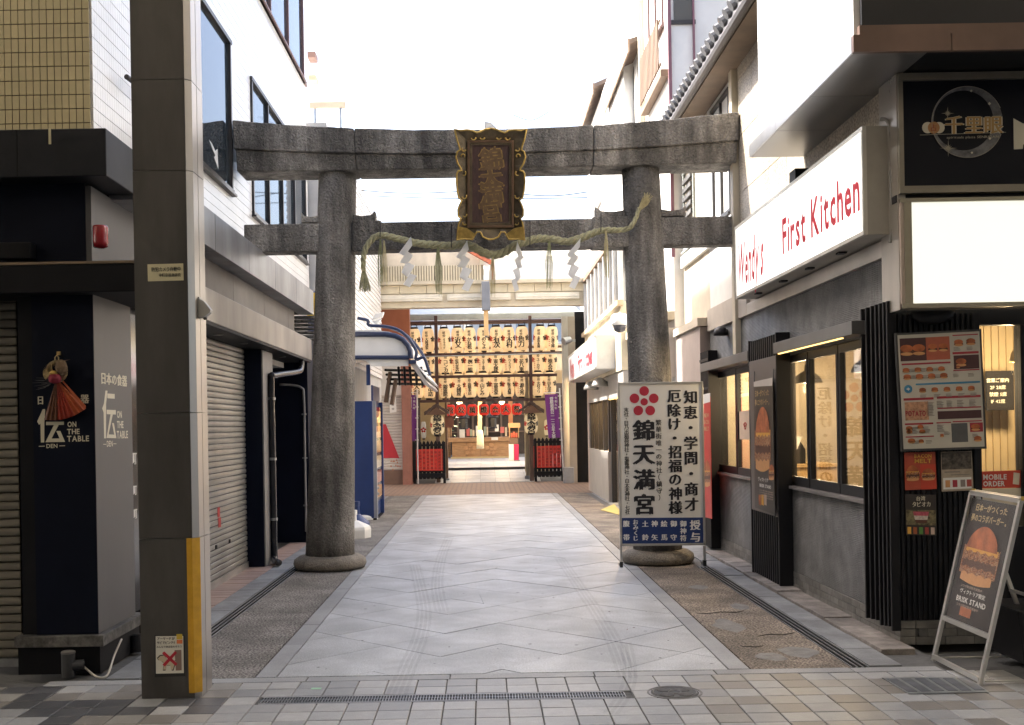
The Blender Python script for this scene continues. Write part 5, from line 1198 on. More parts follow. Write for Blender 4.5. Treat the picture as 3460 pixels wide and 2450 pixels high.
# black dome lights on the slate band
for (x, y) in ((1614, 742),):
    q = PX(x, y, 2.75); t = thing('dome_light', 'black dome wall light at the far end of the slate band', 'lamp', tuple(q))
    MB().lathe((q.x, q.y, q.z - .05), [(.085, 0), (.085, .03), (.07, .075), (.03, .105), (.005, .11)], 20).build('dome', M_blk2, t, smooth=True); B('arm', (q.x + .02, q.y - .02, q.z - .02), (RX, q.y + .02, q.z + .02), M_blk2, t)
# ------------------------------------------------------------------ menu board, posters and A-frame at the corner
mn = thing('menu_board', 'large white menu board crowded with burger pictures at the restaurant corner', 'menu board', tuple(P(2105, 1003, 7.44)))
q4 = [(2010, 751), (2193, 742), (2205, 1000), (2024, 1006)]
def MN(u, v, n=0.0):
    x = (q4[0][0] * (1 - u) + q4[1][0] * u) * (1 - v) + (q4[3][0] * (1 - u) + q4[2][0] * u) * v
    y = (q4[0][1] * (1 - u) + q4[1][1] * u) * (1 - v) + (q4[3][1] * (1 - u) + q4[2][1] * u) * v
    return P(x, y, 7.43 - n)
k = MB(); k.hexa([MN(-.025, -.02, -.003), MN(1.025, -.02, -.003), MN(1.025, 1.02, -.003), MN(-.025, 1.02, -.003)], (0, .03, 0)); k.build('frame', mat('menu_frame', (.05, .05, .05), .4), mn)
k = MB(); k.hexa([MN(0, 0), MN(1, 0), MN(1, 1), MN(0, 1)], (0, .0025, 0)); k.build('sheet', mat('menu_sheet', (.50, .47, .40), .45, var=.05), mn)
def rect(u0, v0, u1, v1, m_, n=.0015, nm='menu_block'): k = MB(); k.quad(MN(u0, v0, n), MN(u1, v0, n), MN(u1, v1, n), MN(u0, v1, n)); return k.build(nm, m_, mn)
c_mr = col_('menu_red', (.34, .03, .045)); c_md = col_('menu_dark', (.075, .03, .03)); c_ml = col_('menu_line', (.22, .19, .17)); c_mo = col_('menu_orange', (.42, .11, .06)); c_blue = col_('menu_blue', (.05, .22, .38))
rect(.02, .03, .34, .23, c_md); rect(.34, .03, .63, .23, c_mo); rect(.03, .25, .63, .265, c_mr); rect(.67, .02, .98, .03, c_mr); rect(.66, .17, .98, .19, c_mr); rect(.67, .2, .98, .32, c_md); rect(.66, .325, .98, .335, c_mr)
rect(.19, .43, .98, .445, c_blue); rect(.03, .555, .4, .575, c_mr); rect(.44, .55, .98, .57, c_mr); rect(.44, .65, .98, .66, c_mr); rect(.44, .68, .98, .75, c_md); rect(.03, .775, .38, .79, c_mr); rect(.42, .775, .6, .785, c_mr); rect(.62, .77, .98, .78, c_mr); rect(.60, .79, .80, .955, col_('menu_slate', (.10, .10, .10))); rect(.83, .79, .99, .87, c_mr); rect(.03, .89, .38, .9, c_mr)
k = MB(); k.disc(MN(.095, .475, .002), UX, UZ, .028, seg=20); k.build('plus_badge', c_blue, mn)
rect(.075, .470, .115, .480, M_white, .003, 'plus_mark'); rect(.09, .4615, .1, .4885, M_white, .0034, 'plus_mark')
def MNb(cx_, cy_, w_, h):
    fn = lambda x, y, n: MN(x, y, n)
    k = MB(); k.disc(MN(cx_, cy_ + h * .25, .003), UX, UZ, w_ * .27, w_ * .12, 12); k.build('food_print', c_patty, mn)
    k = MB(); k.disc(MN(cx_, cy_ - h * .12, .0035), UX, UZ, w_ * .26, w_ * .15, 12); k.build('food_print', c_bun, mn)
    k = MB(); k.disc(MN(cx_, cy_ + h * .42, .0035), UX, UZ, w_ * .25, w_ * .07, 12); k.build('food_print', c_bun2, mn)
for u, v, w_, h in [(.10, .13, .17, .09), (.25, .13, .17, .09), (.42, .12, .12, .07), (.55, .12, .12, .07), (.74, .09, .12, .05), (.89, .085, .12, .05), (.76, .26, .14, .06)] + [(.08 + .145 * i, .31, .09, .035) for i in range(4)] + [(.09 + .15 * i, .37, .1, .04) for i in range(4)] + [(.27 + .15 * i, .49, .09, .035) for i in range(5)] + [(.08, .82, .09, .03), (.22, .81, .08, .03), (.08, .85, .08, .02), (.24, .85, .08, .02), (.1, .93, .1, .03), (.22, .935, .07, .03), (.9, .83, .12, .05), (.92, .93, .1, .04), (.48, .89, .05, .03), (.72, .3, .05, .02)]: MNb(u, v, w_, h)
rect(.04, .59, .33, .75, mat('menu_potato', (.45, .24, .14), .5, var=.4, scale=40)); k = MB(); htext(k, 'POTATO', MN(.17, .69, .004), UX, UZ, .05, B2, width=.14); k.build('lettering', c_mr, mn)
tx = MB()
for u, v in [(.15, .30), (.3, .30), (.45, .30), (.16, .36), (.32, .36), (.47, .36), (.72, .13), (.88, .13), (.7, .36), (.88, .36), (.36, .6), (.36, .63), (.36, .66), (.36, .69), (.48, .59), (.6, .59), (.73, .59), (.88, .59), (.48, .62), (.6, .62), (.73, .62), (.88, .62), (.15, .81), (.3, .81), (.15, .84), (.3, .84), (.47, .8), (.47, .83), (.55, .86), (.9, .89), (.15, .93), (.32, .93), (.28, .53), (.45, .53), (.6, .53), (.75, .53), (.9, .53)]:
    for q in range(3): tx.quad(MN(u - .045, v + q * .011, .002), MN(u + random.uniform(.0, .05), v + q * .011, .002), MN(u + .03, v + q * .011 + .005, .002), MN(u - .045, v + q * .011 + .005, .002))
tx.build('fine_print', c_ml, mn)
for nm_, lab, qd in (('burger_poster', 'small red BACON MELT burger poster under the menu board', [(2025, 1014), (2094, 1012), (2098, 1095), (2027, 1098)]), ('service_poster', 'small cream service poster right of the red burger poster', [(2107, 1012), (2176, 1010), (2180, 1098), (2109, 1101)]), ('drink_poster', 'small black drink poster with bubble tea, lowest under the menu board', [(2027, 1107), (2096, 1108), (2098, 1200), (2029, 1198)])):
    t = thing(nm_, lab, 'poster', tuple(P(qd[3][0], qd[3][1], 7.48)))
    def PQ(u, v, n=0.0, qd=qd): return P((qd[0][0] * (1 - u) + qd[1][0] * u) * (1 - v) + (qd[3][0] * (1 - u) + qd[2][0] * u) * v, (qd[0][1] * (1 - u) + qd[1][1] * u) * (1 - v) + (qd[3][1] * (1 - u) + qd[2][1] * u) * v, 7.482 - n)
    def rq(u0, v0, u1, v1, m_, n=.002, nm='print_block'): k = MB(); k.quad(PQ(u0, v0, n), PQ(u1, v0, n), PQ(u1, v1, n), PQ(u0, v1, n)); k.build(nm, m_, t)
    base = {'burger_poster': mat('poster_redbrown', (.40, .07, .035), .5, var=.15, scale=10), 'service_poster': mat('poster_sand', (.36, .30, .23), .5, var=.2, scale=20), 'drink_poster': mat('poster_dark', (.035, .028, .026), .5)}[nm_]
    k = MB(); k.hexa([PQ(0, 0), PQ(1, 0), PQ(1, 1), PQ(0, 1)], (0, .002, 0)); k.build('sheet', base, t)
    if nm_ == 'burger_poster':
        k = MB(); htext(k, 'BACON', PQ(.6, .1, .003), UX, UZ, .035, B2, width=.12); htext(k, 'MELT', PQ(.6, .23, .003), UX, UZ, .04, B2, width=.12); k.build('lettering', c_chz, t)
        rq(.5, .33, 1, 1, mat('poster_bright', (.52, .06, .03), .5)); burger(lambda x, y, n: PQ(x, y, n + .003), .25, .55, .42, .42, t); burger(lambda x, y, n: PQ(x, y, n + .003), .75, .60, .42, .32, t)
    elif nm_ == 'service_poster':
        rq(.02, .02, .98, .45, mat('photo_dark', (.09, .075, .06), .5, var=.9, scale=30)); rq(.05, .66, .95, .95, M_white)
        for u, m_ in ((.12, c_bun2), (.35, c_mr), (.6, c_ml), (.8, c_bac)): rq(u, .72, u + .15, .9, m_, .0035)
        rq(.1, .5, .6, .53, c_ml, .003); rq(.3, .58, .9, .6, c_ml, .003)
    else:
        k = MB(); htext(k, '台湾', PQ(.5, .1, .003), UX, UZ, .032, B1); htext(k, 'タピオカ', PQ(.52, .24, .003), UX, UZ, .04, B1, width=.13); k.build('lettering', M_logo, t)
        rq(.02, .38, .98, .75, mat('photo_mixed', (.14, .12, .06), .5, var=.9, scale=35))
        for v0, v1, i0, i1, m_ in ((.42, .52, .24, .27, mat('print_pink', (.42, .08, .11), .5, var=.4, scale=60)), (.52, .62, .27, .30, mat('print_milk', (.52, .46, .40), .5, var=.3, scale=60)), (.62, .70, .30, .33, c_patty)):
            k = MB(); k.quad(PQ(i0, v0, .003), PQ(1 - i0, v0, .003), PQ(1 - i1, v1, .003), PQ(i1, v1, .003)); k.build('cup_print', m_, t)
        for i, m_ in enumerate((c_chz, c_bun, c_grn, c_bac, c_on)): rq(.05 + i * .19, .8, .17 + i * .19, .97, m_, .003)
# A-frame
af = thing('a_frame_sign', 'aluminium A-frame poster stand with a burger picture on the arcade floor', 'sandwich board', (3.1, 6.65, 0))
A0, A1 = Vector((2.845, 7.0, 0)), Vector((2.845, 6.345, 0)); T0, T1 = Vector((3.09, 6.96, 1.075)), Vector((3.10, 6.34, 1.065))
Z0, Z1 = Vector((3.50, 6.98, 0)), Vector((3.50, 6.36, 0))
M_al = mat('aluminium', (.60, .59, .56), .32, metal=.75, var=.1, rvar=.08)
def AF(u, v, n=0.0):                        # u: far to near, v: top to bottom of the poster area
    top = T0.lerp(T1, u); bot = A0.lerp(A1, u); p = top.lerp(bot, v); nn = (A1 - A0).cross(T0 - A0).normalized()
    if nn.x > 0: nn = -nn
    return p + nn * n
def bar(a, b, w_, d_, nm, m_=M_al):
    a, b = Vector(a), Vector(b); t_ = (b - a).normalized(); s_ = t_.cross(UX).normalized() if abs(t_.x) < .9 else t_.cross(UZ).normalized(); n_ = t_.cross(s_).normalized()
    k = MB(); k.hexa([a - s_ * w_ / 2 - n_ * d_ / 2, a + s_ * w_ / 2 - n_ * d_ / 2, a + s_ * w_ / 2 + n_ * d_ / 2, a - s_ * w_ / 2 + n_ * d_ / 2], b - a); return k.build(nm, m_, af, bevel=.002)
bar(T0, A0, .03, .022, 'front_leg'); bar(T1, A1, .03, .022, 'front_leg'); bar(T0 + UX * .03, Z0, .03, .022, 'rear_leg'); bar(T1 + UX * .03, Z1, .03, .022, 'rear_leg')
bar(T0, T1, .03, .025, 'top_rail'); bar(T0 + UX * .03 + UZ * .004, T1 + UX * .03 + UZ * .004, .028, .02, 'top_rail'); bar(AF(0, .74), AF(1, .74), .03, .022, 'middle_rail'); bar(A0 + UZ * .03, A1 + UZ * .03, .03, .02, 'foot_rail')
bar(Z0 + UZ * .03, Z1 + UZ * .03, .025, .02, 'foot_rail'); bar(A0.lerp(Z0, .05) + UZ * .02, Z0.lerp(A0, .05) + UZ * .02, .012, .01, 'spreader'); bar(A1.lerp(Z1, .05) + UZ * .02, Z1.lerp(A1, .05) + UZ * .02, .012, .01, 'spreader'); bar(Z0.lerp(T0, .42), Z1.lerp(T1, .42), .02, .012, 'rear_rail')
for u in (0, 1): MB().lathe(AF(u, 0) + UX * .015 + UZ * .012, [(.012, -.012), (.014, 0), (.012, .012)], 10).build('hinge', mat('brass_hinge', (.6, .42, .12), .3, metal=.8), af)
k = MB(); k.hexa([AF(.03, .03, -.002), AF(.97, .03, -.002), AF(.97, .725, -.002), AF(.03, .725, -.002)], (.004, 0, 0)); k.build('poster_sheet', mat('aframe_black', (.024, .02, .02), .5, var=.2, scale=8, spec=.2), af)
burger(lambda x, y, n: AF(x, y, n), .48, .34, .70, .33, af, .001)
def at_(s_, u, v, w_, h, m_, bold=B2):
    k = MB(); uu = (A1 - A0).normalized(); vv = (T0 - A0).normalized(); htext(k, s_, AF(u, v, .004), uu, vv, h, bold, width=w_); k.build('lettering', m_, af)
at_('日本一がつくった', .5, .075, .42, .05, c_gold); at_('夢のコラボバーガー。', .5, .135, .48, .05, c_gold); at_('ヴィクトリア限定', .5, .555, .34, .03, M_white); at_('BRISK STAND', .5, .60, .40, .045, M_white)
for i in range(2): at_('コラボ限定販売実施中', .45, .525 + i * .11, .3, .018, c_on, B0)
k = MB(); k.quad(AF(.32, .64, .003), AF(.55, .64, .003), AF(.55, .69, .003), AF(.32, .69, .003)); k.build('photo_print', c_bun, af)
k = MB(); k.hexa([AF(.025, .028, .012), AF(.975, .028, .012), AF(.975, .727, .012), AF(.025, .727, .012)], (.002, 0, 0)); k.build('clear_cover', glass('cover_gloss', (.97, .97, .97), .05, .1), af)
# black crate/bin behind it
t = thing('floor_bin', 'black low bin with yellow bag behind the A-frame stand', 'bin', (3.5, 6.95, 0))
k = MB(); k.prism([(3.30, 6.72, .02), (3.95, 6.72, .02), (4.0, 6.72, .36), (3.26, 6.72, .36)], (0, .5, 0)); k.build('body', M_blk2, t, bevel=.02)
MB().lathe((3.62, 6.9, .33), [(.02, 0), (.2, .02), (.22, .07), (.14, .13), (.03, .15)], 14, 1, .8).build('yellow_bag', mat('bag_yellow', (.55, .34, .02), .5, bump=.8, bscale=14), t, smooth=True)
t = thing('access_hatch', 'ribbed steel access hatch in the floor before the A-frame stand', 'hatch', tuple(PG(2080, 1535)))
qa = [PG(1975, 1520), PG(2165, 1518), PG(2215, 1552), PG(2035, 1556)]
k = MB(); k.hexa([v + UZ * .003 for v in qa[::-1]], (0, 0, .004)); k.build('plate', mat('lid_steel', (.30, .32, .33), .35, metal=.6, var=.2, scale=10), t)
for i in range(6):
    t0, t1 = (i + .15) / 6, (i + .85) / 6
    k = MB(); k.hexa([v + UZ * .0075 for v in (qa[0].lerp(qa[1], t1).lerp(qa[3].lerp(qa[2], t1), .1), qa[0].lerp(qa[1], t0).lerp(qa[3].lerp(qa[2], t0), .1), qa[0].lerp(qa[1], t0).lerp(qa[3].lerp(qa[2], t0), .9), qa[0].lerp(qa[1], t1).lerp(qa[3].lerp(qa[2], t1), .9))], (0, 0, .002)); k.build('tread_panel', mat('lid_dark', (.16, .17, .19), .4, metal=.5, var=.3, scale=14), t)

# ------------------------------------------------------------------ houses further along the right side
h2 = thing('tiled_roof_house', 'house with round-ended grey eave tiles above the right end of the torii', 'house', (3.4, 13.7, 0))
M_beige = mat('render_beige', (.56, .49, .38), .7, var=.12, scale=2, dirt=.15)
M_whit2 = mat('render_white', (.72, .70, .66), .6, var=.06, dirt=.08)
B('wall', (2.85, 13.7, 0), (6.5, 15.42, 5.45), M_beige, h2); B('wall', (2.852, 12.145, 2.96), (6.5, 13.695, 5.45), M_whit2, h2)
B('string_course', (2.80, 12.15, 3.72), (2.86, 15.4, 3.88), M_white, h2)
B('shop_fascia', (2.72, 13.72, 2.02), (2.849, 15.4, 2.75), mat('fascia_pink', (.42, .35, .31), .5, var=.08), h2)
B('ledge', (2.68, 13.66, 2.76), (2.849, 15.42, 2.86), M_beige, h2)
window(h2, 2.85, 12.42, 13.32, 3.98, 5.30, 2, M_frm, -1)
lw = window(h2, 2.85, 14.55, 15.25, 3.98, 5.0, 1, mat('shutter_green', (.30, .32, .30), .5), -1)
for i in range(8): B('louvre', (2.80, 14.6, 4.0 + i * .12), (2.835, 15.2, 4.06 + i * .12), M_stain, lw)
M_tile = mat('kawara_grey', (.13, .13, .135), .45, var=.25, scale=6, rnd=.15)
k = MB(); k.prism([(2.50, 9.62, 5.52), (2.50, 9.62, 5.58), (4.2, 9.62, 6.45), (4.2, 9.62, 6.39)], (0, 5.85, 0)); rf = k.build('roof', M_tile, h2)
MB().tube([(2.50, 9.62, 5.44), (2.50, 15.47, 5.44)], .05, 8).build('gutter', mat('gutter_dark', (.10, .09, .085), .4, metal=.2), h2)
B('eave_board', (2.56, 9.62, 5.42), (2.84, 15.45, 5.50), mat('eave_wood', (.18, .13, .09), .7, var=.2), h2)
for i in range(27):
    yy = 9.7 + i * .215
    k = MB(); k.tube([(2.44, yy, 5.565), (2.52, yy, 5.615), (3.5, yy, 6.145)], [.058, .055, .055], 10); k.build('eave_tile', M_tile, rf, smooth=False)
# tall white house with balcony
h3 = thing('white_balcony_house', 'tall white house with a brown slatted balcony, right of the sky', 'house', (3.6, 17, 0))
B('wall', (2.72, 15.5, 0), (6.5, 19.2, 10.5), M_whit2, h3)
B('corner_pipe', (2.69, 15.46, 3.9), (2.735, 15.51, 10.5), mat('pipe_plum', (.20, .09, .11), .5), h3)
MB().tube([(2.66, 17.85, 3.5), (2.66, 17.85, 10.4)], .05, 8).build('downpipe', M_cream, h3)
for yy in (15.47,):
    B('side_pipe', (P(1552, 100, 15.47).x, 15.45, 5.2), (P(1556, 100, 15.47).x, 15.498, 10.4), MATS['pipe_plum'], h3)
bal = B('balcony', (2.60, 15.6, 6.5), (2.719, 17.6, 6.6), mat('balcony_brown', (.20, .13, .08), .6), h3)
for i in range(15): B('baluster', (2.57, 15.68 + i * .125, 6.62), (2.59, 15.74 + i * .125, 7.34), MATS['balcony_brown'], bal)
for z in (6.66, 7.28): B('rail', (2.592, 15.62, z), (2.61, 17.55, z + .04), MATS['balcony_brown'], bal)
window(h3, 2.72, 16.0, 17.3, 7.4, 8.9, 2, M_frmb, -1)
a = P(1508, 0, 15.49); b = P(1535, 45, 15.49)
w_ = B('window', (a.x, 15.485, b.z), (b.x + .1, 15.499, b.z + 1.2), M_pane, h3); B('frame', (a.x - .04, 15.47, b.z - .06), (b.x + .14, 15.499, b.z - .001), M_frm, w_)
B('lower_fascia', (2.60, 15.5, 2.2), (2.719, 19.2, 2.9), mat('fascia_pale', (.5, .45, .39), .5), h3)
B('ledge', (2.50, 15.5, 3.02), (2.719, 19.3, 3.14), M_beige, h3)
# far houses: second branch of the restaurant
h4 = thing('second_restaurant', 'two-storey corner restaurant at the end of the passage with a window strip upstairs', 'restaurant', (3.0, 22.5, 0))
M_gw = mat('grey_panel_wall', (.33, .31, .28), .6, var=.12, scale=2)
B('upper_wall', (2.42, 19.2, 2.5), (6.5, 26.0, 3.70), mat('cream_wall', (.62, .55, .40), .6, var=.12, dirt=.25), h4)
B('attic_wall', (2.55, 19.22, 4.95), (6.5, 26.0, 8.4), M_whit2, h4); B('inner_wall', (2.75, 19.2, 3.7), (6.5, 25.9, 4.95), mat('inner_dim', (.35, .33, .3), .8), h4)
B('window_head', (2.38, 19.0, 4.90), (2.74, 26.1, 5.0), mat('head_brown', (.22, .15, .10), .6), h4)
ws = MB().box((2.45, 19.2, 3.72), (2.455, 25.9, 4.88)).build('window_strip', glass('strip_glass', (.8, .82, .82), .3), h4)
for i in range(9):
    yy = 19.2 + i * .83; B('mullion', (2.40, yy, 3.72), (2.48, yy + .09, 4.88), mat('mullion_white', (.6, .58, .54), .5), ws)
B('window_ledge', (2.34, 19.0, 3.62), (2.45, 26.0, 3.71), mat('ledge_stained', (.5, .38, .24), .7, var=.3, scale=4, dirt=.4), h4)
B('lower_wall', (2.45, 21.8, 0), (2.7, 25.6, 1.0), M_gw, h4); B('lower_wall', (2.45, 25.62, 0), (2.7, 26.0, 2.5), MATS['fascia_pink'], h4)
B('head_wall', (2.45, 19.2, 2.05), (2.7, 25.6, 2.49), M_gw, h4); B('room_back', (4.0, 19.2, 0), (4.1, 26, 2.5), mat('room_warm', (.5, .36, .2), .6), h4)
gw = MB().box((2.52, 21.8, 1.0), (2.525, 25.6, 2.05)).build('shop_window', glass('shop_glass'), h4)
for yy in (21.8, 22.75, 23.7, 24.6, 25.52): B('mullion', (2.47, yy, 1.001), (2.56, yy + .07, 2.049), M_frm, gw)
dr = MB().box((2.55, 19.6, .02), (2.556, 21.6, 2.05)).build('glass_door', glass('shop_glass'), h4)
for yy in (19.55, 20.55, 21.62): B('stile', (2.50, yy, .0), (2.6, yy + .07, 2.05), M_frm, dr)
B('door_light', (2.47, 19.6, 2.03), (2.50, 21.7, 2.048), MATS['warm_led'], h4)
t = thing('doorway_lamp', 'warm lit ceiling lamp inside the far corner restaurant', 'lamp', (3.3, 22.5, 2.3))
MB().lathe((3.3, 22.5, 2.28), [(.02, 0), (.12, .03), (.12, .06), (.03, .1)], 14).build('globe', MATS['bulb_warm'], t)
li = bpy.data.lights.new('lamp_light', 'POINT'); li.energy = 70; li.color = (1, .66, .32); li.shadow_soft_size = .1
lo = bpy.data.objects.new('lamp_light', li); COL.objects.link(lo); lo.parent = t; lo.location = (0, 0, -.12)
s2 = thing('far_lightbox', 'smaller white lit sign box with red lettering at the end of the passage', 'sign', (2.05, 23.5, 2.6))
f6 = lambda x, y, X: PX((1880 + x / 1.709) * .6628, (750 + y / 1.709) * .6628, X)
ya, yb = f6(222, 750, 2.05).y, f6(70, 850, 2.05).y; za, zb_ = f6(75, 925, 2.05).z, f6(222, 650, 2.05).z
B('lit_face', (2.05, ya + .05, za + .04), (2.07, yb - .05, zb_ - .04), emis('far_lit_panel', (1, .99, .95), .05), s2); B('housing', (2.072, ya, za), (2.44, yb, zb_), mat('box_white', (.66, .65, .62), .5), s2)
for z in (za, zb_ - .035): B('edge_trim', (2.04, ya, z), (2.071, yb, z + .035), MATS['trim_bright'], s2)
L0 = yb - .5
sidetext(s2, "Wendy's", L0, L0 - (yb - ya) * .22, (za + zb_) / 2 - .02, .62, .06, M_red, 2.044)
sidetext(s2, 'First Kitchen', L0 - (yb - ya) * .34, ya + .45, (za + zb_) / 2, .5, .06, M_red, 2.044)
for x, y in ((200, 950), (250, 930)):
    q = f6(x, y, 2.3); t = thing('dome_light', 'pale dome wall light under the far lit sign, %s' % ('left one' if x == 200 else 'right one'), 'lamp', tuple(q))
    MB().lathe((q.x, q.y, q.z - .07), [(.16, 0), (.16, .04), (.12, .12), (.05, .17), (.01, .18)], 16).build('dome', mat('dome_pale', (.42, .40, .36), .4, metal=.3), t, smooth=True); B('arm', (q.x + .02, q.y - .03, q.z - .03), (2.45, q.y + .03, q.z + .03), M_blk2, t)
q = f6(365, 598, 2.25); t = thing('security_camera', 'white dome security camera on the cream wall beside the right pillar', 'camera', tuple(q))
MB().lathe((q.x, q.y, q.z - .12), [(.02, 0), (.09, .03), (.11, .09), (.11, .12)], 16).build('dome', mat('cam_dark', (.08, .08, .09), .2), t, smooth=True); MB().lathe((q.x, q.y, q.z), [(.13, 0), (.14, .05), (.14, .16), (.1, .19)], 16).build('body', M_white, t, smooth=True); B('arm', (q.x, q.y - .04, q.z + .05), (2.5, q.y + .04, q.z + .13), M_white, t)
q = f6(65, 685, 2.2); t = thing('street_spotlight', 'small metal spotlight on the steel arcade post', 'lamp', tuple(q))
MB().tube([(q.x - .12, q.y - .1, q.z - .03), (q.x + .06, q.y, q.z + .03)], [.10, .08], 14).build('housing', M_steel, t); B('arm', (q.x + .02, q.y, q.z - .03), (q.x + .2, q.y + .06, q.z + .03), M_steel, t)
# yellow floor mat at the far door
q0, q1 = PG(1340, 1135), PG(1388, 1150); k = MB(); k.hexa([v + UZ * .004 for v in (PG(1375, 1130), PG(1392, 1148), PG(1392, 1155), PG(1345, 1143))][::-1], (0, 0, .006)); k.build('door_mat', mat('mat_yellow', (.5, .40, .12), .8, bump=.4, bscale=60), None, label='yellow door mat beside the white shrine board', cat='mat')
# old wooden eaves above
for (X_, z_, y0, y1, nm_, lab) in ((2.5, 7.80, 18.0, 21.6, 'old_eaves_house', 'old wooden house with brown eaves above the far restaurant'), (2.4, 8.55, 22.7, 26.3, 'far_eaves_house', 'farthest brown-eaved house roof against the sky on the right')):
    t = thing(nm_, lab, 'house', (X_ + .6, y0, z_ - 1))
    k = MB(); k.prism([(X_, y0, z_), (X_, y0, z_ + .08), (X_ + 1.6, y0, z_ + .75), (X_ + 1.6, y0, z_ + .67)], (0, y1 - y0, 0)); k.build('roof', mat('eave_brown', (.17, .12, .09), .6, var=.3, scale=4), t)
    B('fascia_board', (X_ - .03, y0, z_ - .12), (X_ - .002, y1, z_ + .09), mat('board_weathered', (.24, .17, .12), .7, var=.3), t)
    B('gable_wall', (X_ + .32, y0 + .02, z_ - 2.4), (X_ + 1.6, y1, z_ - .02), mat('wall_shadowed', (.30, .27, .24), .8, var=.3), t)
    for i in range(3): B('post', (X_ + .22, y0 + .1 + i * .5, z_ - 2.3), (X_ + .31, y0 + .2 + i * .5, z_), mat('post_rust', (.32, .16, .09), .7), t)
    B('air_conditioner', (X_ + .05, y0 + .4, z_ - 2.3), (X_ + .31, y0 + 1.2, z_ - 1.65), M_white, t)
# ------------------------------------------------------------------ left side, farther along
h5 = thing('siding_building', 'white building with horizontal siding behind the left torii pillar', 'building', (-3, 21, 0))
B('wall', (-7, 17.3, 0), (-2.42, 25.8, 6.4), mat('wall_dim', (.5, .49, .47), .7), h5)
M_sid = mat('white_siding', (.72, .71, .69), .4, var=.05, rnd=.03)
for i in range(36): k = MB(); k.prism([(-2.418, 17.32, 2.7 + i * .1), (-2.375, 17.32, 2.7 + i * .1), (-2.395, 17.32, 2.797 + i * .1), (-2.418, 17.32, 2.797 + i * .1)], (0, 8.4, 0)); k.build('siding_board', M_sid, h5)
t = thing('blade_sign', 'narrow yellow and blue blade sign edge beside the left torii pillar', 'sign', (-2.3, 16.4, 2.9))
B('panel', (-2.62, 16.4, 3.0), (-2.46, 16.46, 3.62), mat('blade_blue', (.03, .08, .3), .4), t); B('band', (-2.63, 16.395, 3.25), (-2.455, 16.465, 3.60), mat('blade_yellow', (.6, .42, .05), .4), t); B('mount', (-2.72, 16.42, 3.2), (-2.62, 16.44, 3.26), M_steel, t)
h6 = thing('far_white_building', 'tall pale building against the sky beyond the left facade', 'building', (-5, 30, 0))
B('wall', (-9, 25.9, 5.5), (-3.0, 25.98, 8.55), M_whit2, h6); B('side_wall', (-9, 26, 5.5), (-3.4, 40, 8.5), M_whit2, h6)
B('roof_sign', (-4.0, 25.8, 9.13), (-3.15, 25.9, 9.27), mat('sign_tan', (.5, .40, .28), .6), h6)
for x in (-3.9, -3.3): B('sign_post', (x, 25.84, 8.56), (x + .05, 25.89, 9.129), M_steel, h6)
for i in range(3): MB().tube(smooth([(-4.0, 25.7, 8.4 - i * .12), (-3.5, 25.4, 8.1 - i * .12), (-3.0, 25.0, 8.15 - i * .1)]), .012, 5).build('cable', M_blk, h6)
B('vent_box', (P(690, 130, 19).x, 18.9, P(690, 133, 19).z), (P(708, 130, 19).x, 19.2, P(690, 120, 19).z), mat('vent_brown', (.25, .15, .12), .6), h6); B('vent_box', (P(692, 170, 19).x, 18.9, P(692, 183, 19).z), (P(709, 170, 19).x, 19.2, P(692, 172, 19).z), mat('vent_cream', (.5, .44, .3), .6), h6)
# kiosk
M_kb = mat('kiosk_blue', (.017, .042, .15), .42, var=.15, scale=3, dirt=.1)
ki = thing('blue_kiosk', 'tall dark blue kiosk cabinet standing behind the left torii pillar', 'kiosk', (-2.2, 19, 0))
kx = -1.835; kz = P(830, 898, 18.5).z; kz2 = P(830, 862, 18.5).z
B('body', (-2.7, 18.5, .03), (kx - .06, 19.8, kz), M_kb, ki, bevel=.01); B('upper_box', (P(838, 880, 18.5).x - .06, 18.55, kz + .002), (kx - .05, 19.75, kz2 + .0), M_kb, ki, bevel=.01)
B('top_mast', (kx - .16, 18.6, kz2), (kx - .1, 18.7, kz2 + .35), M_kb, ki)
B('side_frame', (kx - .058, 18.51, .03), (kx, 18.58, kz), mat('kiosk_grey', (.30, .31, .34), .4, metal=.3), ki); B('side_frame', (kx - .058, 19.7, .03), (kx, 19.79, kz), M_kb, ki)
B('display_pane', (kx - .056, 18.582, .3), (kx - .02, 19.698, kz - .1), glass('shop_glass'), ki)
for i in range(6): B('display_goods', (kx - .055, 18.6, .35 + i * .26), (kx - .03, 19.68, .55 + i * .26), mat('goods_%d' % (i % 3), ((.45, .25, .12), (.35, .12, .1), (.5, .42, .3))[i % 3], .5, var=.6, scale=9), ki)
B('plinth', (-2.68, 18.52, 0), (kx - .02, 19.78, .029), M_blk, ki)
for z in (.42, .52): MB().lathe((kx + .005, 18.6, z), [(.02, 0), (.025, .02), (.02, .04)], 8).build('lock', M_steel, ki)
# awning
aw = thing('shop_awning', 'white shop awning with navy tube frame curving over the blue kiosk', 'awning', (-1.9, 19, 2.7))
a4 = lambda x, y, d: P((1080 + x / 2.707) * .6628, (820 + y / 2.707) * .6628, d)
M_aww = mat('awning_white', (.70, .70, .68), .45, var=.05, dirt=.06); M_awn = mat('awning_navy', (.018, .028, .07), .4, var=.1)
AD = 18.35
prof = [(250, 850), (600, 850), (680, 862), (740, 890), (785, 935), (805, 985), (808, 1042), (250, 1042)]
k = MB(); k.prism([a4(x, y, AD) for x, y in prof], (0, .05, 0)); k.build('end_panel', M_aww, aw)
k = MB(); k.prism([a4(x, y, AD + .01) for x, y in ((400, 1062), (812, 1062), (812, 1128), (560, 1132), (470, 1130), (440, 1095))], (0, .02, 0)); k.build('valance', M_aww, aw)
outer = [(250, 838), (600, 838), (690, 852), (760, 885), (805, 935), (828, 990), (830, 1060)]
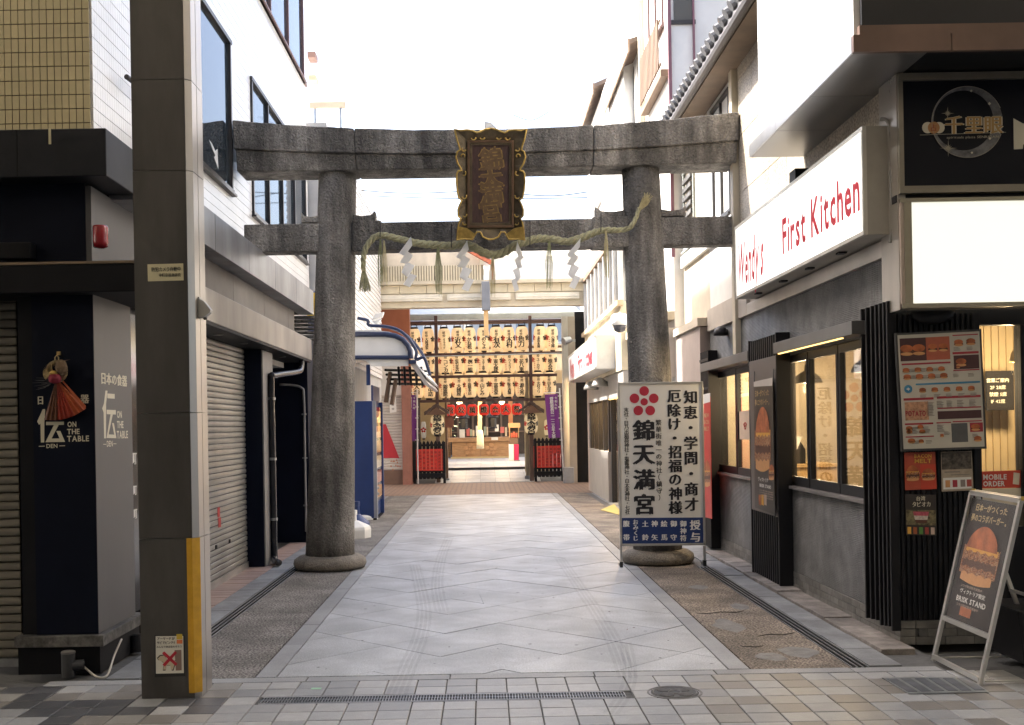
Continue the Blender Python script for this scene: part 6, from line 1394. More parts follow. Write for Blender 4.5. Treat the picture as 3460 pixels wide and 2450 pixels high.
MB().tube([a4(x, y, AD - .03) for x, y in outer], .045, 8).build('frame_tube', M_awn, aw, smooth=True); MB().tube([a4(x, y, AD - .03) for x, y in ((250, 1050), (820, 1050))], .035, 8).build('frame_tube', M_awn, aw)
roof = [(250, 800), (500, 800), (640, 815), (730, 850), (800, 905), (845, 985), (862, 1075), (985, 1230)]
k = MB(); vs = [a4(x, y, AD) for x, y in roof]; vs2 = [v + UY * 4.5 for v in vs]; vs3 = [v - UZ * .03 for v in vs]; vs4 = [v + UY * 4.5 for v in vs3]; n_ = len(vs)
k.add(vs + vs2 + vs3 + vs4, [(i, i + 1, n_ + i + 1, n_ + i) for i in range(n_ - 1)] + [(2 * n_ + i, 3 * n_ + i, 3 * n_ + i + 1, 2 * n_ + i + 1) for i in range(n_ - 1)] + [(i, 2 * n_ + i, 2 * n_ + i + 1, i + 1) for i in range(n_ - 1)]); k.build('canopy_sheet', M_aww, aw, smooth=False)
for dd, m_ in ((.1, M_awn), (1.2, M_awn), (2.3, M_awn)):
    rail = [(345, 690), (440, 712), (450, 755), (580, 765), (700, 790), (790, 850), (850, 930), (885, 1000), (880, 1070), (950, 1050), (985, 1130), (1010, 1215)] if dd < .5 else [(640, 775), (740, 815), (830, 880), (900, 960), (960, 1060), (1000, 1190)]
    MB().tube([a4(x, y, AD + dd) for x, y in smooth(rail, 4)], .028, 7).build('rail_tube', m_, aw, smooth=True)
B('corner_block', (a4(815, 1100, AD).x, AD - .05, a4(815, 1108, AD).z), (a4(882, 1100, AD).x, AD + .1, a4(815, 1075, AD).z), M_awn, aw)
for i in range(5):
    x = 720 + i * 52; MB().tube([a4(x, 1140, AD + .3), a4(x + 12, 1300, AD + .6)], .022, 6).build('lattice_bar', M_blk2, aw)
for i in range(4):
    MB().tube([a4(600 + i * 10, 1165 + i * 42, AD + .35), a4(985, 1175 + i * 40, AD + 1.5)], .024, 6).build('lattice_bar', M_blk2, aw)
k = MB(); k.hexa([a4(830, 1110, AD), a4(880, 1110, AD), a4(990, 1290, AD), a4(960, 1300, AD)], (0, 4, 0)); k.build('hinged_flap', mat('flap_grey', (.36, .33, .31), .5), aw)
for i, (x0, x1) in enumerate(((640, 600), (690, 655))):
    k = MB(); k.hexa([a4(x0 - 12, 1180 + i * 70, AD + .3), a4(x0 + 12, 1180 + i * 70, AD + .3), a4(x1 + 12, 1460 + i * 20, AD + .3), a4(x1 - 16, 1460 + i * 20, AD + .3)], (0, .3, 0)); k.build('wood_board', mat('wood_dark', (.13, .075, .045), .6, var=.3), aw)
t = thing('awning_floodlight', 'white floodlight standing on the white awning', 'floodlight', tuple(a4(520, 730, AD + .3)))
k = MB(); k.hexa([a4(475, 705, AD + .2), a4(505, 650, AD + .2), a4(588, 632, AD + .2), a4(572, 680, AD + .2)], (0, .12, 0)); k.build('head', M_white, t, bevel=.01)
k = MB(); k.hexa([a4(478, 715, AD + .19), a4(560, 700, AD + .19), a4(540, 725, AD + .19), a4(500, 740, AD + .19)], (0, .12, 0)); k.build('base', M_white, t); MB().tube([a4(520, 720, AD + .25), a4(525, 780, AD + .25)], .03, 6).build('stem', M_white, t)
# parasol bases
for i, (x, y, r_, m_, lab) in enumerate(((818, 1163, .22, M_white, 'white round parasol base against the blue kiosk'), (800, 1178, .2, M_kb, 'dark blue parasol base between two white ones'), (793, 1204, .24, M_white, 'nearest white parasol base, beside the left torii pillar'))):
    q = PG(x, y); t = thing('parasol_base', lab, 'parasol base', (q.x, q.y, 0), 'parasol bases by the kiosk')
    pr = [(r_, 0), (r_, .05), (r_ * .92, .07), (r_ * .35, .17), (r_ * .28, .19)] if i != 2 else [(r_, 0), (r_ * 1.02, .12), (r_ * .97, .16), (r_ * .85, .18), (r_ * .3, .24)]
    MB().lathe(q, pr, 24 if i != 2 else 8).build('weight', m_, t, bevel=.004); MB().lathe(q + UZ * .16, [(.04, 0), (.04, .16), (.05, .165), (.05, .23), (.03, .235)], 12).build('socket', m_, t)
# ------------------------------------------------------------------ the crossing arcade
ca = thing('crossing_arcade', 'cream arcade beam spanning the passage before the shrine lanterns', 'arcade', (0, 26, 0))
M_acr = mat('arcade_panel', (.62, .54, .38), .55, var=.08, dirt=.1)
z_ = lambda y: P(1085, y, 26).z
zc0 = [z_(v) for v in (594, 629, 637, 656, 676, 687)]
xL, xR = -2.6, 2.5
for i in range(46):
    xx = xL + i * .062
    if xx < .0: B('corrugation', (xx, 25.90, zc0[1]), (xx + .036, 25.935, zc0[0]), M_acr, ca)
B('fascia_back', (xL, 25.936, zc0[1]), (.04, 26.3, zc0[0]), mat('fascia_groove_shade', (.26, .22, .15), .7), ca); B('fascia_right', (.06, 25.9, zc0[1]), (xR, 26.3, zc0[0] + .05), M_white, ca)  # backing coloured darker than the ridges: shade of the grooves put into its colour
B('ledge', (xL, 25.8, zc0[2]), (xR, 26.3, zc0[1] - .003), mat('ledge_cream', (.5, .43, .31), .6), ca)
for i in range(8):
    a = xL + i * .64; B('beam_panel', (a + .005, 25.93, zc0[3] + .003), (min(a + .635, xR), 26.28, zc0[2] - .003), M_acr, ca)
B('beam_core', (xL, 25.96, zc0[5]), (xR, 26.27, zc0[3]), mat('beam_cream', (.55, .48, .35), .6), ca)
for i in range(3):
    a = xL + .15 + i * 1.62; f_ = B('light_fitting', (a, 25.86, zc0[4] + .03), (a + 1.5, 25.958, zc0[3] - .03), mat('fitting_white', (.62, .57, .46), .5), ca); B('tube_strip', (a + .05, 25.845, zc0[4] + .09), (a + 1.45, 25.859, zc0[4] + .12), mat('fitting_line', (.70, .66, .55), .4), f_)
B('soffit', (xL, 26.0, zc0[5] - .03), (xR, 30.0, zc0[5] - .002), M_acr, ca) if False else None
B('roof_panel', (-25, 26.3, 5.9), (25, 30.4, 5.93), mat('roof_translucent', (.75, .73, .66), .5, trans=.8), ca)
for yy in (26.31, 28.3, 30.2): B('roof_purlin', (xL, yy, 5.72), (xR, yy + .12, 5.895), M_white, ca)
k = MB(); k.prism([(xL, 25.95, zc0[0] + .003), (xL, 25.95, zc0[0] + .5), (xL, 28.5, zc0[0] + .9), (xL, 28.5, zc0[0] + .003)], (2.55, 0, 0)); k.build('canopy_cover', mat('canopy_beige', (.58, .50, .38), .7, var=.1, dirt=.2), ca)
for z in (.12, .36): B('frame_bar', (.1, 26.0, zc0[0] + z), (xR, 26.08, zc0[0] + z + .07), mat('bar_pale', (.6, .57, .5), .5), ca)
for x in (.6, 1.5): B('frame_post', (x, 26.01, zc0[0] + .06), (x + .06, 26.07, zc0[0] + .5), mat('bar_pale', (.6, .57, .5), .5), ca)
k = MB(); k.hexa([P(1060, 560, 25.7), P(1045, 562, 25.7), P(1098, 592, 25.7), P(1104, 584, 25.7)], (0, .12, 0)); k.build('rusty_strut', mat('rust_red', (.42, .12, .06), .8, var=.5, scale=14), ca)
q = P(1102, 600, 25.88); B('rusty_drip', (q.x - .02, 25.885, zc0[1]), (q.x + .03, 25.899, zc0[0]), MATS['rust_red'], ca)
t = thing('hanging_box_sign', 'slim grey box sign hung from the arcade beam with wooden slat below', 'sign', tuple(P(1087, 696, 25.5)))
p0, p1 = P(1078, 632, 25.6), P(1098, 696, 25.6); B('box', (p0.x, 25.45, p1.z), (p1.x, 25.7, p0.z), mat('box_steel', (.20, .21, .23), .4, metal=.3), t, bevel=.01)
p0, p1 = P(1083, 696, 25.6), P(1094, 752, 25.6); B('wood_slat', (p0.x, 25.52, p1.z), (p1.x, 25.62, p0.z - .002), mat('slat_pine', (.62, .40, .18), .5, var=.1), t)
B('slat_foot', (p0.x + .02, 25.53, p1.z - .04), (p1.x - .02, 25.61, p1.z - .001), M_stain, t)
# posts
c5 = crop(1350, 1330, 3.761)
t = thing('steel_arcade_post', 'stainless steel arcade post on stone block right of the lantern rack', 'column', (2.15, 29.3, 0))
p0, p1 = c5(2085, 500, 29.2), c5(2160, 500, 29.2); p2 = c5(2205, 500, 29.2)
B('post', (p0.x, 29.2, .42), (p1.x, 29.4, 4.45), mat('post_steel', (.48, .47, .44), .3, metal=.75, var=.15, streak=(3, 3, .4)), t); B('post_return', (p1.x + .005, 29.25, 0), (p2.x + .1, 29.6, 4.45), mat('post_tan', (.34, .30, .25), .5), t)
B('stone_block', (p0.x - .03, 29.12, 0), (p2.x + .0, 29.42, .42), M_gran2, t, bevel=.01)
B('dark_doorway', (p2.x + .12, 29.5, 0), (3.6, 29.6, 4.6), M_blk, t)
h7 = thing('red_brown_shop', 'red-brown pillared shop left of the shrine gate with white shutter', 'shop', (-2.6, 30, 0))
M_rb = mat('redbrown_tile', (.36, .12, .06), .5, var=.12, scale=3, dirt=.12); M_rb2 = mat('terracotta', (.32, .14, .10), .6, var=.15, scale=4)
p0, p1 = P(846, 690, 30), P(916, 690, 30)
B('upper_wall', (p0.x - 4, 30.0, 3.25), (p1.x, 30.4, 4.9), M_rb, h7)
p2, p3 = c5(32, 500, 29.9), c5(148, 500, 29.9); B('pillar', (p2.x, 29.85, 0), (p3.x, 30.3, 3.24), M_rb2, h7)
B('shop_header', (-5, 30.0, 2.45), (p2.x - .002, 30.3, 3.24), M_whit2, h7)
rs3 = thing('roller_shutter', 'white roller shutter painted with a red triangle behind the blue kiosk', 'shutter', (-2.7, 30.1, 0))
xs1 = p2.x - .01
z = .4
while z < 2.44: k = MB(); k.prism([(-4.5, 30.1, z), (-4.5, 30.085, z + .02), (-4.5, 30.085, z + .055), (-4.5, 30.1, z + .075)], (xs1 + 4.5, 0, 0)); k.build('slat', mat('shutter_white', (.60, .57, .52), .5, var=.06), rs3); z += .08
tri = [P(860, 985, 30.07), P(860, 1026, 30.07), P(895, 1026, 30.07), P(866, 962, 30.07)]
k = MB(); k.hexa([P(848, 950, 30.07), P(864, 950, 30.07), P(894, 1026, 30.07), P(848, 1026, 30.07)], (0, .005, 0)); k.build('red_triangle', mat('paint_red', (.50, .03, .045), .5, var=.1), rs3)
B('bottom_bar', (-4.5, 30.05, .0), (xs1, 30.15, .39), mat('bar_brown', (.18, .11, .08), .5), rs3)
k = MB()
for i in range(14): q = P(872 + random.uniform(0, 26), 1032 + random.uniform(0, 32), 30.07); k.quad(q, q + UX * .05, q + UX * .025 + UZ * .06)
k.build('small_triangles', mat('paint_orange', (.5, .22, .12), .6), rs3)
t = thing('paper_notice', 'white paper notice on the white shutter', 'notice', tuple(P(888, 930, 30))); k = MB(); k.hexa([P(872, 890, 29.95), P(886, 888, 29.95), P(888, 922, 29.95), P(873, 925, 29.95)], (0, .005, 0)); k.build('sheet', M_white, t)
k = MB(); vtext(k, '営業中', P(879, 896, 29.94), P(880, 916, 29.94), UX, UZ, .07, B1); k.build('lettering', M_ink, t)

# ------------------------------------------------------------------ shrine: forecourt
M_sl = mat('forecourt_slab', (.36, .37, .38), .5, var=.12, scale=5, rnd=.08, speck=.1)
fc = MB()
fc.add([(-9, 30.25, -.01), (9, 30.25, -.01), (9, 33.0, .24), (-9, 33.0, .24)], [(0, 1, 2, 3)]); fc.add([(-9, 33.0, .24), (9, 33.0, .24), (9, 33.0, .30), (-9, 33.0, .30)], [(0, 1, 2, 3)]); fc.add([(-9, 33.0, .30), (9, 33.0, .30), (9, 47, .42), (-9, 47, .42)], [(0, 1, 2, 3)])
fcs = fc.build('shrine_forecourt', M_grout, kind='structure')
def gz(y): return -.01 + (y - 30.25) / 2.75 * .25 if y < 33 else .30 + (y - 33) / 14 * .12
for (y0, y1, dy) in ((30.3, 32.95, .66), (33.03, 41, .8)):
    y = y0
    while y < y1 - .1:
        for i in range(-3, 4):
            xa, xb_ = .07 + i * .42 - .21, .07 + i * .42 + .205; ye = min(y + dy - .012, y1)
            k = MB(); k.hexa([(xa, y, gz(y) + .012), (xb_, y, gz(y) + .012), (xb_, ye, gz(ye) + .012), (xa, ye, gz(ye) + .012)], (0, 0, -.011)); k.build('slab', M_sl, fcs)
        y += dy
B('step_edge', (-1.4, 32.97, .235), (1.6, 33.02, .318), mat('step_dark', (.05, .05, .055), .6), fcs)
for x0, x1, lab in ((-7.0, -4.2, 'tall neighbouring wall closing the left side of the shrine court'), (4.2, 7.0, 'tall neighbouring wall closing the right side of the shrine court')):
    t = thing('court_shade_wall', lab, 'wall', (x0, 31, 0)); B('wall', (x0, 30.6, 0), (x1, 47, 8.0), mat('court_render', (.5, .46, .4), .8, var=.15), t); B('coping', (x0 - .06, 30.55, 8.002), (x1 + .06, 47, 8.1), M_strip, t)  # unseen walls, added to keep the sun off the forecourt
# ---- lantern rack
f5 = crop(1350, 1030, 3.761); GD = 30.7
M_wd = mat('rack_timber', (.075, .035, .028), .55, var=.25, scale=5)
rk = thing('lantern_rack', 'dark timber rack of posts and rails carrying rows of paper lanterns', 'rack', (.1, GD, 0))
for xa, xb_ in ((440, 480), (1636, 1676)):
    p0, p1 = f5(xa, 230, GD), f5(xb_, 230, GD); B('post', (p0.x, GD - .06, .0), (p1.x, GD + .12, p0.z + .2), M_wd, rk, bevel=.008)
for y0, y1, xa, xb_ in ((196, 232, 115, 2075), (606, 640, 290, 2060), (888, 924, 380, 2000), (1196, 1230, 240, 1880)):
    p0, p1 = f5(xa, (y0 + y1) / 2, GD), f5(xb_, (y0 + y1) / 2 - (xb_ - xa) * .0178, GD); zc = f5(1085, (y0 + y1) / 2 + 0, GD).z; hh = (f5(0, y0, GD).z - f5(0, y1, GD).z) / 2
    B('rail', (p0.x, GD - .045, zc - hh), (p1.x, GD + .03, zc + hh), M_wd, rk, bevel=.006)
for zc_y in (245, 555):
    p0, p1 = f5(130, zc_y + 15, GD + .5), f5(2050, zc_y - 20, GD + .5); B('hanging_pole', (p0.x, GD + .27, p0.z - .03), (p1.x, GD + .31, p0.z + .03), mat('pole_brown', (.16, .09, .06), .6), rk)
MB().tube([f5(250, 660, GD - .3), f5(2130, 615, GD - .3)], .018, 6).build('steel_rod', M_steel, rk)
# ---- lanterns: one of each part, shared
LW, LH = .182, .68
def lantern_meshes(rx_, h, body_m, cap_m, nm='paper_body', ribs=14):
    k = MB(); pr = []
    for i in range(ribs * 2 + 1):
        t_ = i / (ribs * 2); z = -h / 2 + h * t_
        e = max(0.0, 1 - abs(2 * t_ - 1) ** 3.2) ** .5; r_ = rx_ * (.60 + .40 * e) * (1.0 if i % 2 == 0 else .975); pr.append((r_, z))
    k.lathe((0, 0, 0), pr, 24); return k
def paper(name, col, est, emc):
    m = mat(name, col, .7, rnd=.12, var=.06, scale=4, emit=est, ecol=emc); return m
M_lan = paper('lantern_paper', (.66, .53, .35), .125, (1, .62, .29))
M_lanr = paper('lantern_red', (.50, .025, .02), .10, (.8, .04, .02))
k = lantern_meshes(LW, LH, None, None); lb = bpy.data.meshes.new('paper_body'); lb.from_pydata(k.v, [], k.f); lb.materials.append(M_lan)
k = MB(); k.lathe((0, 0, LH / 2 - .01), [(LW * .62, 0), (LW * .62, .06), (LW * .5, .065)], 20); lt = bpy.data.meshes.new('top_ring'); lt.from_pydata(k.v, [], k.f); lt.materials.append(M_blk2)
k = MB(); k.lathe((0, 0, -LH / 2 - .05), [(LW * .5, 0), (LW * .55, .06)], 20); lbt = bpy.data.meshes.new('bottom_ring'); lbt.from_pydata(k.v, [], k.f); lbt.materials.append(M_blk2)
k = MB(); k.tube([(LW * .5 * math.cos(R(a)), 0, LH / 2 + .05 + LW * .5 * math.sin(R(a))) for a in range(0, 181, 20)], .012, 5); lh = bpy.data.meshes.new('handle'); lh.from_pydata(k.v, [], k.f); lh.materials.append(M_blk2)
def crest_mesh(side, m_, nm):
    k = MB()
    for i in range(6):
        a = R(90 + 72 * i); r_ = .055 if i < 5 else 0; az = side * R(62); u0, v0 = r_ * math.cos(a), r_ * math.sin(a)
        pts = []
        for q in range(10):
            b = 2 * math.pi * q / 10; uu, vv = u0 + .03 * math.cos(b), v0 + .03 * math.sin(b); th = az + uu / LW; pts.append(((LW + .006) * math.sin(th), -(LW + .006) * math.cos(th), vv + .02))
        k.quad(*pts)
    me = bpy.data.meshes.new(nm); me.from_pydata(k.v, [], k.f); me.materials.append(m_); return me
lcr = crest_mesh(-1, mat('lantern_crest_red', (.5, .02, .02), .6), 'red_crest'); lcb = crest_mesh(1, M_ink, 'black_crest')
def cyl_text(mb, s_, z0, z1, size, r_, az=0.0, bold=B1, sx=1.0):
    n = len(s_)
    for i, ch in enumerate(s_):
        zc = z0 + (z1 - z0) * (i / (n - 1) if n > 1 else .5)
        def bend(a, b, j, zc=zc):
            t_ = min(1, abs(zc + b) * 2 / LH) if r_ > .1 else 0; rr = r_ + .004 + j * .0006; th = az + a / r_; return Vector((rr * math.sin(th), -rr * math.cos(th), zc + b))
        if ch == 'ー': ch = '｜'
        putglyph(mb, ch, (0, 0, 0), UX, UZ, size * sx, size, bold, bend)
rows = [
    ('top', (190, 360, 567, 735, 895, 1062, 1228, 1388, 1558, 1780, 1938), 300, 585, GD + .29, ['山元', '大鉾津家', 'ダイヤモンド', '近又', 'かね松', 'のとよ', '有次', '木村', '魚力', '金松堂本舗', '小澤文庫']),
    ('middle', (365, 570, 738, 897, 1060, 1220, 1382, 1550, 1765, 1923), 586, 858, GD + .36, ['清水家', 'コンカ', '佐竹花店', '桝一組', 'スター食堂', '寅太郎', 'ウィズユー', '花八重', 'ユーカリ', '植太谷']),
    ('bottom', (230, 382, 585, 742, 900, 1063, 1223, 1380, 1545, 1755, 1912), 885, 1162, GD + .29, ['大西', '竹中詰', '錦旅館', '大國屋', '高橋本店', '山とみ', '富美家', '阪井酒舗', '源久秀', '北村クリ', '田丸印房'])]
ordn = ['first', 'second', 'third', 'fourth', 'fifth', 'sixth', 'seventh', 'eighth', 'ninth', 'tenth', 'eleventh']
for rn, xs, y0, y1, d, names in rows:
    for i, x in enumerate(xs):
        yc = (y0 + y1) / 2 - (x - 1060) * .0178; c0 = f5(x, yc, d)
        e = thing('paper_lantern', '%s cream paper lantern from the left in the %s row of the rack' % (ordn[i], rn), 'lantern', tuple(c0), 'cream paper lanterns on the shrine rack'); e.location.x += random.uniform(-.012, .012); e.location.z += random.uniform(-.012, .01); e.rotation_euler = (random.uniform(-.03, .03), random.uniform(-.035, .035), random.uniform(-.25, .25)); e.scale = [random.uniform(.96, 1.03)] * 3
        for me in (lb, lt, lbt, lh, lcr, lcb):
            o = bpy.data.objects.new(me.name.split('.')[0], me); COL.objects.link(o); o.parent = e
            if me is lb: o.rotation_euler.z = random.uniform(0, 6)
        k = MB(); cyl_text(k, '献燈', .215, .125, .085, LW, 0, B1); n = names[i]; cyl_text(k, n, -.01 if len(n) < 4 else .02, -.23 if len(n) > 2 else -.16, min(.19, .37 / len(n) * 1.1), LW, 0, B2)
        me = bpy.data.meshes.new('lettering'); me.from_pydata(k.v, [], k.f); me.materials.append(M_ink); o = bpy.data.objects.new('lettering', me); COL.objects.link(o); o.parent = e
        if i % 2 == 0:
            k = MB(); cyl_text(k, '京都錦市場', .02, -.22, .042, LW, R(-34), B1); me = bpy.data.meshes.new('red_lettering'); me.from_pydata(k.v, [], k.f); me.materials.append(MATS['lantern_crest_red']); o = bpy.data.objects.new('red_lettering', me); COL.objects.link(o); o.parent = e
# ---- red lanterns
RW, RH = .158, .34
k = lantern_meshes(RW, RH, None, None, ribs=8); rbm = bpy.data.meshes.new('paper_body'); rbm.from_pydata(k.v, [], k.f); rbm.materials.append(M_lanr)
k = MB(); k.lathe((0, 0, RH / 2 - .005), [(RW * .5, 0), (RW * .5, .03)], 16); k.lathe((0, 0, -RH / 2 - .025), [(RW * .5, 0), (RW * .5, .03)], 16); rcm = bpy.data.meshes.new('end_rings'); rcm.from_pydata(k.v, [], k.f); rcm.materials.append(M_blk2)
RDp = 33.4
for i, (x, ch) in enumerate(zip((525, 645, 782, 925, 1070, 1215, 1350, 1490), '祭菅公萬燈会大祭')):
    c0 = c5(x, 205 - (x - 1070) * .0178, RDp)
    e = thing('red_lantern', '%s round red lantern from the left under the rack' % ordn[i], 'lantern', tuple(c0), 'red lanterns in a row under the rack')
    for me in (rbm, rcm): o = bpy.data.objects.new(me.name.split('.')[0], me); COL.objects.link(o); o.parent = e
    if i:
        for bold, m_, ex, nm_ in ((.10, M_white, 0, 'lettering_edge'), (.045, M_ink, .004, 'lettering')):
            k = MB(); cyl_text(k, ch, 0, 0, .21, RW + ex, 0, bold); me = bpy.data.meshes.new(nm_); me.from_pydata(k.v, [], k.f); me.materials.append(m_); o = bpy.data.objects.new(nm_, me); COL.objects.link(o); o.parent = e
    MB().tube([c0 + UZ * (RH / 2), c0 + UZ * (RH / 2 + .35)], .012, 5).build('cord', M_wd, e)
B('lantern_bar', (c5(500, 100, RDp).x, RDp, c5(1070, 95, RDp).z), (c5(1560, 100, RDp).x, RDp + .05, c5(1070, 85, RDp).z), M_wd, thing('lantern_bar_frame', 'dark bar holding the row of red lanterns', 'bar', tuple(c5(1070, 90, RDp))))
# ---- roofed post lanterns
M_rof = mat('mini_roof', (.085, .055, .045), .7, var=.3, scale=6)
for nm_, lab, apx, ex0, ex1, ey0, ey1, bx, by, bw, bh, px0, px1, gb in (
        ('roofed_lantern', 'big cream lantern under a little wooden roof left of the shrine entrance', (470, 165), 318, 632, 280, 262, 480, 400, 176, 245, 462, 512, 1090),
        ('roofed_lantern', 'big cream lantern under a little wooden roof right of the shrine entrance', (1665, 130), 1508, 1832, 256, 240, 1670, 380, 170, 245, 1648, 1700, 1110)):
    d = 30.45; c0 = c5(bx, by, d); t = thing(nm_, lab, 'lantern', (c0.x, d, 0), 'roofed lanterns flanking the entrance')
    a, l, r_ = c5(*apx, d), c5(ex0, ey0, d), c5(ex1, ey1, d); l.z = r_.z = (l.z + r_.z) / 2
    for s_, e in ((-1, l), (1, r_)):
        for j in range(6):
            t0, t1 = j / 6, (j + 1) / 6; q0, q1 = a.lerp(e, t0), a.lerp(e, t1); lift = .018 * j
            k = MB(); k.hexa([q0 + Vector((0, -.3, lift * 0)), q1 + Vector((0, -.3, 0)), q1 + Vector((0, .3, 0)), q0 + Vector((0, .3, 0))], (0, 0, .075 + .01 * (j % 2))); k.build('roof_board', M_rof, t)
    k = MB(); k.prism([a + Vector((0, -.28, -.02)), l + Vector((.05, -.28, .0)), r_ + Vector((-.05, -.28, .0))], (0, .03, 0)); k.build('gable', mat('gable_wood', (.16, .09, .06), .7), t)
    B('ridge', (a.x - .04, d - .33, a.z + .0), (a.x + .04, d + .33, a.z + .06), M_rof, t)
    s_ = bw / 3.761 * .6628 * d / F / 2; hh = bh / 3.761 * .6628 * d / F
    k = lantern_meshes(s_, hh, None, None, ribs=12); MB().add([Vector(v) + c0 for v in k.v], k.f).build('paper_body', mat('lantern_paper_dim', (.60, .54, .38), .7, emit=.09, ecol=(1, .7, .35), var=.05), t)
    k = MB()
    for i, ch in enumerate('錦天満宮'):
        zc = hh * (.36 - .235 * i)
        def bend(a_, b_, j, zc=zc): th = a_ / s_; rr = s_ + .006 + j * .001; return Vector((rr * math.sin(th), -rr * math.cos(th), zc + b_)) + c0
        putglyph(k, ch, (0, 0, 0), UX, UZ, .25, .20, .05, bend)
    k.build('lettering', M_ink, t)
    for az, m_, n_ in ((-1, MATS['lantern_crest_red'], 'red_crest'), (1, M_ink, 'black_crest')):
        k = MB()
        for i in range(6):
            al = R(90 + 72 * i); rr_ = .05 if i < 5 else 0; th0 = az * R(62)
            k.quad(*[Vector(((s_ + .008) * math.sin(th0 + (rr_ * math.cos(al) + .028 * math.cos(.628 * q)) / s_), -(s_ + .008) * math.cos(th0 + (rr_ * math.cos(al) + .028 * math.cos(.628 * q)) / s_), rr_ * math.sin(al) + .028 * math.sin(.628 * q))) + c0 for q in range(10)])
        k.build(n_, m_, t)
    MB().lathe(c0 - UZ * (hh / 2 + .05), [(.09, 0), (.1, .06)], 16).build('bottom_ring', M_blk2, t)
    p0, p1 = c5(px0, 600, d), c5(px1, 600, d); B('post', (p0.x, d - .08, 0), (p1.x, d + .1, c0.z - hh / 2), mat('post_wood', (.14, .085, .06), .6, var=.3, scale=5, streak=(4, 4, .5)), t, bevel=.01)
    B('back_post', (c0.x - .05, d + .24, 0), (c0.x + .05, d + .33, a.z - .02), M_wd, t)
p0, p1 = c5(1600, 600, 30.9), c5(1648, 600, 30.9); t = thing('timber_post', 'weathered timber gate post right of the shrine entrance', 'post', (p0.x, 30.9, 0)); B('post', (p0.x, 30.85, 0), (p1.x, 31.05, 3.1), mat('post_weathered', (.30, .24, .16), .7, var=.3, scale=5, streak=(5, 5, .4)), t, bevel=.02); B('foot', (p0.x - .03, 30.82, 0), (p1.x + .03, 31.08, .14), M_strip, t)
p0, p1 = c5(582, 600, 30.9), c5(612, 600, 30.9); t = thing('timber_post', 'weathered timber gate post left of the shrine entrance', 'post', (p0.x, 30.9, 0)); B('post', (p0.x, 30.85, 0), (p1.x, 31.05, 3.1), mat('post_brown', (.17, .10, .06), .7, var=.3, scale=5, streak=(5, 5, .4)), t, bevel=.02); B('foot', (p0.x - .03, 30.82, 0), (p1.x + .03, 31.08, .1), M_strip, t)
# ---- purple banners
M_pur = mat('banner_purple', (.20, .045, .26), .7, var=.12, scale=4, trans=.2)
for lab, q, tx, px, py0, py1 in (('purple festival banner with white lettering left of the lantern rack', [(88, 20), (213, 15), (215, 600), (62, 605)], (138, 185), 222, -60, 620), ('purple festival banner with white lettering right of the lantern rack', [(1842, 12), (2010, 4), (2042, 560), (1892, 566)], (1930, 1985), 2032, -70, 570)):
    d = 30.2; t = thing('purple_banner', lab, 'banner', tuple(c5(q[2][0], q[2][1], d)), 'purple festival banners')
    n_ = 8; vs = []
    for i in range(n_ + 1):
        for j in range(7):
            u, v = i / n_, j / 6; a = c5(q[0][0] * (1 - u) + q[1][0] * u, q[0][1] * (1 - u) + q[1][1] * u, d); b = c5(q[3][0] * (1 - u) + q[2][0] * u, q[3][1] * (1 - u) + q[2][1] * u, d)
            vs.append(a.lerp(b, v) + UY * (.02 * math.sin(u * 7 + v * 3)))
    k = MB(); k.add(vs, [(i * 7 + j, i * 7 + j + 1, (i + 1) * 7 + j + 1, (i + 1) * 7 + j) for i in range(n_) for j in range(6)]); k.build('cloth', M_pur, t, smooth=True)
    lean = (q[2][0] - q[1][0])
    k = MB(); vtext(k, '菅原道真公一一二五年大祭', c5(tx[0] + (-2 if lean < 10 else 0), 65, d - .05), c5(tx[0] - 12 if lean < 10 else tx[0] + 30, 545, d - .05), UX, UZ, .105, B2); vtext(k, '令和九年', c5(tx[1] + (0 if lean > 10 else 2), 55, d - .05), c5(tx[1], 185, d - .05), UX, UZ, .075, B1); k.build('lettering', M_white, t)
    MB().tube([c5(px, py0, d - .03), c5(px + (28 if lean > 10 else 4), py1, d - .03)] + ([(c5(px + 4, py1, d - .03).x, d - .03, 0)] if lean < 10 else [(c5(px + 45, py1, d - .03).x, d - .03, 0)]), .022, 6).build('pole', M_white, t)
    MB().tube([c5(q[0][0] - 8, -10, d - .02), c5(px + 2, -14, d - .02)], .014, 6).build('cross_bar', M_white, t)
    for i in range(5): v = c5(px + (4 if lean < 10 else 6 + i * 5), 30 + i * 140, d - .04); B('pole_clip', (v.x - .06, d - .06, v.z - .012), (v.x + .03, d - .02, v.z + .012), M_white, t)
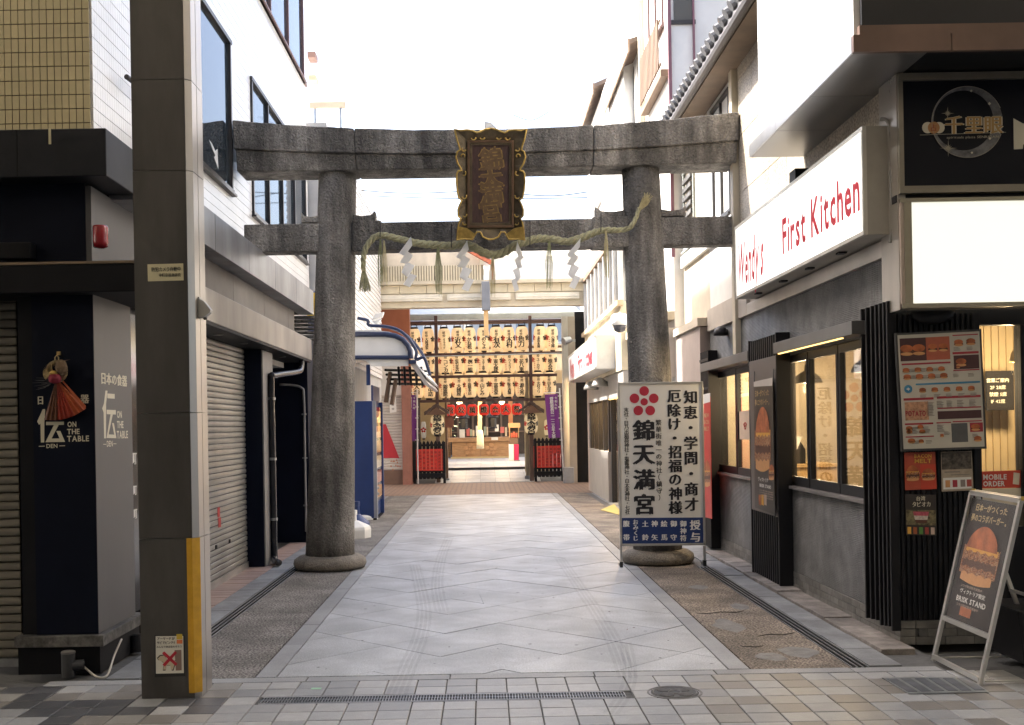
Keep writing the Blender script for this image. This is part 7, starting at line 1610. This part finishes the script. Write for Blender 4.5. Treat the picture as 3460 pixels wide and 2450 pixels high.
# ---- fences with red name plates
M_plate = mat('plate_red', (.66, .045, .03), .45, var=.08, scale=5, rnd=.05)
namesL = ['京都 錦サンマ', '錦 松島屋', '錦市場商店街', '京 篠田中屋', '鶴川つとむ', '金岡武田酒造', '錦大西商店街']; namesR = ['錦 薬師清人', '錦すし魚のハラ', '京近江谷本町', '錦四条京極町', '京 割烹藤', '錦新京極商店', '錦 明月しのぶ']
for lab, x0, x1, y0, y1, xb0, xb1, yb, names in (('black picket fence with red name plates left of the shrine entrance', 188, 580, 706, 980, 178, 584, 1135, namesL), ('black picket fence with red name plates right of the shrine entrance', 1702, 2094, 664, 940, 1712, 2088, 1112, namesR)):
    d = 30.25; t = thing('plate_fence', lab, 'fence', (c5((x0 + x1) / 2, 900, d).x, d, 0), 'fences with red name plates')
    n_ = 8; zt_, zb_ = c5((x0 + x1) / 2, y0, d).z, c5((x0 + x1) / 2, y1, d).z
    for i in range(n_):
        p0, p1 = c5(x0 + (x1 - x0) * i / n_ + 2, 800, d), c5(x0 + (x1 - x0) * (i + 1) / n_ - 2, 800, d)
        pl_ = B('name_plate', (p0.x, d, zb_), (p1.x, d + .025, zt_ + random.uniform(-.004, .004)), M_plate, t)
        if i > 0:
            k = MB(); s_ = names[i - 1].replace(' ', ''); xc = (p0.x + p1.x) / 2; vtext(k, s_, (xc, d - .004, zt_ - .09), (xc, d - .004, zb_ + .07), UX, UZ, min(.07, .52 / len(s_)), 0.0); k.build('lettering', M_ink, pl_)
        B('picket', (p0.x + .006, d + .05, .12), (p1.x - .006, d + .09, zt_ + .17), M_blk2, t)
        k = MB(); k.prism([(p0.x + .006, d + .05, zt_ + .17), (p1.x - .006, d + .05, zt_ + .17), ((p0.x + p1.x) / 2, d + .05, zt_ + .24)], (0, .04, 0)); k.build('picket_tip', M_blk2, t)
    pa, pb_ = c5(xb0, 900, d), c5(xb1, 900, d)
    for z in (.22, zb_ - .04, zt_ + .08): B('rail', (pa.x, d + .028, z), (pb_.x, d + .048, z + .06), M_blk2, t)
    for x in (pa.x, pb_.x - .07): B('end_post', (x, d - .02, 0), (x + .07, d + .08, zt_ + .2), M_blk2, t)
    B('foot_rail', (pa.x, d - .05, .16), (pb_.x, d - .022, .27), M_blk2, t)
B('black_panel', (c5(150, 800, 30.6).x, 30.55, 0), (c5(190, 800, 30.6).x, 30.6, c5(150, 610, 30.6).z), M_blk2, thing('side_panel_board', 'narrow black board between the terracotta pillar and fence', 'board', (c5(170, 800, 30.6).x, 30.55, 0)))
# ---- hall behind: walls, counter, offerings
hl = thing('shrine_hall', 'lit timber shrine hall seen behind the red lanterns', 'hall', (0, 43, .4))
M_wood = mat('hall_wood', (.33, .19, .09), .5, var=.3, scale=5, streak=(1, 1, 6)); M_woodd = mat('hall_dark', (.055, .04, .032), .6, var=.3)
B('back_wall', (-7, 45, .4), (7, 45.1, 3.4), M_woodd, hl)
for x in (740, 930, 1105, 1290): v = c5(x, 300, 44.8); B('lattice_post', (v.x - .04, 44.8, .4), (v.x + .04, 44.9, 3.2), mat('lattice_wood', (.16, .11, .08), .6), hl)
for z in (1.3, 2.0): B('lattice_rail', (-5, 44.85, z), (5, 44.95, z + .05), MATS['lattice_wood'], hl)
B('eave_beam', (-6, 41.9, 3.2), (6, 42.2, 3.5), M_wood, hl)
M_or = mat('pillar_orange', (.48, .19, .07), .5, var=.15)
for x0, x1 in ((1386, 1440), (575, 640)): a, b = c5(x0, 400, 41.5), c5(x1, 400, 41.5); B('pillar', (a.x, 41.5, .4), (b.x, 41.7, 3.6), M_or if x0 > 1000 else M_wood, hl)
for x0, x1, y0 in ((280, 580, 32.2), (1600, 1900, 32.2)): a, b = c5(x0 - 15, 400, y0), c5(x1, 400, y0); B('side_screen', (a.x, y0, .2), (b.x, y0 + .1, 2.9), mat('screen_straw', (.48, .40, .24), .7, var=.1, scale=3), hl)
B('roof_edge', (-3.0, 30.9, 4.58), (2.75, 31.05, 4.70), mat('roof_edge_grey', (.42, .44, .43), .5, metal=.3, var=.15), hl); k = MB(); k.prism([(-3.0, 30.95, 4.70), (2.75, 30.95, 4.70), (2.75, 34, 5.3), (-3.0, 34, 5.3)], (0, 0, .05)); k.build('roof', mat('copper_roof', (.40, .42, .40), .5, var=.2), hl)
B('inner_band', (-4, 33.9, 2.85), (4, 33.95, 3.25), mat('band_cream', (.62, .50, .32), .6, var=.1), hl)
B('upper_screen', (-6, 41.3, 3.5), (6, 41.4, 4.6), mat('upper_cream', (.55, .47, .33), .6, var=.1), hl)
ct = thing('offering_counter', 'long wooden shrine counter with two carved plum crests', 'counter', (.1, 42, .4))
D4 = 40.5
a, b = c5(665, 610, D4), c5(1392, 610, D4); zt_, zm_, zb_ = c5(1030, 556, D4).z, c5(1030, 612, D4).z, c5(1030, 800, D4).z
for i in range(4):
    xx0 = a.x + (b.x - a.x) * i / 4; xx1 = a.x + (b.x - a.x) * (i + 1) / 4; B('front_board', (xx0 + .004, D4, zb_), (xx1 - .004, D4 + .1, zm_), M_wood, ct)
B('counter_top', (a.x - .15, D4 - .12, zm_ + .003), (b.x + .05, D4 + .8, zt_), M_wood, ct, bevel=.01); B('base', (a.x - .05, D4 - .05, .36), (b.x, D4 + .1, zb_ - .002), mat('base_straw', (.45, .36, .2), .7), ct)
for cx_ in (897, 1163):
    for i in range(6):
        al = R(-90 + 72 * i); rr = 54 if i < 5 else 0; v = c5(cx_ + rr * math.cos(al), 705 + rr * math.sin(al), D4 - .01)
        k = MB(); k.tube([v, v - UY * .05], .082 if i < 5 else .06, 20); k.build('carved_disc', mat('disc_wood', (.38, .21, .10), .5, var=.2, scale=10), ct)
M_pap = [mat('charm_white', (.66, .64, .56), .6), mat('charm_cream', (.58, .48, .32), .6), mat('charm_green', (.30, .36, .26), .6), mat('charm_red', (.5, .12, .1), .6)]
charm_x = [(760, 830, 455, 575), (850, 890, 440, 540), (895, 920, 455, 540), (925, 950, 465, 540), (968, 1000, 410, 540), (1005, 1030, 470, 540), (1070, 1100, 420, 530), (1104, 1125, 425, 530), (1210, 1260, 395, 480), (1280, 1330, 425, 500), (1165, 1250, 555, 590), (1340, 1365, 430, 540)]
cl = ['framed white notice leaning at the left end of the shrine counter', 'pale charm packets on the counter, leftmost', 'narrow charm packet beside the leftmost packets', 'third small charm packet on the counter', 'tall green charm rack left of the bell rope', 'small charm box just left of the bell rope', 'tall pale charm slip right of the bell rope', 'second tall charm slip right of the bell rope', 'white price card on the right half of the counter', 'red and white charm display near the orange pillar', 'white label hanging on the counter edge', 'small charm bundle beside the orange pillar']
for i, (x0, x1, y0, y1) in enumerate(charm_x):
    dd = D4 + .1 if i != 10 else D4 - .13; a, b = c5(x0, y0, dd), c5(x1, y1, dd); t = thing('charm_stand', cl[i], 'charm', tuple(b), 'charms on the shrine counter')
    B('card', (a.x, dd, b.z), (b.x, dd + .04, a.z), M_pap[(i * 7) % 4 if i not in (0, 8, 10) else 0], t); B('edge', (a.x - .01, dd + .041, b.z), (b.x + .01, dd + .05, a.z + .01), MATS['lattice_wood'], t)
# bell rope
t = thing('bell_rope', 'cream twisted bell rope with white tassel hanging before the counter', 'rope', tuple(c5(1020, 700, 37)))
for s_ in range(3):
    pts = []
    for i in range(60):
        u = i / 59; v = c5(1022, 100, 37).lerp(c5(1018, 565, 37), u); an = u * 60 + s_ * 2.094; pts.append(v + Vector((.035 * math.cos(an), .035 * math.sin(an), 0)))
    MB().tube(pts, .04, 6).build('strand', mat('rope_cream', (.62, .46, .22), .7, var=.15, scale=20), t, smooth=True)
v = c5(1026, 700, 37); MB().lathe(v, [(.13, 0), (.12, .2), (.11, .5), (.085, .62), (.04, .66)], 16).build('tassel', mat('tassel_white', (.66, .60, .44), .8, bump=.5, bscale=40), t, smooth=True)
# hanging black lanterns
for i, (x, y) in enumerate(((812, 340), (1182, 330))):
    v = c5(x, y, 39); t = thing('metal_lantern', 'black metal hanging lantern %s of the bell rope' % ('left', 'right')[i], 'lantern', tuple(v), 'metal lanterns in the hall')
    MB().lathe(v - UZ * .32, [(.16, 0), (.17, .03), (.14, .06), (.14, .38), (.24, .40), (.16, .50), (.04, .60), (.03, .66)], 6).build('body', M_blk2, t); MB().tube([v + UZ * .3, v + UZ * 1.4], .01, 5).build('chain', M_blk2, t)
# little shrine cabinet with red-white drape
t = thing('charm_cabinet', 'wooden glass cabinet on a red and white draped stand right of the counter', 'cabinet', tuple(c5(1450, 850, 37.5)))
def bx5(n_, x0, y0, x1, y1, d, dep, m_, par_): a, b = c5(x0, y0, d), c5(x1, y1, d); return B(n_, (a.x, d, b.z), (b.x, d + dep, a.z), m_, par_)
bx5('cabinet_roof', 1382, 375, 1532, 432, 37.5, .5, mat('cab_wood', (.34, .22, .11), .6), t); bx5('cabinet_box', 1400, 434, 1512, 562, 37.7, .3, M_woodd, t); bx5('drawer', 1396, 564, 1508, 642, 37.5, .5, mat('cab_dark', (.13, .08, .055), .6), t)
bx5('white_drape', 1388, 645, 1452, 852, 37.48, .4, M_white, t); bx5('red_drape', 1453, 645, 1516, 846, 37.485, .4, mat('drape_red', (.5, .02, .09), .6), t)
for i, x in enumerate((1425, 1455, 1485)): bx5('figurine', x - 12, 500 - 14 * (i == 1), x + 12, 556, 37.62, .06, mat('fig_red', (.5, .1, .06), .5, var=.5, scale=12), t)
for x in (1395, 1508): bx5('cabinet_post', x, 432, x + 10, 562, 37.5, .06, MATS['cab_wood'], t)
bx5('stone_foot', 1455, 850, 1530, 892, 37.3, .4, M_strip, t)
# plum-crest white lanterns at the sides, plants
for i, (x, y, w_, h) in enumerate(((305, 462, 66, 210), (1868, 432, 62, 195))):
    c0 = c5(x, y, 31.6); s_ = w_ / 3.761 * .6628 * 31.6 / F / 2; hh = h / 3.761 * .6628 * 31.6 / F
    t = thing('side_lantern', ('slim white lantern with red plum crests behind the left banner', 'slim cream lantern behind the right banner')[i], 'lantern', tuple(c0)); k = lantern_meshes(s_, hh, 0, 0, ribs=9); MB().add([Vector(v) + c0 for v in k.v], k.f).build('paper_body', M_paper if i == 0 else MATS['lantern_paper_dim'], t)
    for q in range(5):
        al = R(90 + 72 * q); k = MB(); k.disc(c0 + Vector((.05 * math.cos(al), -s_ - .01, .05 * math.sin(al))), UX, UZ, .03, seg=12); k.build('crest_dot', MATS['lantern_crest_red'], t)
    MB().lathe(c0 - UZ * (hh / 2 + .04), [(s_ * .5, 0), (s_ * .55, .05)], 12).build('bottom_ring', M_blk2, t)
t = thing('leafy_plant', 'green leafy offering branch at the left end of the counter', 'plant', tuple(c5(680, 540, 36)))
M_lf1 = mat('leaf_green', (.06, .13, .05), .5, var=.4, scale=20); v0 = c5(655, 545, 36)
MB().tube([v0, v0 + UZ * .9], .02, 6).build('stem', M_wood, t)
for i in range(46):
    c0 = v0 + Vector((random.gauss(.05, .2), random.gauss(0, .12), random.uniform(.05, .95))); a = random.uniform(0, 6.28); dr = Vector((math.cos(a), math.sin(a) * .6, random.uniform(-.5, .3))).normalized() * .14; sd = dr.cross(UZ).normalized() * .045
    k = MB(); k.quad(c0, c0 + dr * .5 + sd, c0 + dr, c0 + dr * .5 - sd); k.build('leaf', M_lf1, t)
t = thing('notice_plaque', 'red-brown wooden notice plaque beside the left roofed lantern', 'notice', tuple(c5(632, 430, 30.8))); bx5('board', 575, 290, 690, 432, 30.8, .04, mat('plaque_red', (.20, .075, .05), .6, var=.1), t); bx5('hanger', 628, 262, 640, 290, 30.81, .02, M_wd, t)
# warm lamp of the hall (lit in the photograph)
for i, (x, y, d, wt_) in enumerate(((760, 140, 36.5, 35), (1300, 140, 36.5, 35))):
    v = c5(x, y, d); t = thing('hall_lamp', 'warm lit hall lamp glowing behind the red lanterns, %s' % ('left', 'right')[i], 'lamp', tuple(v)); MB().lathe(v, [(.02, 0), (.09, .05), (.09, .12), (.03, .18)], 12).build('globe', MATS['bulb_warm'], t)
    MB().tube([v + UZ * .15, v + UZ * .8], .01, 5).build('cord', M_blk2, t)
    li = bpy.data.lights.new('lamp_light', 'POINT'); li.energy = wt_; li.color = (1, .72, .42); li.shadow_soft_size = .12; lo = bpy.data.objects.new('lamp_light', li); COL.objects.link(lo); lo.parent = t; lo.location = (0, 0, -.15)
# far pale town beyond
for i, (x0, x1, y0, z1, lab) in enumerate(((-14, -1.2, 62, 11.5, 'far pale concrete building behind the shrine, left half'), (-.8, 14, 66, 10.2, 'far pale concrete building behind the shrine, right half'))):
    t = thing('far_building', lab, 'building', ((x0 + x1) / 2, y0, 0)); B('wall', (x0, y0, 0), (x1, y0 + 8, z1), M_whit2, t)
    for r_ in range(3):
        for q in range(int((x1 - x0) / 2.2)):
            w_ = B('window', (x0 + .6 + q * 2.2, y0 - .03, 4.2 + r_ * 2.4), (x0 + 1.8 + q * 2.2, y0 - .005, 5.4 + r_ * 2.4), mat('far_glass', (.35, .40, .44), .2), t); B('sill', (x0 + .5 + q * 2.2, y0 - .1, 4.08 + r_ * 2.4), (x0 + 1.9 + q * 2.2, y0 - .001, 4.18 + r_ * 2.4), M_white, w_)
for i, (a, b) in enumerate((((805, 410, 30), (1015, 415, 30)), ((1180, 420, 30), (1310, 416, 30)), ((830, 425, 34), (1300, 430, 34)), ((1180, 485, 30), (1380, 478, 30)), ((1150, 258, 40), (1230, 250, 40)))):
    p0, p1 = P(*a), P(*b); p0 = p0 + (p0 - p1) * .8 * (i < 4); p1 = p1 + (p1 - p0) * .4 * (i < 4); m_ = (p0 + p1) / 2 - UZ * .25
    MB().tube(smooth([tuple(p0), tuple(m_), tuple(p1)]), .012, 5).build('overhead_wire', M_blk, None, label='%s thin overhead wire crossing above the passage' % ordn[i], cat='wire', group='overhead wires')
